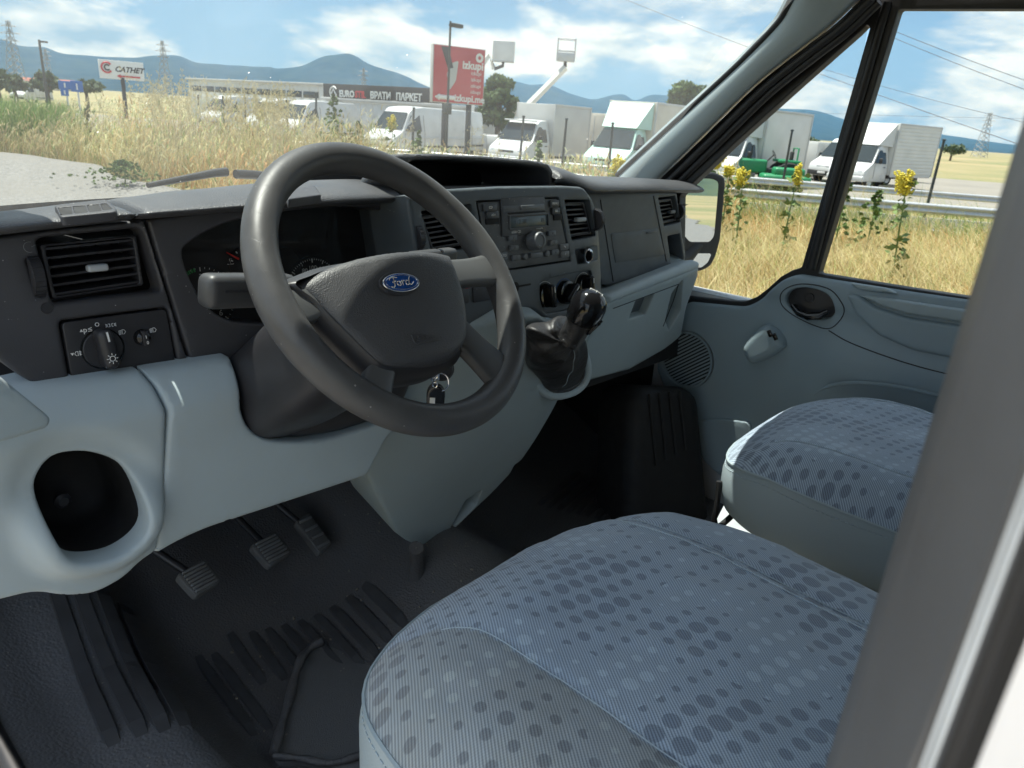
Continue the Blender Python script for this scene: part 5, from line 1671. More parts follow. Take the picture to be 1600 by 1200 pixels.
# red belt buckle on the inner side of the driver seat
bk = ony(1352, 956, 0.16)
buckle = thing('belt_buckle', 'small red seat belt buckle beside the driver seat', 'buckle', (bk.x, bk.y, bk.z - 0.03))
box('red_button', (0.016, 0.04, 0.010), Matrix.Translation(bk) @ Matrix.Rotation(R_(-20), 4, 'Z'), M_REDP, buckle, 0.004)
box('buckle_body', (0.022, 0.05, 0.035), Matrix.Translation(bk + Vector((0.002, -0.004, -0.024))) @ Matrix.Rotation(R_(-20), 4, 'Z'), M_SEAL, buckle, 0.006)
# passenger seat adjuster bar and pale bracket by its front corner
ab = [onx(1124, 752, 0.24), onx(1120, 790, 0.235), onx(1116, 812, 0.235), onx(1124, 822, 0.24), onx(1150, 800, 0.30)]
adj = tube('adjuster_bar', [Vector(p) for p in crom([tuple(p) for p in ab], 6)], 0.0062, M_SEAL, psx, 8)
b0 = onz(1150, 822, 0.90)
box('seat_bracket', (0.15, 0.09, 0.012), Matrix.Translation(b0) @ Matrix.Rotation(R_(12), 4, 'Z') @ Matrix.Rotation(R_(-14), 4, 'Y'), M_SILVER, psx, 0.003)
box('seat_bracket', (0.012, 0.10, 0.14), Matrix.Translation(b0 + Vector((0.04, -0.02, -0.06))), M_STEEL, psx, 0.003)
for k in range(2):
    box('seat_rail', (0.03, 0.55, 0.03), (0.27 + 0.33 * k, 0.28, 0.955), M_SEAL, psx, 0.005)

# ------------------------------------------------------------------ passenger door
door = thing('passenger_door', 'grey passenger door with speaker grille, pull handle and tall window', 'door', (0.9, 0.5, 0.6))
DX = 0.85
D = Frame((DX, 0.6, 1.2), (0, -1, 0), Z_)
door_px = [(1062, 480), (1078, 472), (1165, 480), (1186, 470), (1206, 452), (1224, 437), (1248, 428), (1280, 434), (1420, 456), (1560, 476), (1700, 498), (1800, 900), (1500, 950), (1200, 800), (1112, 735), (1085, 700), (1050, 640), (1024, 575), (1040, 520)]
spk = D.px(1073, 562)
SPR = 0.082
hnd = D.px(1275, 474)
def door_disp(x, y):
    h = 0.0
    # armrest swell and lower pocket
    ax, ay = x, y
    h += 0.018 * sstep(0.10, -0.02, y - 0.045 - 0.05 * x) * sstep(-0.12, 0.05, x)
    h += 0.010 * sstep(0.03, 0.0, abs(y - (0.185 - 0.02 * x)) - 0.02)
    h -= 0.010 * sstep(0.02, -0.03, y - (-0.02 - 0.12 * (x - 0.05))) * sstep(-0.02, 0.06, x)
    return h
handle_hole = [tuple(p) for p in crom(D.pxs([(1228, 470), (1236, 454), (1262, 449), (1292, 458), (1304, 476), (1302, 492), (1288, 498), (1262, 496), (1238, 484)]), 4, True)]
grille_hole = [(spk[0] + p[0] * 1.02, spk[1] + p[1]) for p in ring(SPR, 40)[:-1]]
dp = sheet('door_panel', D, fillet(D.pxs(door_px), [0.01, 0.01, 0.02, 0.02, 0, 0.02, 0.02, 0.02, 0, 0, 0, 0, 0, 0, 0.02, 0, 0, 0.02, 0.01]), [handle_hole, grille_hole], 0.04, 0.010, M_DOOR, door, 0.014, disp=door_disp, hole_depth=0.02, hole_r=0.006)
dp['label'] = 'moulded grey door card'
sp = lathe('speaker_grille', [(SPR * 1.04, 0.006), (SPR * 1.03, 0.010), (SPR * 0.97, 0.009), (SPR * 0.96, 0.0), (0, 0.0)], D.M(*spk, -0.002), M_DOOR, door, 48)
for k in range(17):
    o_ = -SPR * 0.9 + SPR * 1.8 * k / 16
    L = math.sqrt(max(0, (SPR * 0.95) ** 2 - o_ * o_))
    a = R_(38)
    d = (math.cos(a), math.sin(a)); s_ = (-d[1], d[0])
    box('grille_bar', (2 * L, 0.0048, 0.006), D.M(spk[0] + s_[0] * o_, spk[1] + s_[1] * o_, 0.003, a), M_DOOR, sp)
lathe('speaker_void', [(SPR * 0.95, 0.0), (0, 0.0)], D.M(*spk, -0.0008), M_MATTE, sp, 40)
# inner release handle in its bowl
hb = sheet('handle_bowl', D, handle_hole, (), 0.001, 0, M_SLAT, door, 0.012, flat_h=-0.016, disp=lambda x, y: -0.004 * math.sin(40 * (x - hnd[0])))
tube('release_lever', [D.P(*D.px(u, v), h) for u, v, h in ((1240, 478, 0.0), (1252, 488, 0.012), (1268, 493, 0.016), (1285, 492, 0.014), (1296, 486, 0.008))], [0.010, 0.013, 0.015, 0.014, 0.011], M_GLOSS, door, 10, flat=0.7)
lathe('lock_knob', [(0.012, 0.0), (0.012, 0.004), (0.006, 0.005), (0, 0.003)], D.M(*D.px(1262, 466), -0.012), M_SLAT, door, 20)
# ring moulding round the bowl and grab moulding
tube('bowl_trim', [D.P(x, y, door_disp(x, y) + 0.0004) for x, y in [tuple(p) for p in crom(D.pxs([(1220, 472), (1228, 452), (1256, 443), (1296, 450), (1316, 470), (1320, 488), (1300, 512), (1272, 508), (1236, 490)]), 5, True)]], 0.0014, M_SEAL, door, 6, True)
tube('door_crease', [D.P(*D.px(u, v), door_disp(*D.px(u, v)) + 0.0004) for u, v in [tuple(p) for p in crom([(1296, 516), (1330, 534), (1390, 556), (1450, 574), (1520, 590), (1600, 604)], 5)]], 0.0014, M_SEAL, door, 6)
gpf = sheet('grab_moulding', D, fillet(D.pxs([(1325, 458), (1345, 459), (1372, 478), (1420, 494), (1500, 506), (1600, 516), (1600, 570), (1500, 560), (1430, 546), (1375, 522), (1340, 490)]), 0.012), (), 0.02, 0.010, M_DOOR, door, 0.012, flat_h=0.020)
gpf['label'] = 'swelling grab moulding below the window'
sheet('grab_top', D, fillet(D.pxs([(1345, 459), (1400, 466), (1520, 484), (1600, 494), (1600, 512), (1500, 500), (1420, 488), (1376, 474)]), 0.006), (), 0.02, 0.006, M_CONS, door, 0.012, flat_h=0.026)
sheet('sill_slot', D, fillet(D.pxs([(1330, 441), (1388, 450), (1404, 458), (1345, 452)]), 0.006), (), 0.01, 0.004, M_CONS, door, 0.006, flat_h=0.014)
# window switch pod
pod_px = [(1160, 548), (1166, 532), (1184, 514), (1198, 508), (1216, 520), (1225, 538), (1218, 548), (1196, 562), (1172, 568)]
pod = sheet('switch_pod', D, [tuple(p) for p in crom(D.pxs(pod_px, 0.02), 4, True)], (), 0.03, 0.020, M_DOOR, door, 0.006, flat_h=0.030)
for (u, v) in ((1203, 521), (1211, 526)):
    box('window_switch', (0.011, 0.019, 0.006), D.M(*D.px(u, v, 0.03), 0.031, R_(35)), M_GLOSS, pod, 0.002)
# door pocket and bottle holder in the shade beside the seat
tube('pocket_rim', [D.P(*D.px(u, v, 0.03), 0.03) for u, v in [tuple(p) for p in crom([(1270, 617), (1300, 602), (1340, 598), (1400, 604), (1470, 618), (1560, 640)], 5)]], [0.0005] * 2 + [0.002] * 2 + [0.005] * 22, M_DOOR, door, 6)
sheet('bottle_holder', Frame((0.836, 0.6, 1.2), (0, -1, 0), Z_), fillet(Frame((0.836, 0.6, 1.2), (0, -1, 0), Z_).pxs([(1084, 660), (1120, 654), (1170, 660), (1180, 720), (1120, 740), (1096, 716)]), 0.015), (), 0.02, 0.003, M_DOOR, door, 0.012)
# window frames and glass
quarter_px = [(1062, 306), (1150, 222), (1250, 132), (1340, 52), (1354, 38), (1359, 42), (1252, 418), (1238, 422), (1220, 432), (1198, 452), (1182, 464), (1164, 471), (1140, 470), (1060, 461)]
main_px = [(1404, 14), (1700, 14), (1700, 490), (1560, 472), (1420, 451), (1278, 428)]
q2d = D.pxs(quarter_px); m2d = D.pxs(main_px)
frame_o = D.pxs([(1040, 300), (1130, 216), (1240, 116), (1334, 32), (1360, 4), (1392, -14), (1800, -14), (1800, 510), (1560, 482), (1420, 462), (1282, 440), (1250, 434), (1228, 442), (1208, 458), (1188, 476), (1166, 486), (1040, 470)])
FRM = Frame((DX + 0.012, 0.6, 1.2), (0, -1, 0), Z_)
sheet('window_frame', FRM, FRM.pxs([(1040, 300), (1130, 216), (1240, 116), (1334, 32), (1360, 4), (1392, -14), (1800, -14), (1800, 520), (1560, 490), (1420, 470), (1282, 446), (1250, 440), (1228, 448), (1208, 464), (1188, 482), (1166, 492), (1040, 476)]),
      [fillet(FRM.pxs(quarter_px), 0.006, 3), fillet(FRM.pxs(main_px), 0.006, 3)], 0.03, 0.004, M_SEAL, door, 0.014, hole_depth=0.03, hole_r=0.004)
GLF = Frame((DX + 0.030, 0.6, 1.2), (0, -1, 0), Z_)
def scaled(pl, s):
    c = np.array(pl).mean(0); return [tuple(c + (np.array(p) - c) * s) for p in pl]
w = sheet('window_glass', GLF, scaled(GLF.pxs(quarter_px), 1.02), (), 0.0005, 0, M_SIDEGL, door, 0.06); w['label'] = 'triangular quarter window'
w = sheet('window_glass', GLF, scaled(GLF.pxs(main_px), 1.02), (), 0.0005, 0, M_SIDEGL, door, 0.06); w['label'] = 'large passenger side window'
# raised bar between the panes
tube('divider_bar', [FRM.P(*FRM.px(u, v), 0.006) for u, v in ((1388, 4), (1352, 130), (1310, 268), (1268, 420))], [0.010, 0.010, 0.011, 0.013], M_SEAL, door, 8)
lathe('frame_plug', [(0.009, 0), (0.008, 0.003), (0, 0.004)], FRM.M(*FRM.px(1374, 28), 0.0), M_SEAL, door, 16)
box('door_shell', (0.06, 1.6, 0.80), (0.905, 0.32, 0.92), M_BODYW, door, 0.02)
# door mirror outside the quarter window
MR = Frame((1.07, 1.10, 1.50), (0.88, -0.47, 0), Vector((0.0, 0.0, 1)) + Vector((0.47, 0.88, 0)) * 0.045)
mir_px = [(1066, 276), (1086, 270), (1118, 271), (1133, 277), (1134, 290), (1126, 372), (1118, 388), (1072, 388), (1060, 372)]
mirg_px = [(1071, 280), (1088, 275), (1114, 276), (1124, 281), (1124, 292), (1117, 372), (1110, 382), (1076, 382), (1066, 370)]
mh = sheet('mirror_housing', MR, fillet(MR.pxs([(1050, 276), (1086, 268), (1118, 269), (1134, 276), (1135, 290), (1127, 374), (1120, 400), (1112, 416), (1098, 424), (1070, 425), (1050, 400)]), 0.012), (), 0.09, 0.010, M_SEAL, door, 0.012)
mh['label'] = 'black door mirror seen through the quarter window'
MG = Frame(MR.P(0, 0, 0.0012), MR.a, MR.b)
mg = sheet('mirror_glass', MG, fillet([tuple(np.array(MG.pxs(mirg_px)).mean(0) + (np.array(p_) - np.array(MG.pxs(mirg_px)).mean(0)) * 0.93) for p_ in MG.pxs(mirg_px)], 0.010), (), 0.001, 0.0, M_MIRROR, mh, 0.03)
sheet('mirror_glass', MG, fillet(MG.pxs([(1072, 396), (1112, 396), (1106, 410), (1096, 418), (1072, 420)]), 0.006), (), 0.001, 0.0, M_MIRROR, mh, 0.03)
tube('mirror_arm', [Vector((0.92, 1.16, 1.36)), Vector((1.02, 1.14, 1.38)), Vector((1.06, 1.13, 1.42))], 0.03, M_SEAL, door, 8)
# ------------------------------------------------------------------ outside: ground, road, hills
def atd(u, v, dist):
    """point at horizontal distance dist along the sight line through a pixel"""
    d = ray(u, v); return CAM_POS + d * (dist / math.hypot(d.x, d.y))
RDN = Vector((0.85, 0.526)); RDT = Vector((0.526, -0.85))      # highway: normal and direction
def rn(x, y):
    return x * RDN.x + y * RDN.y
def gz(x, y):
    n = rn(x, y)
    return -0.40 * sstep(17, 30, n) + 0.25 * sstep(9, 13, n) * sstep(17, 14.5, n) * sstep(8, 16, y)
def edge_x(y):
    return 4.9 + 0.25 * math.sin(y * 0.7) + 0.15 * math.sin(y * 1.9 + 1) - max(0, y - 16.5) ** 2 * 0.10

def mk_ground():
    t = NT('dry_field_soil')
    n1 = t.noise(0.05, 6, 0.6); n2 = t.noise(2.5, 5, 0.65)
    c = t.mix(t.rng(n1, 0.38, 0.62), (0.30, 0.235, 0.12), (0.13, 0.15, 0.055))
    c = t.mix(t.math('MULTIPLY', t.rng(n2, 0.35, 0.7), 0.5), c, (0.36, 0.29, 0.16))
    t.base(c); t.rough(0.95); t.bump(n2, 0.6, 0.05)
    return t.m
def mk_gravel():
    t = NT('pale_gravel')
    v = t.n('ShaderNodeTexVoronoi'); v.inputs['Scale'].default_value = 28; t.l(t.co(), v.inputs['Vector'])
    s = t.n('ShaderNodeSeparateColor'); t.l(v.outputs['Color'], s.inputs[0])
    n1 = t.noise(0.6, 5, 0.6)
    c = t.mix(s.outputs[0], (0.13, 0.126, 0.118), (0.24, 0.232, 0.22))
    c = t.mix(t.rng(n1, 0.35, 0.7), c, (0.185, 0.175, 0.158))
    t.base(c); t.rough(0.95); t.bump(v.outputs['Distance'], 0.7, 0.02)
    return t.m
def mk_asphalt():
    t = NT('grey_asphalt')
    n1 = t.noise(120, 3); n2 = t.noise(0.7, 4)
    t.base(t.mix(t.rng(n2, 0.3, 0.7), (0.055, 0.055, 0.057), (0.085, 0.084, 0.082))); t.rough(0.85); t.bump(n1, 0.3, 0.004)
    return t.m
def grid_ground():
    g = np.concatenate([-np.geomspace(9000, 70, 26), np.arange(-64, 64.1, 2.0), np.geomspace(70, 9000, 26)])
    V = [(x, y, gz(x, y) if abs(x) < 300 and abs(y) < 300 else -0.4 * (rn(x, y) > 20)) for y in g for x in g]
    n = len(g)
    F = [(j * n + i, j * n + i + 1, (j + 1) * n + i + 1, (j + 1) * n + i) for j in range(n - 1) for i in range(n - 1)]
    return mesh_from('ground', V, F, mk_ground())
tag(grid_ground(), kind='structure')
# gravel track the van stands on
rows = []
for y in np.linspace(-60, 20.8, 110):
    xr = edge_x(y)
    rows.append([Vector((x, y, gz(x, y) + 0.04 + 0.02 * mnoise.noise(Vector((x * 0.7, y * 0.7, 0))) * (1 if x > -7.5 else 0))) for x in np.linspace(-8.5 + 0.4 * math.sin(y), max(xr, -7), 26)])
tag(grid_mesh('gravel_track', rows, mk_gravel()), kind='structure')
def strip(name, n0, n1, dz, mat, t0=-120, t1=160):
    rows = []
    for tt in np.linspace(t0, t1, 60):
        a, b = RDN * n0 + RDT * tt, RDN * n1 + RDT * tt
        rows.append([Vector((a.x + (b.x - a.x) * k / 6, a.y + (b.y - a.y) * k / 6, gz(a.x + (b.x - a.x) * k / 6, a.y + (b.y - a.y) * k / 6) + dz)) for k in range(7)])
    return grid_mesh(name, rows, mat)
M_ASPH = mk_asphalt()
tag(strip('highway', 16.6, 22.4, 0.03, M_ASPH), kind='structure')
tag(strip('road_line', 17.0, 17.16, 0.036, plain('road_paint', (0.7, 0.7, 0.68), 0.7)), kind='structure')
tag(strip('road_line', 21.9, 22.06, 0.036, bpy.data.materials['road_paint']), kind='structure')
tag(strip('truck_yard', 25.5, 62, 0.02, plain('yard_dust', (0.23, 0.21, 0.18), 0.95, scale=0.4)), kind='structure')

# hills
def ridge(pxs, dist, name, seed, c0, c1, up=1.0):
    d0 = crom([(u, v) for u, v in pxs], 10)
    rows = []
    for fr_, hz_ in ((1.18, 0.55), (1.0, 1.0), (0.93, 0.80), (0.86, 0.55), (0.80, 0.36), (0.74, 0.20), (0.66, 0.06), (0.60, -0.02)):
        row = []
        for i, (u, v) in enumerate(d0):
            p = atd(u, v, dist)
            z = max(20, p.z)
            q = Vector((CAM_POS.x + (p.x - CAM_POS.x) * fr_, CAM_POS.y + (p.y - CAM_POS.y) * fr_, z * hz_))
            w = mnoise.noise(Vector((q.x * 0.0016, q.y * 0.0016, seed))) * 0.5 + mnoise.noise(Vector((q.x * 0.005, q.y * 0.005, seed + 3))) * 0.25
            if 0.05 < hz_ < 1:
                q.z *= 1 + 0.55 * w
            elif hz_ == 1:
                q.z *= 1 + 0.05 * w
            row.append(q)
        rows.append(row)
    t = NT('hill_forest_' + str(seed))
    n1 = t.noise(0.006, 6, 0.62)
    t.base(t.mix(t.rng(n1, 0.35, 0.65), c0, c1)); t.rough(1.0)
    t.b.inputs['Specular IOR Level'].default_value = 0.0
    return tag(grid_mesh(name, rows, t.m, flip=True, subs=1), kind='structure')
ridge([(-1100, -30), (-700, 5), (-450, 22), (-260, 30), (-120, 45), (0, 58), (28, 65), (65, 67), (96, 79), (136, 83), (176, 86), (210, 86), (241, 82), (278, 82), (309, 91), (368, 92), (397, 95), (420, 97), (436, 101), (472, 97), (500, 89), (522, 85), (542, 82), (557, 86), (575, 95), (600, 101), (630, 107), (652, 119), (675, 131), (700, 143), (760, 160)], 6500, 'hills', 1, (0.014, 0.026, 0.024), (0.034, 0.050, 0.036))
ridge([(700, 140), (740, 128), (790, 122), (820, 125), (850, 126), (875, 134), (895, 142), (927, 151), (972, 142), (992, 150), (1015, 144), (1040, 145), (1080, 150), (1120, 158), (1160, 163), (1194, 166), (1240, 164), (1275, 166), (1316, 179), (1360, 190), (1400, 197), (1438, 203), (1499, 211), (1576, 224), (1640, 226), (1800, 236)], 8200, 'hills', 2, (0.014, 0.026, 0.024), (0.032, 0.048, 0.036))

# low wooded hill behind the van, seen only in the door mirror
rows = []
for (dy, hz_) in ((0, 0.0), (-120, 0.45), (-260, 0.9), (-380, 1.0), (-600, 0.5)):
    rows.append([Vector((x, -700 + dy, (70 + 35 * mnoise.noise(Vector((x * 0.004, 0, 5)))) * hz_ - 0.5)) for x in np.linspace(-900, 900, 50)])
t_ = NT('hill_forest_3'); t_.base(t_.mix(t_.rng(t_.noise(0.02, 5), 0.35, 0.65), (0.03, 0.05, 0.03), (0.07, 0.095, 0.045))); t_.rough(1.0)
tag(grid_mesh('hills', rows, t_.m), kind='structure')

# ------------------------------------------------------------------ grass
def mk_blade():
    t = NT('dry_grass_blades')
    a = t.n('ShaderNodeAttribute', attribute_name='tint')
    t.base(a.outputs['Color']); t.rough(0.75)
    t.b.inputs['Specular IOR Level'].default_value = 0.25
    tr = t.n('ShaderNodeBsdfTranslucent'); t.l(a.outputs['Color'], tr.inputs[0])
    m = t.n('ShaderNodeMixShader'); m.inputs[0].default_value = 0.42
    t.l(t.b.outputs[0], m.inputs[1]); t.l(tr.outputs[0], m.inputs[2]); t.l(m.outputs[0], t.out.inputs[0])
    return t.m
M_GRASS = mk_blade()

def vnoise(x, y, s, seed=0):
    """cheap smooth noise on arrays"""
    x = x * s + seed * 17.3; y = y * s - seed * 9.1
    return (np.sin(x * 1.3 + 1.7 * np.sin(y * 0.9)) + np.sin(y * 1.7 + 1.3 * np.sin(x * 1.1 + 2)) + np.sin((x + y) * 2.3 + seed)) / 3

def blades(name, X0, Y0, Hh, Wd, Ld, tint, dz=0.0):
    """tapered curved strips; arrays of base position, height, width, lean; tint (n,3)"""
    n = len(X0)
    az = np.random.uniform(0, 2 * np.pi, n)                     # facing
    la = np.random.normal(0.8, 0.9, n)                          # lean direction, wind from one side
    segs = 4
    V = np.zeros((n, 2 * segs + 1, 3)); 
    Zb = np.array([gz(a, b) for a, b in zip(X0, Y0)])
    for k in range(segs + 1):
        t = k / segs
        off = Ld * Hh * t ** 1.8
        cx = X0 + np.cos(la) * off; cy = Y0 + np.sin(la) * off
        cz = Zb - 0.03 + dz + Hh * (t - 0.35 * Ld * t ** 2.5)
        w = Wd * (1 - t) ** 0.6 / 2
        if k < segs:
            V[:, 2 * k, 0] = cx - np.cos(az) * w; V[:, 2 * k, 1] = cy - np.sin(az) * w; V[:, 2 * k, 2] = cz
            V[:, 2 * k + 1, 0] = cx + np.cos(az) * w; V[:, 2 * k + 1, 1] = cy + np.sin(az) * w; V[:, 2 * k + 1, 2] = cz
        else:
            V[:, 2 * k, 0] = cx; V[:, 2 * k, 1] = cy; V[:, 2 * k, 2] = cz
    nv = 2 * segs + 1
    base = (np.arange(n) * nv)[:, None]
    quads = np.concatenate([base + np.array([2 * k, 2 * k + 1, 2 * k + 3, 2 * k + 2]) for k in range(segs - 1)], 0)
    tris = base + np.array([2 * segs - 2, 2 * segs - 1, 2 * segs])
    me = bpy.data.meshes.new(name)
    me.vertices.add(n * nv); me.vertices.foreach_set('co', V.reshape(-1))
    nq, ntr = len(quads), len(tris)
    me.loops.add(nq * 4 + ntr * 3)
    me.loops.foreach_set('vertex_index', np.concatenate([quads.reshape(-1), tris.reshape(-1)]).astype(np.int32))
    me.polygons.add(nq + ntr)
    me.polygons.foreach_set('loop_start', np.concatenate([np.arange(nq) * 4, nq * 4 + np.arange(ntr) * 3]).astype(np.int32))
    me.update(); me.validate()
    at = me.attributes.new('tint', 'FLOAT_COLOR', 'POINT')
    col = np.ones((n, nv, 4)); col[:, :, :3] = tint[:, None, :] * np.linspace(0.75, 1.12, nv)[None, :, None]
    at.data.foreach_set('color', col.reshape(-1))
    return link(name, me, M_GRASS, None)

STRAW = np.array([(0.58, 0.49, 0.25), (0.66, 0.57, 0.33), (0.54, 0.42, 0.19), (0.47, 0.32, 0.15), (0.40, 0.41, 0.16)])
GREEN = np.array([(0.14, 0.24, 0.05), (0.22, 0.32, 0.08), (0.28, 0.35, 0.12)])
def tints(X0, Y0, green):
    n = len(X0)
    c = STRAW[np.random.choice(5, n, p=(.32, .26, .2, .1, .12))]
    r = 0.5 + 0.5 * vnoise(X0, Y0, 0.45, 3)
    c = c * (1 - 0.0 * r[:, None])
    red = (vnoise(X0, Y0, 0.33, 8) > 0.25) & (np.random.rand(n) < 0.38)
    c[red] = np.array((0.52, 0.29, 0.11))
    gm_ = np.random.rand(n) < green
    c[gm_] = GREEN[np.random.choice(3, gm_.sum())]
    return c * np.random.uniform(0.8, 1.2, (n, 1))

def scatter(n, x0, x1, y0, y1, ok):
    X0 = np.random.uniform(x0, x1, n * 3); Y0 = np.random.uniform(y0, y1, n * 3)
    k = ok(X0, Y0); return X0[k][:n], Y0[k][:n]
ex = np.vectorize(edge_x)
def front_ok(x, y):
    nn = x * RDN.x + y * RDN.y
    b = np.arctan2(x + 1.05, y)                                  # bearing from the camera
    d = np.hypot(x + 1.05, y)
    gravel = (x < ex(y)) & (y < 20.6)
    return (~gravel) & (b > 0.10) & (b < 1.12) & (d > 9) & (nn < 16.2) & (d < 42)
X0, Y0 = scatter(105000, 2, 26, 6, 42, front_ok)
d = np.hypot(X0 + 1.05, Y0)
gr_ = np.clip(0.12 + 0.5 * (vnoise(X0, Y0, 0.38, 1) > 0.45) + 0.75 * ((np.arctan2(X0 + 1.05, Y0) < 0.34) & (Y0 > 21.5)), 0, 0.9)
near = np.exp(-np.maximum(0, X0 - ex(Y0)) * 0.8)
clump = vnoise(X0, Y0, 1.3, 5) * 0.5 + vnoise(X0, Y0, 0.45, 6) * 0.5
bear = np.arctan2(X0 + 1.05, Y0)
Hh = np.random.uniform(0.45, 1.3, len(X0)) * (1.12 - 0.80 * near) * (1 + 0.50 * clump) * (1.0 + 0.14 * ((bear > 0.30) & (bear < 0.50)) - 0.28 * (bear > 0.66))
LN = np.random.uniform(0.1, 0.75, len(X0))
TT = tints(X0, Y0, gr_)
TT = TT * (1 + 0.30 * vnoise(X0, Y0, 0.9, 9))[:, None]
# seed heads: short paler blades carried at stem height
k = np.random.rand(len(X0)) < 0.33
X1, Y1 = X0[k] + np.random.normal(0, 0.06, k.sum()), Y0[k] + np.random.normal(0, 0.06, k.sum())
X2, Y2 = np.concatenate([X0, X1]), np.concatenate([Y0, Y1])
H2 = np.concatenate([Hh, np.random.uniform(0.10, 0.24, k.sum())])
W2 = np.concatenate([np.random.uniform(0.009, 0.018, len(X0)), np.random.uniform(0.012, 0.027, k.sum())])
L2_ = np.concatenate([LN, np.random.uniform(0.3, 1.2, k.sum())])
D2 = np.concatenate([np.zeros(len(X0)), Hh[k] * 0.92])
T2 = np.concatenate([TT, np.clip(TT[k] * 1.25 + 0.03, 0, 0.8)])
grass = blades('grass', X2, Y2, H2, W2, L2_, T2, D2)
tag(grass, 'tall dry straw-coloured grass and weeds along the gravel track', 'grass', kind='stuff')
def reed_ok(x, y):
    b = np.arctan2(x + 1.05, y); d = np.hypot(x + 1.05, y)
    return (b > 0.19) & (b < 0.315) & (d > 21.5) & (d < 29)
X0, Y0 = scatter(9000, 3, 10, 19, 29, reed_ok)
tag(blades('grass', X0, Y0, np.random.uniform(0.9, 1.6, len(X0)), np.random.uniform(0.015, 0.03, len(X0)), np.random.uniform(0.05, 0.4, len(X0)), GREEN[np.random.choice(3, len(X0))] * np.random.uniform(0.7, 1.3, (len(X0), 1))), 'patch of bright green reeds beyond the bend of the track', 'grass', kind='stuff')
def side_ok(x, y):
    nn = x * RDN.x + y * RDN.y
    return (x > ex(y)) & (nn < 15.6) & (y < 14)
X0, Y0 = scatter(95000, 3.3, 20, -9, 13, side_ok)
nn = X0 * RDN.x + Y0 * RDN.y
Hh = np.random.uniform(0.34, 0.74, len(X0)) * (1 + 0.35 * vnoise(X0, Y0, 0.7, 2)) * (1 + 0.55 * np.clip((nn - 10) / 4, 0, 1) * (np.random.rand(len(X0)) < 0.5))
gr_ = np.clip(0.04 + 0.45 * (nn > 13.2) + 0.2 * (vnoise(X0, Y0, 0.5, 4) > 0.5), 0, 0.7)
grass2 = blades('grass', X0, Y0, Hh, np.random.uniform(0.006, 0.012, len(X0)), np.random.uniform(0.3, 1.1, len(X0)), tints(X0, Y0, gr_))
tag(grass2, 'matted dry yellow grass beside the passenger door', 'grass', kind='stuff')
# verge between the carriageway and the yard, and tufts beyond
def verge_ok(x, y):
    nn = x * RDN.x + y * RDN.y
    return ((nn > 22.8) & (nn < 27)) | ((nn > 15.5) & (nn < 16.5))
X0, Y0 = scatter(26000, 2, 42, -12, 45, verge_ok)
Hh = np.random.uniform(0.15, 0.5, len(X0))
tag(blades('grass', X0, Y0, Hh, np.random.uniform(0.015, 0.03, len(X0)), np.random.uniform(0.1, 0.5, len(X0)), tints(X0, Y0, np.full(len(X0), 0.55))), 'short green and straw verge grass along the highway', 'grass', kind='stuff')

# tall wild oats with feathery heads rising above the sward
def oats():
    bm_v, bm_f, cols = [], [], []
    def quad_(a, b, w, c):
        dd = (b - a); s = dd.cross(Vector((0.66, 0.75, 0))).normalized() * w if dd.length > 1e-6 else Vector((w, 0, 0))
        i = len(bm_v); bm_v.extend([a - s, a + s, b + s * 0.4, b - s * 0.4]); bm_f.append((i, i + 1, i + 2, i + 3)); cols.extend([c] * 4)
    for k in range(330):
        u = random.choice((random.gauss(300, 70), random.gauss(430, 18), random.uniform(0, 900), random.uniform(230, 480)))
        dist = random.uniform(13, 26)
        p = far(u, dist)
        if rn(p.x, p.y) > 15.8 or (p.x < edge_x(p.y) and p.y < 20.6):
            continue
        h = random.uniform(1.25, 1.75) + (0.22 if 220 < u < 460 else -0.15)
        c = random.choice(((0.50, 0.42, 0.24), (0.46, 0.40, 0.24), (0.55, 0.48, 0.30)))
        z0 = gz(p.x, p.y); lean = Vector((random.gauss(0, 0.12), random.gauss(0, 0.12), 0))
        prev = Vector((p.x, p.y, z0)); pts = []
        for s in range(1, 7):
            q = Vector((p.x, p.y, z0 + h * s / 6)) + lean * (s / 6) ** 2 * h
            quad_(prev, q, 0.004, c); pts.append(q); prev = q
        for m in range(22):
            t = random.uniform(0.70, 1.0)
            b = Vector((p.x, p.y, z0 + h * t)) + lean * t * t * h
            e = b + Vector((random.gauss(0, 0.05), random.gauss(0, 0.05), random.uniform(-0.02, 0.07)))
            quad_(b, e, 0.0025, c); quad_(e, e + Vector((random.gauss(0, 0.012), random.gauss(0, 0.012), -0.035)), 0.007, tuple(min(1, x * 1.15) for x in c))
    me = bpy.data.meshes.new('wild_oats'); me.from_pydata([tuple(v) for v in bm_v], [], bm_f); me.update()
    at = me.attributes.new('tint', 'FLOAT_COLOR', 'POINT')
    at.data.foreach_set('color', np.array([(*c, 1) for c in cols]).reshape(-1))
    return link('wild_oats', me, M_GRASS)
tag(oats(), 'feathery wild oat stalks rising above the dry grass', 'grass', kind='stuff')

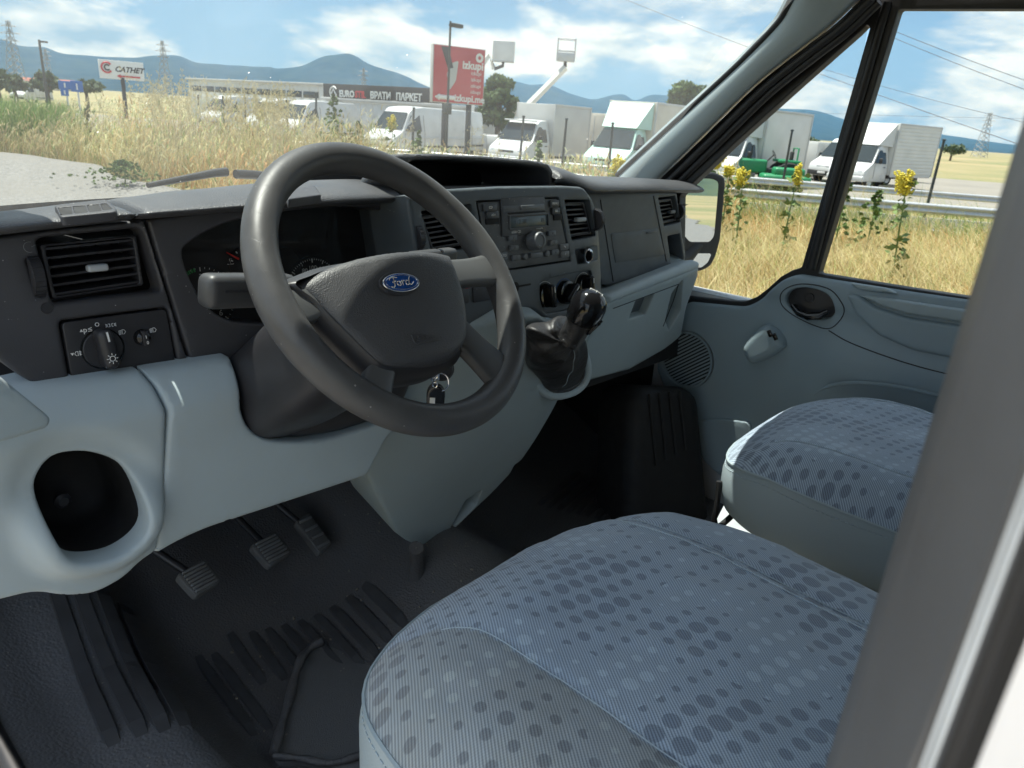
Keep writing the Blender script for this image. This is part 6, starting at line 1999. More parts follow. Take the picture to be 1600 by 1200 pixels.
# ------------------------------------------------------------------ flowering mulleins and green weeds
M_YEL = plain('yellow_petals', (0.60, 0.50, 0.05), 0.7, var=0.35, scale=40); M_STEM = plain('green_stems', (0.14, 0.20, 0.06), 0.8)
M_LEAFS = [plain('leaf_light', (0.13, 0.20, 0.05), 0.7), plain('leaf_dark', (0.055, 0.10, 0.028), 0.7)]
def leaf_quads(bm, pts, size, n):
    for p in pts:
        for _ in range(n):
            m = Matrix.Translation(p) @ Matrix.Rotation(random.uniform(0, 6.28), 4, 'Z') @ Matrix.Rotation(random.uniform(-1.2, 1.2), 4, 'X') @ Matrix.Rotation(random.uniform(-0.8, 0.8), 4, 'Y')
            s = size * random.uniform(0.6, 1.3)
            bm.faces.new([bm.verts.new(m @ Vector(v)) for v in ((-s * .5, -s * .15, 0), (0, -s * .42, s * .1), (s * .55, 0, 0), (0, s * .4, s * .1))])
def mullein(u, dist, ztop, label, flower=0.45, spread=0.10):
    flower *= 0.78
    p = far(u, dist); z0 = gz(p.x, p.y)
    t = thing('yellow_mullein', label, 'plant', (p.x, p.y, z0), 0, 'yellow flower spikes in the dry grass')
    h = ztop - z0
    t.rotation_euler = (random.gauss(0, 0.07), random.gauss(0, 0.07), random.uniform(0, 6))
    tube('stem', [(0, 0, 0), (0.01, 0.01, h * 0.5), (0.0, 0.02, h * 0.97)], [0.014, 0.011, 0.005], M_STEM, t, 6, local=True)
    bm = bmesh.new()
    br = [(0, 0, 1.0)] + [(random.uniform(-1, 1) * spread, random.uniform(-1, 1) * spread, random.uniform(0.55, 0.9)) for _ in range(8)]
    for (bx_, by_, f) in br:
        for k in range(int(60 * f)):
            q = k / (60 * f)
            z = h - flower * f * (1 - q) * 1.0 - (1 - f) * flower * 0.55
            r = abs(random.gauss(0, 1)) * 0.034 * (1.2 - q) + 0.006
            a = random.uniform(0, 6.28)
            m = Matrix.Translation((bx_ * (0.4 + q * 0.6) + math.cos(a) * r, by_ * (0.4 + q * .6) + math.sin(a) * r, z))
            bmesh.ops.create_icosphere(bm, subdivisions=1, radius=random.uniform(0.009, 0.019), matrix=m @ Matrix.Diagonal((1, 1, 0.7, 1)))
    bm_obj('blossom', bm, M_YEL, t, local=True, smooth=False)
    bm = bmesh.new()
    leaf_quads(bm, [Vector((random.gauss(0, 0.06), random.gauss(0, 0.06), random.uniform(0.05, h - flower * 0.5))) for _ in range(60)], 0.10, 1)
    bm_obj('leaves', bm, M_STEM, t, local=True, smooth=False)
    return t
def ztop_at(u, v, dist):
    return atd(u, v, dist).z
for (u, v, dist, lab, fl, sp_) in (
        (960, 238, 11.5, 'bushy yellow mullein standing before the mint green truck', 0.42, 0.13),
        (608, 178, 17.0, 'dense yellow mullein spike before the black shop banner', 0.42, 0.09),
        (402, 168, 19.0, 'thin yellow flower spike before the long white shed', 0.36, 0.06),
        (1126, 240, 12.0, 'yellow mullein behind the door mirror, before the box truck cab', 0.30, 0.13),
        (1155, 258, 12.6, 'small pale yellow mullein beside the green tractor', 0.24, 0.08),
        (1183, 262, 11.4, 'yellow mullein with broad flower head before the green tractor', 0.36, 0.12),
        (1260, 254, 12.0, 'slim upright yellow mullein beside the window divider bar', 0.42, 0.05),
        (1456, 266, 10.6, 'leaning yellow mullein with loose branches before the guard rail', 0.42, 0.14)):
    mullein(u, dist, ztop_at(u, v, dist), lab, fl, sp_)

def weed(u, v, dist, label, w, mat=0, n=90, leaf=0.085):
    p = far(u, dist); z0 = gz(p.x, p.y); h = ztop_at(u, v, dist) - z0
    t = thing('green_weed', label, 'plant', (p.x, p.y, z0), 0, 'green weeds in the dry grass')
    tube('stem', [(0, 0, 0), (0.02, 0, h * 0.6), (0.0, 0.03, h * 0.95)], [0.014, 0.01, 0.004], M_STEM, t, 6, local=True)
    bm = bmesh.new(); pts = []
    for _ in range(n):
        f = random.random() ** 0.7
        pts.append(Vector((random.gauss(0, w * (1.05 - f)), random.gauss(0, w * (1.05 - f)), h * (0.15 + 0.85 * f))))
    leaf_quads(bm, pts, leaf, 4)
    bm_obj('leaves', bm, M_LEAFS[mat], t, local=True, smooth=False)
weed(522, 148, 18.0, 'tall leafy green weed before the shop banner', 0.30, 0, 150)
weed(560, 190, 17.5, 'low dark green weed beside the tall weed', 0.25, 1, 70)
weed(845, 222, 13.0, 'pale green weed standing before the white box truck', 0.14, 0, 60)
weed(136, 170, 21.0, 'dark stemmed weed among the wild oats', 0.16, 1, 70)
weed(185, 250, 15.3, 'round green clump at the edge of the gravel', 0.42, 0, 330, 0.06)
weed(1345, 268, 12.5, 'thin green weed before the white luton truck', 0.12, 0, 50)
weed(1398, 300, 13.0, 'low green weed at the near guard rail', 0.25, 0, 70)
weed(655, 205, 16.0, 'low green weed under the red billboard', 0.22, 0, 70)

# ------------------------------------------------------------------ guard rails
M_GALV = plain('galvanised_steel', (0.55, 0.56, 0.57), 0.45, 0.6)
def guard_rail(n0, label, t0, t1):
    c = RDN * n0 + RDT * ((t0 + t1) / 2)
    t = thing('guard_rail', label, 'guard rail', (c.x, c.y, gz(c.x, c.y)))
    prof = [(0.0, 0.56), (0.045, 0.585), (0.045, 0.61), (0.0, 0.64), (0.0, 0.66), (0.045, 0.69), (0.045, 0.72), (0.0, 0.745)]
    rows = []
    for tt in np.linspace(t0, t1, 40):
        rows.append([Vector(((RDN * (n0 - o) + RDT * tt).x, (RDN * (n0 - o) + RDT * tt).y, gz((RDN * n0 + RDT * tt).x, (RDN * n0 + RDT * tt).y) + z)) for o, z in prof])
    grid_mesh('rail_beam', rows, M_GALV, t, thick=0.004)
    k = t0
    while k <= t1:
        q = RDN * (n0 + 0.07) + RDT * k
        z = gz(q.x, q.y)
        box('post', (0.10, 0.06, 0.78), Matrix.Translation((q.x, q.y, z + 0.33)) @ Matrix.Rotation(math.atan2(RDT.y, RDT.x), 4, 'Z'), M_GALV, t, 0.005)
        k += 4.0
    return t
guard_rail(14.8, 'near galvanised guard rail half buried in dry grass', -6, 40)
guard_rail(23.0, 'far galvanised guard rail along the truck yard', -14, 52)
# ------------------------------------------------------------------ vehicles in the yard
M_VW = plain('van_white_paint', (0.60, 0.61, 0.61), 0.3, var=0.10, scale=1.3)
M_MINT = plain('mint_paint', (0.42, 0.62, 0.56), 0.35, var=0.05, scale=2)
M_VGL = plain('vehicle_glass', (0.035, 0.045, 0.05), 0.08)
M_TYRE = plain('tyre_rubber', (0.02, 0.02, 0.02), 0.85)
M_BOXW = plain('box_white_panel', (0.66, 0.66, 0.63), 0.5, var=0.06, scale=1.5)
M_BOXG = plain('box_grey_panel', (0.50, 0.50, 0.49), 0.5, var=0.06, scale=1.5)
M_BOXC = plain('box_cream_panel', (0.60, 0.55, 0.47), 0.6, var=0.08, scale=1.5)
M_DARKP = plain('dark_trim', (0.03, 0.03, 0.032), 0.6)
M_AMBER = plain('amber_lens', (0.7, 0.18, 0.02), 0.3)
M_LAMPG = plain('headlamp_glass', (0.5, 0.52, 0.54), 0.12)
M_PLATE = plain('plate_white', (0.7, 0.7, 0.7), 0.5)

def heading(p, theta):
    c = math.atan2(CAM_POS.y - p.y, CAM_POS.x - p.x)
    return c - R_(theta)

def cab(t, prof, w, wtop, ztop, mat, wins, screen, prefix=''):
    """cab or van body from a side profile (x forward, z up); wider at the waist than at the roof"""
    def hw(z):
        return (w + (wtop - w) * sstep(1.0, ztop, z)) / 2
    pr = fillet(prof, 0.10, 3)
    rows = []
    for s, k in ((-1, 0.0), (-1, 0.06), (-0.5, 0.0), (0, 0.0), (0.5, 0), (1, 0.06), (1, 0.0)):
        pass
    V, F = [], []
    n = len(pr)
    cols_ = [(-1.0, 0.93), (-0.97, 0.985), (-0.86, 1.0), (-0.5, 1.01), (0, 1.015), (0.5, 1.01), (0.86, 1.0), (0.97, 0.985), (1.0, 0.93)]
    cx_ = sum(p[0] for p in pr) / n; cz_ = sum(p[1] for p in pr) / n
    for (s, q) in cols_:
        for (x, z) in pr:
            V.append((cx_ + (x - cx_) * q, s * hw(z), cz_ + (z - cz_) * q))
    m = len(cols_)
    for i in range(m - 1):
        for j in range(n):
            F.append((i * n + j, i * n + (j + 1) % n, (i + 1) * n + (j + 1) % n, (i + 1) * n + j))
    F.append(tuple(range(n))); F.append(tuple(range((m - 1) * n, m * n))[::-1])
    o = mesh_from('body', V, F, mat, t, local=True)
    bm = bmesh.new(); bm.from_mesh(o.data); bmesh.ops.recalc_face_normals(bm, faces=bm.faces); bm.to_mesh(o.data); bm.free()
    sharp(o, 30)
    # windscreen
    (xa, za), (xb, zb) = screen
    dx_, dz_ = xb - xa, zb - za; L = math.hypot(dx_, dz_); nx_, nz_ = dz_ / L, -dx_ / L
    pts = []
    for (f, s) in ((0, -0.92), (0, 0.92), (1, 0.90), (1, -0.90)):
        x, z = xa + dx_ * f, za + dz_ * f
        pts.append(Vector((x + nx_ * 0.045, s * hw(z), z + nz_ * 0.045)))
    bm = bmesh.new(); vs = [bm.verts.new(p) for p in pts]; vb = [bm.verts.new(p - Vector((nx_, 0, nz_)) * 0.03) for p in pts]
    bm.faces.new(vs); 
    for i in range(4):
        bm.faces.new((vs[i], vb[i], vb[(i + 1) % 4], vs[(i + 1) % 4]))
    bmesh.ops.recalc_face_normals(bm, faces=bm.faces)
    bm_obj('windscreen', bm, M_VGL, t, local=True, smooth=False)
    for poly in wins:
        for s in (-1, 1):
            bm = bmesh.new()
            vs = [bm.verts.new((x, s * (hw(z) * 1.0 + 0.006), z)) for x, z in fillet(poly, 0.05, 3)]
            vb = [bm.verts.new((v.co.x, v.co.y - s * 0.03, v.co.z)) for v in vs]
            bm.faces.new(vs)
            for i in range(len(vs)):
                bm.faces.new((vs[i], vb[i], vb[(i + 1) % len(vs)], vs[(i + 1) % len(vs)]))
            bmesh.ops.recalc_face_normals(bm, faces=bm.faces)
            bm_obj('side_window', bm, M_VGL, t, local=True, smooth=False)
    return hw

def wheels(t, xs, w, r=0.34):
    for x in xs:
        for s in (-1, 1):
            m = Matrix.Translation((x, s * (w / 2 - 0.12), r)) @ Matrix.Rotation(R_(-90 * s), 4, 'X')
            wh = lathe('wheel', [(0.18, -0.10), (r * 0.9, -0.11), (r, -0.07), (r, 0.07), (r * 0.9, 0.11), (0.20, 0.10)], m, M_TYRE, t, 24, local=True)
            lathe('rim', [(0.21, 0.06), (0.20, 0.10), (0.12, 0.05), (0.06, 0.09), (0, 0.09)], m, M_GALV, wh, 20, local=True)

def face_bits(t, hw, xf, mat_grille=None, bumper=M_DARKP, amber=True, zb=0.5):
    w = hw(0.6) * 2
    box('bumper', (0.16, w * 1.0, 0.26), (xf - 0.02, 0, zb), bumper, t, 0.05, 3, local=True)
    box('grille', (0.05, w * 0.42, 0.16), (xf + 0.0, 0, zb + 0.27), mat_grille or M_DARKP, t, 0.02, 2, local=True)
    for s in (-1, 1):
        box('headlight', (0.10, 0.26, 0.17), (xf - 0.05, s * w * 0.37, zb + 0.30), M_LAMPG, t, 0.04, 3, local=True)
        if amber:
            box('indicator', (0.09, 0.09, 0.13), (xf - 0.08, s * w * 0.465, zb + 0.28), M_AMBER, t, 0.02, 2, local=True)
        box('wing_mirror', (0.10, 0.16, 0.26), (xf - 0.95, s * (w / 2 + 0.13), 1.38), M_DARKP, t, 0.04, 3, local=True)
        tube('door_seam', [(xf - 0.80, s * (hw(0.5) + 0.004), 0.55), (xf - 0.80, s * (hw(1.2) + 0.004), 1.2)], 0.008, M_DARKP, t, 4, local=True)
        box('door_handle', (0.14, 0.03, 0.04), (xf - 1.62, s * (hw(1.1) + 0.012), 1.08), M_DARKP, t, 0.01, local=True)
    box('number_plate', (0.02, 0.50, 0.11), (xf + 0.065, 0, zb + 0.02), M_PLATE, t, 0.004, local=True)

CABP = [(0.0, 0.38), (0.03, 0.72), (-0.04, 0.92), (-0.42, 1.15), (-0.62, 1.28), (-1.10, 1.96), (-1.28, 2.12), (-1.9, 2.16), (-1.95, 1.2), (-1.95, 0.38)]
def box_truck(u, dist, theta, label, cabm, boxm, blen, bw, bz0, bz1, spoiler=None, slats=False, visor=False, zoff=0.0):
    p = far(u, dist)
    z = gz(p.x, p.y) + zoff
    t = thing('box_truck', label, 'truck', (p.x, p.y, z), heading(p, theta), 'box trucks parked in the yard')
    hw = cab(t, CABP, 1.98, 1.62, 2.15, cabm, [[(-0.78, 1.26), (-1.16, 1.86), (-1.70, 1.90), (-1.74, 1.24)]], ((-0.60, 1.30), (-1.10, 1.98)))
    face_bits(t, hw, 0.0, bumper=M_DARKP if cabm is not M_VW else M_VW)
    xb = -2.05
    bx_ = box('cargo_box', (blen, bw, bz1 - bz0), (xb - blen / 2, 0, (bz0 + bz1) / 2), boxm, t, 0.03, 2, local=True)
    for s in (-1, 1):
        for xx in (xb - 0.03, xb - blen + 0.03):
            box('corner_post', (0.09, 0.06, bz1 - bz0 + 0.02), (xx, s * (bw / 2 - 0.005), (bz0 + bz1) / 2), M_BOXG, bx_, 0.01, local=True)
        box('top_rail', (blen, 0.06, 0.09), (xb - blen / 2, s * (bw / 2 - 0.005), bz1 - 0.03), M_BOXG, bx_, 0.01, local=True)
        box('side_skirt', (blen * 0.96, 0.05, 0.12), (xb - blen / 2, s * (bw / 2 - 0.03), bz0 - 0.03), M_GALV, bx_, 0.01, local=True)
        if slats:
            for k in range(14):
                zz = bz0 + 0.12 + (bz1 - bz0 - 0.22) * k / 13
                box('side_slat', (blen * 0.96, 0.02, (bz1 - bz0) / 14 * 0.82), (xb - blen / 2, s * (bw / 2 + 0.008), zz), boxm, bx_, 0.006, local=True)
    box('chassis', (blen + 1.5, 0.9, 0.22), (-1.2 - blen / 2, 0, 0.62), M_DARKP, t, 0.02, local=True)
    if spoiler:
        s0 = bw / 2 * 0.92
        V = [(-1.05, -s0 * .8, 2.10), (-1.05, s0 * .8, 2.10), (-1.98, s0, 2.05), (-1.98, -s0, 2.05), (-1.90, -s0, bz1 - 0.08), (-1.90, s0, bz1 - 0.08), (-2.02, s0, bz1 - 0.05), (-2.02, -s0, bz1 - 0.05)]
        o = mesh_from('wind_deflector', V, [(0, 1, 5, 4), (0, 4, 7, 3), (1, 2, 6, 5), (4, 5, 6, 7), (0, 3, 2, 1), (3, 7, 6, 2)], spoiler, t, local=True, smooth=False)
    if visor:
        box('sun_visor', (0.30, 1.6, 0.06), (-0.98, 0, 2.10), M_VW, t, 0.02, local=True)
    wheels(t, (-0.62, -1.9 - blen * 0.62), 1.95)
    return t
box_truck(793, 33.5, 37, 'white box truck with roof visor and grey cargo box under the lift boom', M_VW, M_BOXG, 3.1, 2.05, 0.75, 2.85, None, False, True)
box_truck(948, 31.5, 30, 'mint green box truck with sloping roof deflector and cream box', M_MINT, M_BOXC, 4.6, 2.2, 0.70, 3.15, M_MINT)
box_truck(1122, 33.5, 34, 'white box truck with plain white box seen through the quarter window', M_VW, M_BOXW, 3.8, 2.1, 0.72, 3.2, M_VW)
box_truck(1338, 41.0, 32, 'white luton box truck with slatted sides beyond the guard rail', M_VW, M_BOXW, 4.0, 2.15, 0.72, 3.15, M_VW, True)

VANP = [(0.0, 0.36), (0.03, 0.72), (-0.04, 0.95), (-0.50, 1.20), (-0.68, 1.32), (-1.22, 2.08), (-1.45, 2.28), (-2.2, 2.36), (-5.2, 2.34), (-5.32, 2.1), (-5.35, 0.36)]
def panel_van(u, dist, theta, label, mat=M_VW, scale=1.0):
    p = far(u, dist)
    t = thing('panel_van', label, 'van', (p.x, p.y, gz(p.x, p.y)), heading(p, theta), 'vans parked in the yard')
    hw = cab(t, VANP, 1.95, 1.60, 2.3, mat, [[(-0.86, 1.30), (-1.30, 1.98), (-1.90, 2.02), (-1.95, 1.28)]], ((-0.66, 1.36), (-1.20, 2.06)))
    face_bits(t, hw, 0.0)
    wheels(t, (-0.78, -4.2), 1.92)
    for s in (-1, 1):
        tube('door_seam', [(-2.15, s * (hw(0.5) + 0.004), 0.5), (-2.15, s * (hw(1.2) + 0.004), 1.2), (-2.15, s * (hw(2.0) + 0.004), 2.0)], 0.010, M_DARKP, t, 4, local=True)
        tube('door_seam', [(-3.5, s * (hw(0.5) + 0.004), 0.5), (-3.5, s * (hw(1.2) + 0.004), 1.2), (-3.5, s * (hw(2.0) + 0.004), 2.0)], 0.010, M_DARKP, t, 4, local=True)
        box('rub_strip', (3.0, 0.03, 0.10), (-3.6, s * (hw(0.7) + 0.008), 0.62), M_DARKP, t, 0.01, local=True)
        tube('side_rail', [(-2.1, s * (hw(1.1) + 0.006), 1.02), (-5.1, s * (hw(1.1) + 0.006), 1.02)], 0.02, mat, t, 6, local=True)
    return t
panel_van(668, 39.0, 26, 'white van with dark windscreen parked under the red billboard')
panel_van(590, 36.0, 45, 'white high-roof van behind the dense yellow mullein')
panel_van(440, 46.0, 48, 'white van half hidden by the thin yellow flower spike')
panel_van(395, 52.0, 50, 'white van parked before the long white shed')
panel_van(325, 58.0, 50, 'white van at the far end of the row, behind tall dry grass')
panel_van(32, 118.0, 40, 'small white van far off among the bushes')
panel_van(1300, 44.5, 40, 'white van half hidden behind the window divider bar')

# ------------------------------------------------------------------ green farm tractor
M_GRN = plain('farm_green', (0.02, 0.22, 0.09), 0.4)
p = far(1213, 34.0)
tr = thing('tractor', 'low green farm tractor with dark wheels before the white box truck', 'tractor', (p.x, p.y, gz(p.x, p.y)), heading(p, 80))
box('engine_hood', (1.3, 0.65, 0.55), (0.75, 0, 0.95), M_GRN, tr, 0.10, 3, local=True)
box('gear_case', (1.3, 0.5, 0.4), (-0.3, 0, 0.7), M_DARKP, tr, 0.05, 2, local=True)
for s in (-1, 1):
    box('mudguard', (0.9, 0.35, 0.12), (-0.7, s * 0.62, 1.22), M_GRN, tr, 0.05, 2, local=True)
    m = Matrix.Translation((-0.7, s * 0.7, 0.60)) @ Matrix.Rotation(R_(-90 * s), 4, 'X')
    w_ = lathe('wheel', [(0.3, -0.15), (0.55, -0.17), (0.60, -0.1), (0.60, 0.1), (0.55, 0.17), (0.3, 0.15)], m, M_TYRE, tr, 24, local=True)
    lathe('rim', [(0.34, 0.1), (0.3, 0.13), (0.12, 0.06), (0, 0.08)], m, M_GRN, w_, 20, local=True)
    m = Matrix.Translation((1.15, s * 0.6, 0.38)) @ Matrix.Rotation(R_(-90 * s), 4, 'X')
    lathe('wheel', [(0.2, -0.1), (0.34, -0.11), (0.38, -0.06), (0.38, 0.06), (0.34, 0.11), (0.0, 0.08)], m, M_TYRE, tr, 24, local=True)
box('seat', (0.4, 0.45, 0.12), (-0.65, 0, 1.2), M_DARKP, tr, 0.04, 2, local=True)
box('seat_back', (0.1, 0.45, 0.4), (-0.86, 0, 1.42), M_DARKP, tr, 0.04, 2, local=True)
tube('roll_bar', [(-1.0, -0.5, 0.9), (-1.0, -0.5, 1.75), (-1.0, 0.5, 1.75), (-1.0, 0.5, 0.9)], 0.035, M_GRN, tr, 8, local=True)
tube('steering_post', [(0.15, 0, 1.1), (-0.15, 0, 1.45)], 0.03, M_DARKP, tr, 6, local=True)
tube('hand_wheel', [(-0.15 + 0.08 * math.cos(a), 0.19 * math.sin(a), 1.46 + 0.16 * math.cos(a)) for a in np.linspace(0, 6.28, 17)[:-1]], 0.016, M_DARKP, tr, 6, True, local=True)
tube('exhaust', [(0.8, 0.2, 1.2), (0.8, 0.2, 1.75)], 0.035, M_DARKP, tr, 8, local=True)
p2 = far(1242, 33.0)
mw = thing('mower', 'green hay mower attachment standing beside the tractor', 'farm machine', (p2.x, p2.y, gz(p2.x, p2.y)), heading(p2, 80))
box('deck', (1.9, 1.2, 0.35), (0, 0, 0.55), M_GRN, mw, 0.12, 3, local=True)
box('cover', (1.2, 0.9, 0.3), (-0.1, 0, 0.85), M_GRN, mw, 0.10, 3, local=True)
tube('hitch', [(0.9, 0, 0.5), (1.6, 0, 0.45)], 0.05, M_DARKP, mw, 8, local=True)
for s in (-1, 1):
    lathe('wheel', [(0.1, -0.08), (0.26, -0.09), (0.30, 0.0), (0.26, 0.09), (0.0, 0.08)], Matrix.Translation((-0.4, s * 0.65, 0.30)) @ Matrix.Rotation(R_(-90 * s), 4, 'X'), M_TYRE, mw, 20, local=True)

# ------------------------------------------------------------------ containers, shed, shop
def container(u, dist, theta, label, L, W, H, mat):
    p = far(u, dist); t = thing('container', label, 'container', (p.x, p.y, gz(p.x, p.y)), heading(p, theta))
    box('shell', (L, W, H), (-L / 2, 0, H / 2 + 0.15), mat, t, 0.03, 2, local=True)
    for k in range(int(L / 0.3)):
        for s in (-1, 1):
            box('wall_rib', (0.14, 0.04, H - 0.2), (-0.2 - k * 0.3, s * (W / 2 + 0.01), H / 2 + 0.15), mat, t, 0.01, local=True)
    for s in (-1, 1):
        box('end_door', (0.04, W * 0.47, H - 0.15), (0.01, s * W * 0.245, H / 2 + 0.15), mat, t, 0.01, local=True)
        tube('lock_rod', [(0.05, s * W * 0.12, 0.3), (0.05, s * W * 0.12, H)], 0.02, M_GALV, t, 6, local=True)
container(921, 42.0, 15, 'cream site container between the white and the mint trucks', 5, 2.4, 2.55, M_BOXC)
container(1262, 46.0, 20, 'small white container behind the green tractor', 2.2, 1.7, 1.9, M_BOXW)

def building(u0, u1, d0, d1, z1, label, mat, roofm, depth=9.0, name='warehouse'):
    a, b = far(u0, d0), far(u1, d1); L = (b - a).length; ang = math.atan2(b.y - a.y, b.x - a.x)
    z0 = gz(a.x, a.y)
    t = thing(name, label, 'building', (a.x, a.y, z0), ang)
    h = z1 - z0
    box('wall', (L, depth, h), (L / 2, depth / 2, h / 2), mat, t, 0.02, local=True)
    r_ = box('roof', (L + 0.5, depth + 0.5, 0.18), (L / 2, depth / 2, h + 0.09), roofm, t, 0.03, local=True)
    n = int(L / 1.2)
    for k in range(n):
        box('wall_panel', (1.14, 0.05, h - 0.1), (0.6 + k * 1.2, -0.02, h / 2), mat, t, 0.01, local=True)
    return t, L, h
shed, L, h = building(300, 520, 86, 66, 3.25, 'long white warehouse with ribbed walls behind the parked vans', M_BOXW, M_BOXG)
for k in range(int(L / 2.4)):
    box('window_band', (2.1, 0.06, 0.5), (1.4 + k * 2.4, -0.06, h - 0.75), M_VGL, shed, 0.01, local=True)
M_BANN = plain('banner_black', (0.018, 0.02, 0.022), 0.6); M_REDT = plain('sign_red', (0.55, 0.03, 0.04), 0.5); M_SIGNW = plain('sign_white', (0.75, 0.76, 0.74), 0.5)
a, b = far(510, 56), far(690, 48)
shop, L, h = building(510, 690, 56, 48, ztop_at(511, 156, 56) , 'white shop building carrying a long black banner', M_VW, M_BOXG, 8, 'shop_building')
hb = ztop_at(510, 131, 56) - ztop_at(511, 156, 56)
bn = box('banner', (L, 0.25, hb), (L / 2, -0.1, h + hb / 2 + 0.02), M_BANN, shop, 0.02, local=True)
bn['label'] = 'black banner with white and red lettering'
def sign_text(s, x, z, size, mat, parent, y=-0.24, bold=0.0, shear=0, sx=1.0):
    return text('lettering', s, size, Matrix.Translation((x, y, z)) @ Matrix.Rotation(R_(90), 4, 'X'), mat, parent, ext=0.01, align='LEFT', local=True, bold=bold, shear=shear, sx=sx)
zz = h + hb * 0.42
cap = hb * 0.56
sign_text('EURO', L * 0.155, zz, cap, M_SIGNW, shop, bold=0.02)
sign_text('STIL', L * 0.30, zz, cap, M_REDT, shop, bold=0.02)
sign_text('\u0412\u0420\u0410\u0422\u0418', L * 0.435, zz, cap, M_SIGNW, shop, bold=0.02)
sign_text('\u041f\u0410\u0420\u041a\u0415\u0422', L * 0.655, zz, cap, M_SIGNW, shop, bold=0.02)
tube('logo', [(L * 0.10 + hb * 0.34 * math.cos(q), -0.24, h + hb * 0.5 + hb * 0.34 * math.sin(q)) for q in np.linspace(0.6, 5.9, 18)], 0.05, M_SIGNW, shop, 6, local=True)
tube('logo', [(L * 0.10 - hb * 0.2, -0.24, h + hb * 0.4), (L * 0.10, -0.24, h + hb * 0.72), (L * 0.10 + hb * 0.25, -0.24, h + hb * 0.35)], 0.05, M_SIGNW, shop, 6, local=True)

# ------------------------------------------------------------------ billboards and signs
def face_frame(u, v, dist, turn):
    p = atd(u, v, dist); c = math.atan2(CAM_POS.y - p.y, CAM_POS.x - p.x) + R_(turn)
    n = Vector((math.cos(c), math.sin(c), 0)); return p, Frame(p, Z_.cross(n), Z_)
p, F_ = face_frame(716, 118, 30.0, 26)
zg = gz(p.x, p.y)
bb = thing('billboard', 'red billboard with white arrow and a picture of a tool', 'billboard', (p.x, p.y, zg))
w0 = F_.px(676, 110)[0]; w1 = F_.px(757, 120)[0]; hh = F_.px(716, 74)[1] - F_.px(716, 164)[1]; bw = w1 - w0
box('panel', (bw, hh, 0.22), F_.M((w0 + w1) / 2, 0, -0.11), M_BOXG, bb, 0.02)
M_BBR = plain('billboard_red', (0.50, 0.045, 0.055), 0.55, var=0.06, scale=1)
fc_ = box('poster', (bw * 0.97, hh * 0.97, 0.02), F_.M((w0 + w1) / 2, 0, 0.008), M_BBR, bb, 0.004)
xc = (w0 + w1) / 2
def bt(s, fx, fy, size, bold=0.0):
    text('lettering', s, size, F_.M(xc + bw * fx, hh * fy, 0.022), M_SIGNW, fc_, ext=0.002, bold=bold)
bt('izkupi', 0.26, 0.19, 0.38, 0.012)
bt('izkupi.me', 0.22, -0.40, 0.34, 0.010)
for k in range(4):
    bt('izkupi', 0.33, 0.06 - 0.11 * k, 0.19)
lathe('emblem', [(0.16, 0), (0.16, 0.01), (0.07, 0.01), (0.07, 0)], F_.M(xc + bw * 0.38, hh * 0.34, 0.02), M_SIGNW, fc_, 24)
tube('arrow', [F_.P(xc - bw * 0.40, -hh * 0.40, 0.03), F_.P(xc - bw * 0.08, -hh * 0.40, 0.03)], 0.08, M_SIGNW, fc_, 6)
mesh_from('arrow', [F_.P(xc - bw * 0.46, -hh * 0.40, 0.03), F_.P(xc - bw * 0.36, -hh * 0.46, 0.03), F_.P(xc - bw * 0.36, -hh * 0.34, 0.03)], [(0, 1, 2)], M_SIGNW, fc_)
sheet('tool_print', F_, fillet([(xc - bw * 0.16, hh * 0.20), (xc - bw * 0.02, hh * 0.26), (xc - bw * 0.06, -hh * 0.10), (xc - bw * 0.18, -hh * 0.28), (xc - bw * 0.24, hh * 0.02)], 0.1), (), 0.004, 0, M_BOXG, fc_, 0.2, flat_h=0.024)
sheet('tool_print', F_, [(xc - bw * 0.36, hh * 0.47), (xc - bw * 0.22, hh * 0.47), (xc - bw * 0.12, hh * 0.12), (xc - bw * 0.22, hh * 0.10)], (), 0.004, 0, M_DARKP, fc_, 0.2, flat_h=0.028)
for fx in (-0.22, 0.25):
    q = F_.P(xc + bw * fx, -hh / 2, -0.15)
    box('post', (0.16, 0.16, q.z - zg + 0.3), (q.x, q.y, (q.z + zg) / 2), M_DARKP, bb, 0.02)

p, F_ = face_frame(190, 110, 70.0, 10)
zg = gz(p.x, p.y)
sg = thing('shop_sign', 'white roadside sign with a round red logo and a red arrow', 'sign', (p.x, p.y, zg))
wl, wr = F_.px(155, 108)[0], F_.px(225, 114)[0]; hh = F_.px(190, 96)[1] - F_.px(190, 125)[1]; bw = wr - wl
box('panel', (bw, hh, 0.2), F_.M((wl + wr) / 2, 0, -0.1), M_SIGNW, sg, 0.02)
xc = (wl + wr) / 2
text('lettering', 'CATHET', hh * 0.40, F_.M(xc + bw * 0.16, hh * 0.04, 0.012), M_BANN, sg, ext=0.004, shear=0.35, sx=1.0, bold=0.02)
tube('logo', [F_.P(xc - bw * 0.33 + hh * 0.27 * math.cos(q), hh * 0.10 + hh * 0.27 * math.sin(q), 0.02) for q in np.linspace(0.7, 5.6, 20)], hh * 0.05, M_REDT, sg, 6)
tube('logo', [F_.P(xc - bw * 0.32 + hh * 0.14 * math.cos(q), hh * 0.10 + hh * 0.14 * math.sin(q), 0.02) for q in np.linspace(0.7, 5.6, 16)], hh * 0.04, M_BANN, sg, 6)
tube('arrow', [F_.P(xc - bw * 0.06, -hh * 0.32, 0.02), F_.P(xc + bw * 0.40, -hh * 0.32, 0.02)], hh * 0.045, M_REDT, sg, 6)
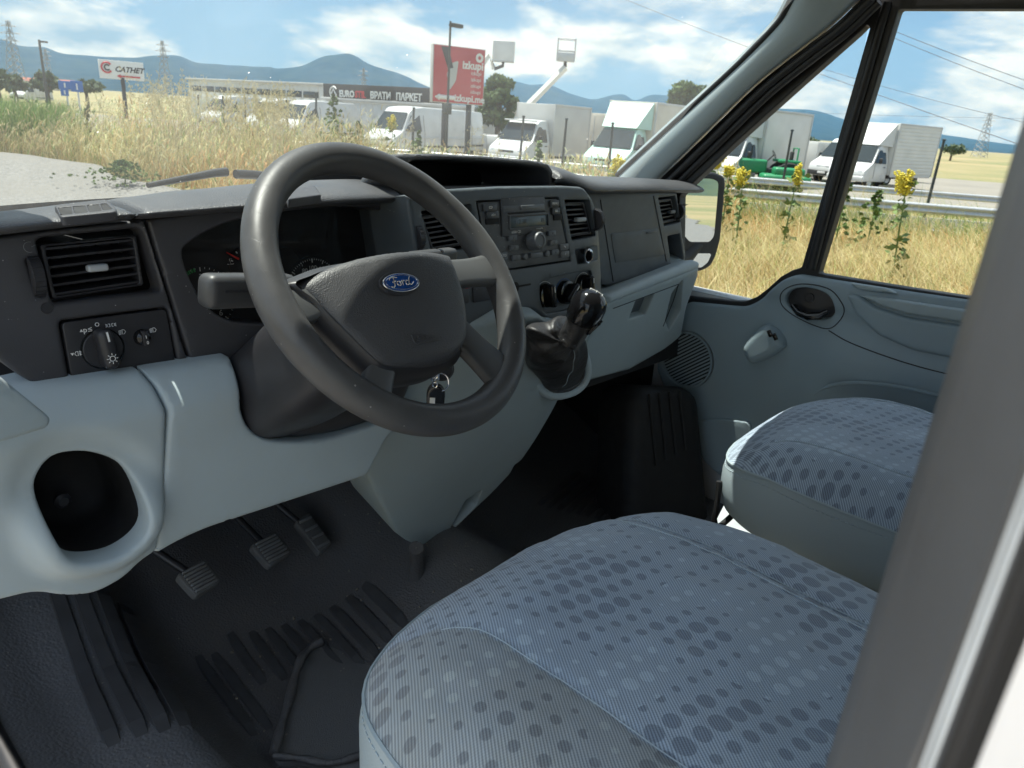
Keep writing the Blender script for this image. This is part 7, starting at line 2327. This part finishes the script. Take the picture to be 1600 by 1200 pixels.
mesh_from('arrow', [F_.P(xc - bw * 0.13, -hh * 0.32, 0.03), F_.P(xc - bw * 0.04, -hh * 0.43, 0.03), F_.P(xc - bw * 0.04, -hh * 0.21, 0.03)], [(0, 1, 2)], M_REDT, sg)
q = F_.P(xc, -hh / 2, -0.1); box('post', (0.25, 0.25, q.z - zg + 0.3), (q.x, q.y, (q.z + zg) / 2), M_DARKP, sg, 0.02)

p, F_ = face_frame(112, 138, 52.0, 5)
zg = gz(p.x, p.y)
rs = thing('road_sign', 'blue road direction sign behind the dry grass', 'road sign', (p.x, p.y, zg))
M_SBLUE = plain('sign_blue', (0.02, 0.13, 0.42), 0.4)
for (u, v, w_, h_) in ((101, 133, 0.62, 0.45), (120, 135, 0.62, 0.6), (101, 144, 0.4, 0.4)):
    x, y = F_.px(u, v); pn = box('blue_panel', (w_, h_, 0.04), F_.M(x, y, 0), M_SBLUE, rs, 0.02)
    tube('white_arrow', [F_.P(x, y - h_ * 0.3, 0.03), F_.P(x, y + h_ * 0.25, 0.03)], 0.04, M_SIGNW, pn, 6)
for u in (103, 121):
    x, y = F_.px(u, 136); q = F_.P(x, y, -0.05); box('post', (0.08, 0.08, q.z - zg + 0.2), (q.x, q.y, (q.z + zg) / 2), M_GALV, rs, 0.01)

# ------------------------------------------------------------------ aerial lifts
def lift(label, base_u, dist, arm_px, bask, bw, bh, solid):
    p = far(base_u, dist); zg = gz(p.x, p.y)
    t = thing('aerial_lift', label, 'lift', (p.x, p.y, zg))
    box('lift_carriage', (2.2, 4.5, 1.0), (p.x, p.y, zg + 0.7), M_VW, t, 0.1, 2)
    a = [atd(u, v, dist) for u, v in arm_px]
    tube('boom', [Vector((p.x, p.y, zg + 1.2))] + a, [0.22] + [0.2 - 0.03 * k for k in range(len(a))], M_BOXW, t, 4)
    c = atd(*bask, dist)
    dv = (c - CAM_POS); rt = Vector((dv.y, -dv.x, 0)).normalized(); fw_ = Vector((dv.x, dv.y, 0)).normalized()
    cnr = [c + rt * (sx * bw / 2) + fw_ * (sy * bw * 0.3) for sx, sy in ((-1, -1), (1, -1), (1, 1), (-1, 1))]
    bs = box('basket_floor', (bw, bw * 0.6, 0.08), Matrix.Translation(c - Vector((0, 0, bh / 2))) @ Matrix.Rotation(math.atan2(rt.y, rt.x), 4, 'Z'), M_GALV, t, 0.02)
    if solid:
        box('basket_shell', (bw, bw * 0.6, bh), Matrix.Translation(c) @ Matrix.Rotation(math.atan2(rt.y, rt.x), 4, 'Z'), M_VW, bs, 0.05, 3)
    else:
        for k in range(4):
            tube('basket_post', [cnr[k] - Vector((0, 0, bh / 2)), cnr[k] + Vector((0, 0, bh / 2))], 0.035, M_GALV, bs, 6)
            for z in (-0.05, 0.48):
                tube('basket_rail', [cnr[k] + Vector((0, 0, bh * z)), cnr[(k + 1) % 4] + Vector((0, 0, bh * z))], 0.03, M_GALV, bs, 6)
        box('kick_plate', (bw, bw * 0.6, bh * 0.35), Matrix.Translation(c - Vector((0, 0, bh * 0.32))) @ Matrix.Rotation(math.atan2(rt.y, rt.x), 4, 'Z'), M_GALV, bs, 0.02)
    e = c - Vector((0, 0, bh / 2))
    tube('basket_bracket', [a[-1], e - Vector((0, 0, 0.25)), e], 0.09, M_DARKP, t, 6)
    return t
lift('white boom lift with open railed basket raised above the box trucks', 800, 44, [(828, 162), (884, 105)], (885, 78), 0.95, 1.1, False)
lift('white bucket lift with closed box basket raised beside the red billboard', 735, 46, [(742, 120), (764, 86), (772, 108)], (787, 80), 1.25, 1.05, True)

# ------------------------------------------------------------------ poles, posts, pylons, cables
def pole(name, label, cat, u0, v0, v1, dist, r, mat, lamp=False, group=None, lean=0):
    top = atd(u0, v0, dist); g = gz(top.x, top.y)
    t = thing(name, label, cat, (top.x, top.y, g), 0, group)
    H = top.z - g
    tube('shaft', [(0, 0, -0.1), (lean * 0.5, 0, H * 0.5), (lean, 0, H)], [r, r * 0.9, r * 0.75], mat, t, 8, local=True)
    if lamp:
        box('lamp_head', (0.5, 0.2, 0.12), (0.25, 0, H - 0.1), mat, t, 0.04, local=True)
        box('junction_box', (0.2, 0.2, 0.35), (0, 0, H * 0.45), mat, t, 0.02, local=True)
    else:
        lathe('cap', [(r * 1.1, 0), (r * 1.1, 0.04), (0, 0.06)], Matrix.Translation((lean, 0, H)), mat, t, 10, local=True)
    return t
M_POLE = plain('dark_pole', (0.05, 0.055, 0.05), 0.6)
pole('lamp_post', 'dark lamp post beside the white roadside sign', 'lamp post', 61, 62, 150, 62, 0.10, M_POLE, True)
pole('lamp_post', 'tall dark lamp post standing in front of the red billboard', 'lamp post', 704, 33, 222, 26, 0.045, M_POLE, True)
for (u, v, dist, lab) in ((491, 146, 27, 'dark fence post before the shop building wall'), (449, 158, 29, 'dark fence post before the vans by the long shed'), (645, 170, 25, 'dark fence post between the shop and the red billboard'),
                          (816, 183, 24, 'dark fence post before the white box truck cab'), (884, 187, 24, 'dark fence post before the grey cargo box'), (959, 194, 23, 'dark fence post before the mint green truck'),
                          (1238, 205, 25, 'dark leaning fence post beside the green tractor'), (1342, 213, 26, 'dark fence post before the luton truck cab'), (1474, 220, 24, 'dark leaning fence post standing alone in the field'),
                          (310, 150, 36, 'dark fence post at the far van'), (348, 152, 34, 'dark fence post beside the far van'), (380, 154, 33, 'dark fence post before the ribbed shed wall'), (730, 176, 25, 'dark fence post under the red billboard')):
    pole('fence_post', lab, 'fence post', u, v, 230, dist, 0.045, M_POLE, False, 'dark posts of the yard fence', random.uniform(-0.05, 0.08))

M_LATT = plain('lattice_steel', (0.30, 0.31, 0.32), 0.6, 0.3)
def pylon(u, v, dist, label):
    top = atd(u, v, dist); g = gz(top.x, top.y) - 0.4; H = top.z - g
    t = thing('pylon', label, 'pylon', (top.x, top.y, g), math.atan2(CAM_POS.y - top.y, CAM_POS.x - top.x) + 0.9, 'lattice pylons of the power line')
    bm = bmesh.new()
    def wd(z):
        return max(0.45, (1 - z / H) ** 1.2 * H * 0.10 + 0.4)
    zs = np.linspace(0, H, 11); th = H * 0.0035
    for a, b in zip(zs[:-1], zs[1:]):
        ca = [Vector((sx * wd(a), sy * wd(a), a)) for sx, sy in ((-1, -1), (1, -1), (1, 1), (-1, 1))]
        cb = [Vector((sx * wd(b), sy * wd(b), b)) for sx, sy in ((-1, -1), (1, -1), (1, 1), (-1, 1))]
        for k in range(4):
            tube_bm(bm, [ca[k], cb[k]], th * 1.4, 4); tube_bm(bm, [ca[k], cb[(k + 1) % 4]], th, 4); tube_bm(bm, [ca[(k + 1) % 4], cb[k]], th, 4)
    bm_obj('tower', bm, M_LATT, t, local=True, smooth=False)
    for z in (0.72, 0.82, 0.92):
        bm = bmesh.new(); L = H * (0.13 if z != 0.82 else 0.17)
        for s in (-1, 1):
            tube_bm(bm, [(0, 0.3, z * H), (s * L, 0, z * H + 0.1)], th, 4); tube_bm(bm, [(0, -0.3, z * H), (s * L, 0, z * H + 0.1)], th, 4); tube_bm(bm, [(0, 0, z * H + H * 0.035), (s * L, 0, z * H + 0.1)], th, 4)
        bm_obj('cross_arm', bm, M_LATT, t, local=True, smooth=False)
pylon(12, 32, 330, 'tall lattice pylon standing left of the lamp post')
pylon(70, 76, 620, 'small distant lattice pylon behind the lamp post')
pylon(253, 63, 420, 'lattice pylon rising behind the white roadside sign')
pylon(568, 106, 640, 'faint distant pylon above the black banner')
pylon(1548, 176, 330, 'lattice pylon in the open field beyond the luton truck')
M_CABLE = plain('cable_grey', (0.10, 0.10, 0.11), 0.6)
def cable(p0, p1, d0, d1, label, sag=1.0, r=0.02):
    a, b = atd(*p0, d0), atd(*p1, d1)
    o = tube('power_cable', [a.lerp(b, t) - Vector((0, 0, sag * 4 * t * (1 - t))) for t in np.linspace(0, 1, 14)], r, M_CABLE, None, 5)
    return tag(o, label, 'cable', 'overhead power cables')
cable((930, -20), (1900, 330), 70, 45, 'overhead power cable crossing above the windscreen pillar', 0.3, 0.018)
cable((1330, 20), (1750, 175), 60, 55, 'upper overhead power cable seen through the side window', 0.2, 0.018)
cable((1330, 30), (1750, 192), 61, 55, 'second overhead power cable just under the upper one', 0.2, 0.018)
cable((1200, 80), (1640, 200), 130, 120, 'low thin power cable running towards the field pylon', 0.5, 0.03)
cable((1100, 168), (1650, 186), 200, 190, 'faint level power cable in front of the far hills', 0.4, 0.03)

# ------------------------------------------------------------------ trees and bushes
M_BARK = plain('tree_bark', (0.10, 0.075, 0.05), 0.9)
def mk_leaf(name, c0, c1):
    t = NT(name); n1 = t.noise(0.9, 4, 0.6)
    c = t.mix(t.rng(n1, 0.35, 0.65), c0, c1); t.base(c); t.rough(0.65)
    tr_ = t.n('ShaderNodeBsdfTranslucent'); t.l(c, tr_.inputs[0])
    m = t.n('ShaderNodeMixShader'); m.inputs[0].default_value = 0.25
    t.l(t.b.outputs[0], m.inputs[1]); t.l(tr_.outputs[0], m.inputs[2]); t.l(m.outputs[0], t.out.inputs[0])
    return t.m
M_LF1 = mk_leaf('foliage_mid', (0.045, 0.085, 0.022), (0.10, 0.16, 0.045)); M_LF2 = mk_leaf('foliage_dull', (0.05, 0.08, 0.035), (0.085, 0.12, 0.05))
def tree(name, label, u, dist, v_top, v_low, wpx, mat, nclump=34, leaf=0.22, n_leaf=75):
    p = far(u, dist); g = gz(p.x, p.y)
    zt, zl = ztop_at(u, v_top, dist), ztop_at(u, v_low, dist)
    W = wpx * dist / FPX / 2; Hc = (zt - zl) / 2; zc = (zt + zl) / 2 - g
    t = thing(name, label, 'tree', (p.x, p.y, g), 0)
    tube('trunk', [(0, 0, -0.2), (0.05, 0.03, zc * 0.5), (0.0, 0.1, zc)], [0.22, 0.17, 0.10], M_BARK, t, 8, local=True)
    bm = bmesh.new(); V, F = [], []
    rs_ = np.random.RandomState(int(u))
    for k in range(nclump):
        a = rs_.uniform(0, 6.28); f = rs_.uniform(0.25, 0.85) ** 0.6; e = rs_.uniform(-0.95, 1.0)
        rr = math.sqrt(max(0.05, 1 - e * e))
        c = Vector((math.cos(a) * W * f * rr, math.sin(a) * W * f * rr, zc + Hc * e * 0.82))
        if k < 7:
            tube('limb', [(0.0, 0.05, zc * rs_.uniform(0.5, 0.8)), c * 0.5 + Vector((0, 0, zc * 0.45)), c], [0.08, 0.05, 0.02], M_BARK, t, 6, local=True)
        cr = W * rs_.uniform(0.26, 0.42)
        D_ = rs_.normal(0, 1, (n_leaf, 3)); D_ /= np.linalg.norm(D_, axis=1)[:, None]
        R3 = cr * rs_.uniform(0.35, 1.0, (n_leaf, 1)) ** 0.5
        C3 = np.array(c) + D_ * R3 * np.array((1, 1, 0.75))
        A = rs_.normal(0, 1, (n_leaf, 3)); A /= np.linalg.norm(A, axis=1)[:, None]
        B = np.cross(A, D_); B /= np.linalg.norm(B, axis=1)[:, None] + 1e-9
        s = leaf * rs_.uniform(0.6, 1.3, (n_leaf, 1))
        i0 = len(V)
        for q in (-A * s, -B * s * 0.55, A * s, B * s * 0.55):
            V.extend((C3 + q).tolist())
        n = n_leaf
        F += [(i0 + i, i0 + n + i, i0 + 2 * n + i, i0 + 3 * n + i) for i in range(n)]
    mesh_from('crown', V, F, mat, t, local=True, smooth=False)
    return t
tree('broadleaf_tree', 'round green tree behind the red billboard', 778, 50, 116, 205, 56, M_LF1, 46, 0.20, 90)
tree('broadleaf_tree', 'green tree rising behind the cream truck box', 1072, 52, 128, 185, 62, M_LF1, 40, 0.20, 90)
for (u, dist, vt, vl, wp, lab) in ((4, 70, 112, 140, 34, 'dull green bush below the tall pylon'), (30, 78, 120, 142, 30, 'dull green bush beside the small white van'), (80, 80, 116, 142, 34, 'dull green bush behind the lamp post'), (140, 90, 128, 140, 40, 'low green bush behind the blue road sign'),
                                   (1270, 120, 218, 236, 36, 'low dark bush behind the small white container'), (1450, 150, 226, 240, 30, 'low dark bush in the field below the hills'), (1500, 170, 228, 242, 36, 'low dark bush near the field pylon'), (1400, 160, 226, 240, 40, 'low dark bush in the field behind the luton truck'), (1450, 55, 240, 268, 26, 'small green shrub in the yard behind the lone fence post')):
    tree('bush', lab, u, dist, vt, vl, wp, M_LF2, 16, 0.30, 40)
# red-roofed houses far behind the road sign
M_TILE = plain('roof_tile_red', (0.32, 0.10, 0.06), 0.8); M_PLAST = plain('house_plaster', (0.6, 0.55, 0.47), 0.8)
for (u, dist, w_, lab) in ((100, 520, 9, 'pale far house with red roof right behind the road sign'), (113, 560, 8, 'small far house with red roof beside the white roadside sign'), (128, 600, 10, 'wide far house with red roof below the hills'), (52, 600, 9, 'far house with red roof behind the bushes')):
    p = far(u, dist); t = thing('house', lab, 'house', (p.x, p.y, gz(p.x, p.y)), 0.6 + u * 0.1, 'far red-roofed houses')
    box('wall', (w_, 7, 4.4), (0, 0, 2.2), M_PLAST, t, 0.05, local=True)
    mesh_from('roof', [(-w_ / 2 - .4, -3.9, 4.4), (w_ / 2 + .4, -3.9, 4.4), (w_ / 2 + .4, 3.9, 4.4), (-w_ / 2 - .4, 3.9, 4.4), (-w_ / 2 - .4, 0, 6.4), (w_ / 2 + .4, 0, 6.4)], [(0, 1, 5, 4), (2, 3, 4, 5), (0, 4, 3), (1, 2, 5), (0, 3, 2, 1)], M_TILE, t, local=True, smooth=False)
    for s in (-0.25, 0.25):
        for yy in (-3.5, 3.5):
            box('window', (1.2, 0.06, 1.3), (w_ * s, yy * 1.005, 2.4), M_VGL, t, 0.01, local=True)

# ------------------------------------------------------------------ the air between here and the hills
def haze():
    bm = bmesh.new(); bm_box(bm, 19000, 19000, 1100.0, Matrix.Translation((0, 0, 548.0)))
    t = bpy.data.materials.new('summer_haze'); t.use_nodes = True; nt = t.node_tree; nt.nodes.clear()
    o = nt.nodes.new('ShaderNodeOutputMaterial'); v = nt.nodes.new('ShaderNodeVolumePrincipled')
    v.inputs['Color'].default_value = (0.20, 0.50, 1.0, 1); v.inputs['Absorption Color'].default_value = (1, 1, 1, 1); v.inputs['Density'].default_value = 0.00008; v.inputs['Anisotropy'].default_value = 0.0
    nt.links.new(v.outputs[0], o.inputs['Volume'])
    return tag(bm_obj('haze', bm, t, None, smooth=False), 'thin blue summer haze over the plain', 'haze', kind='stuff')
haze()
finish_texts()
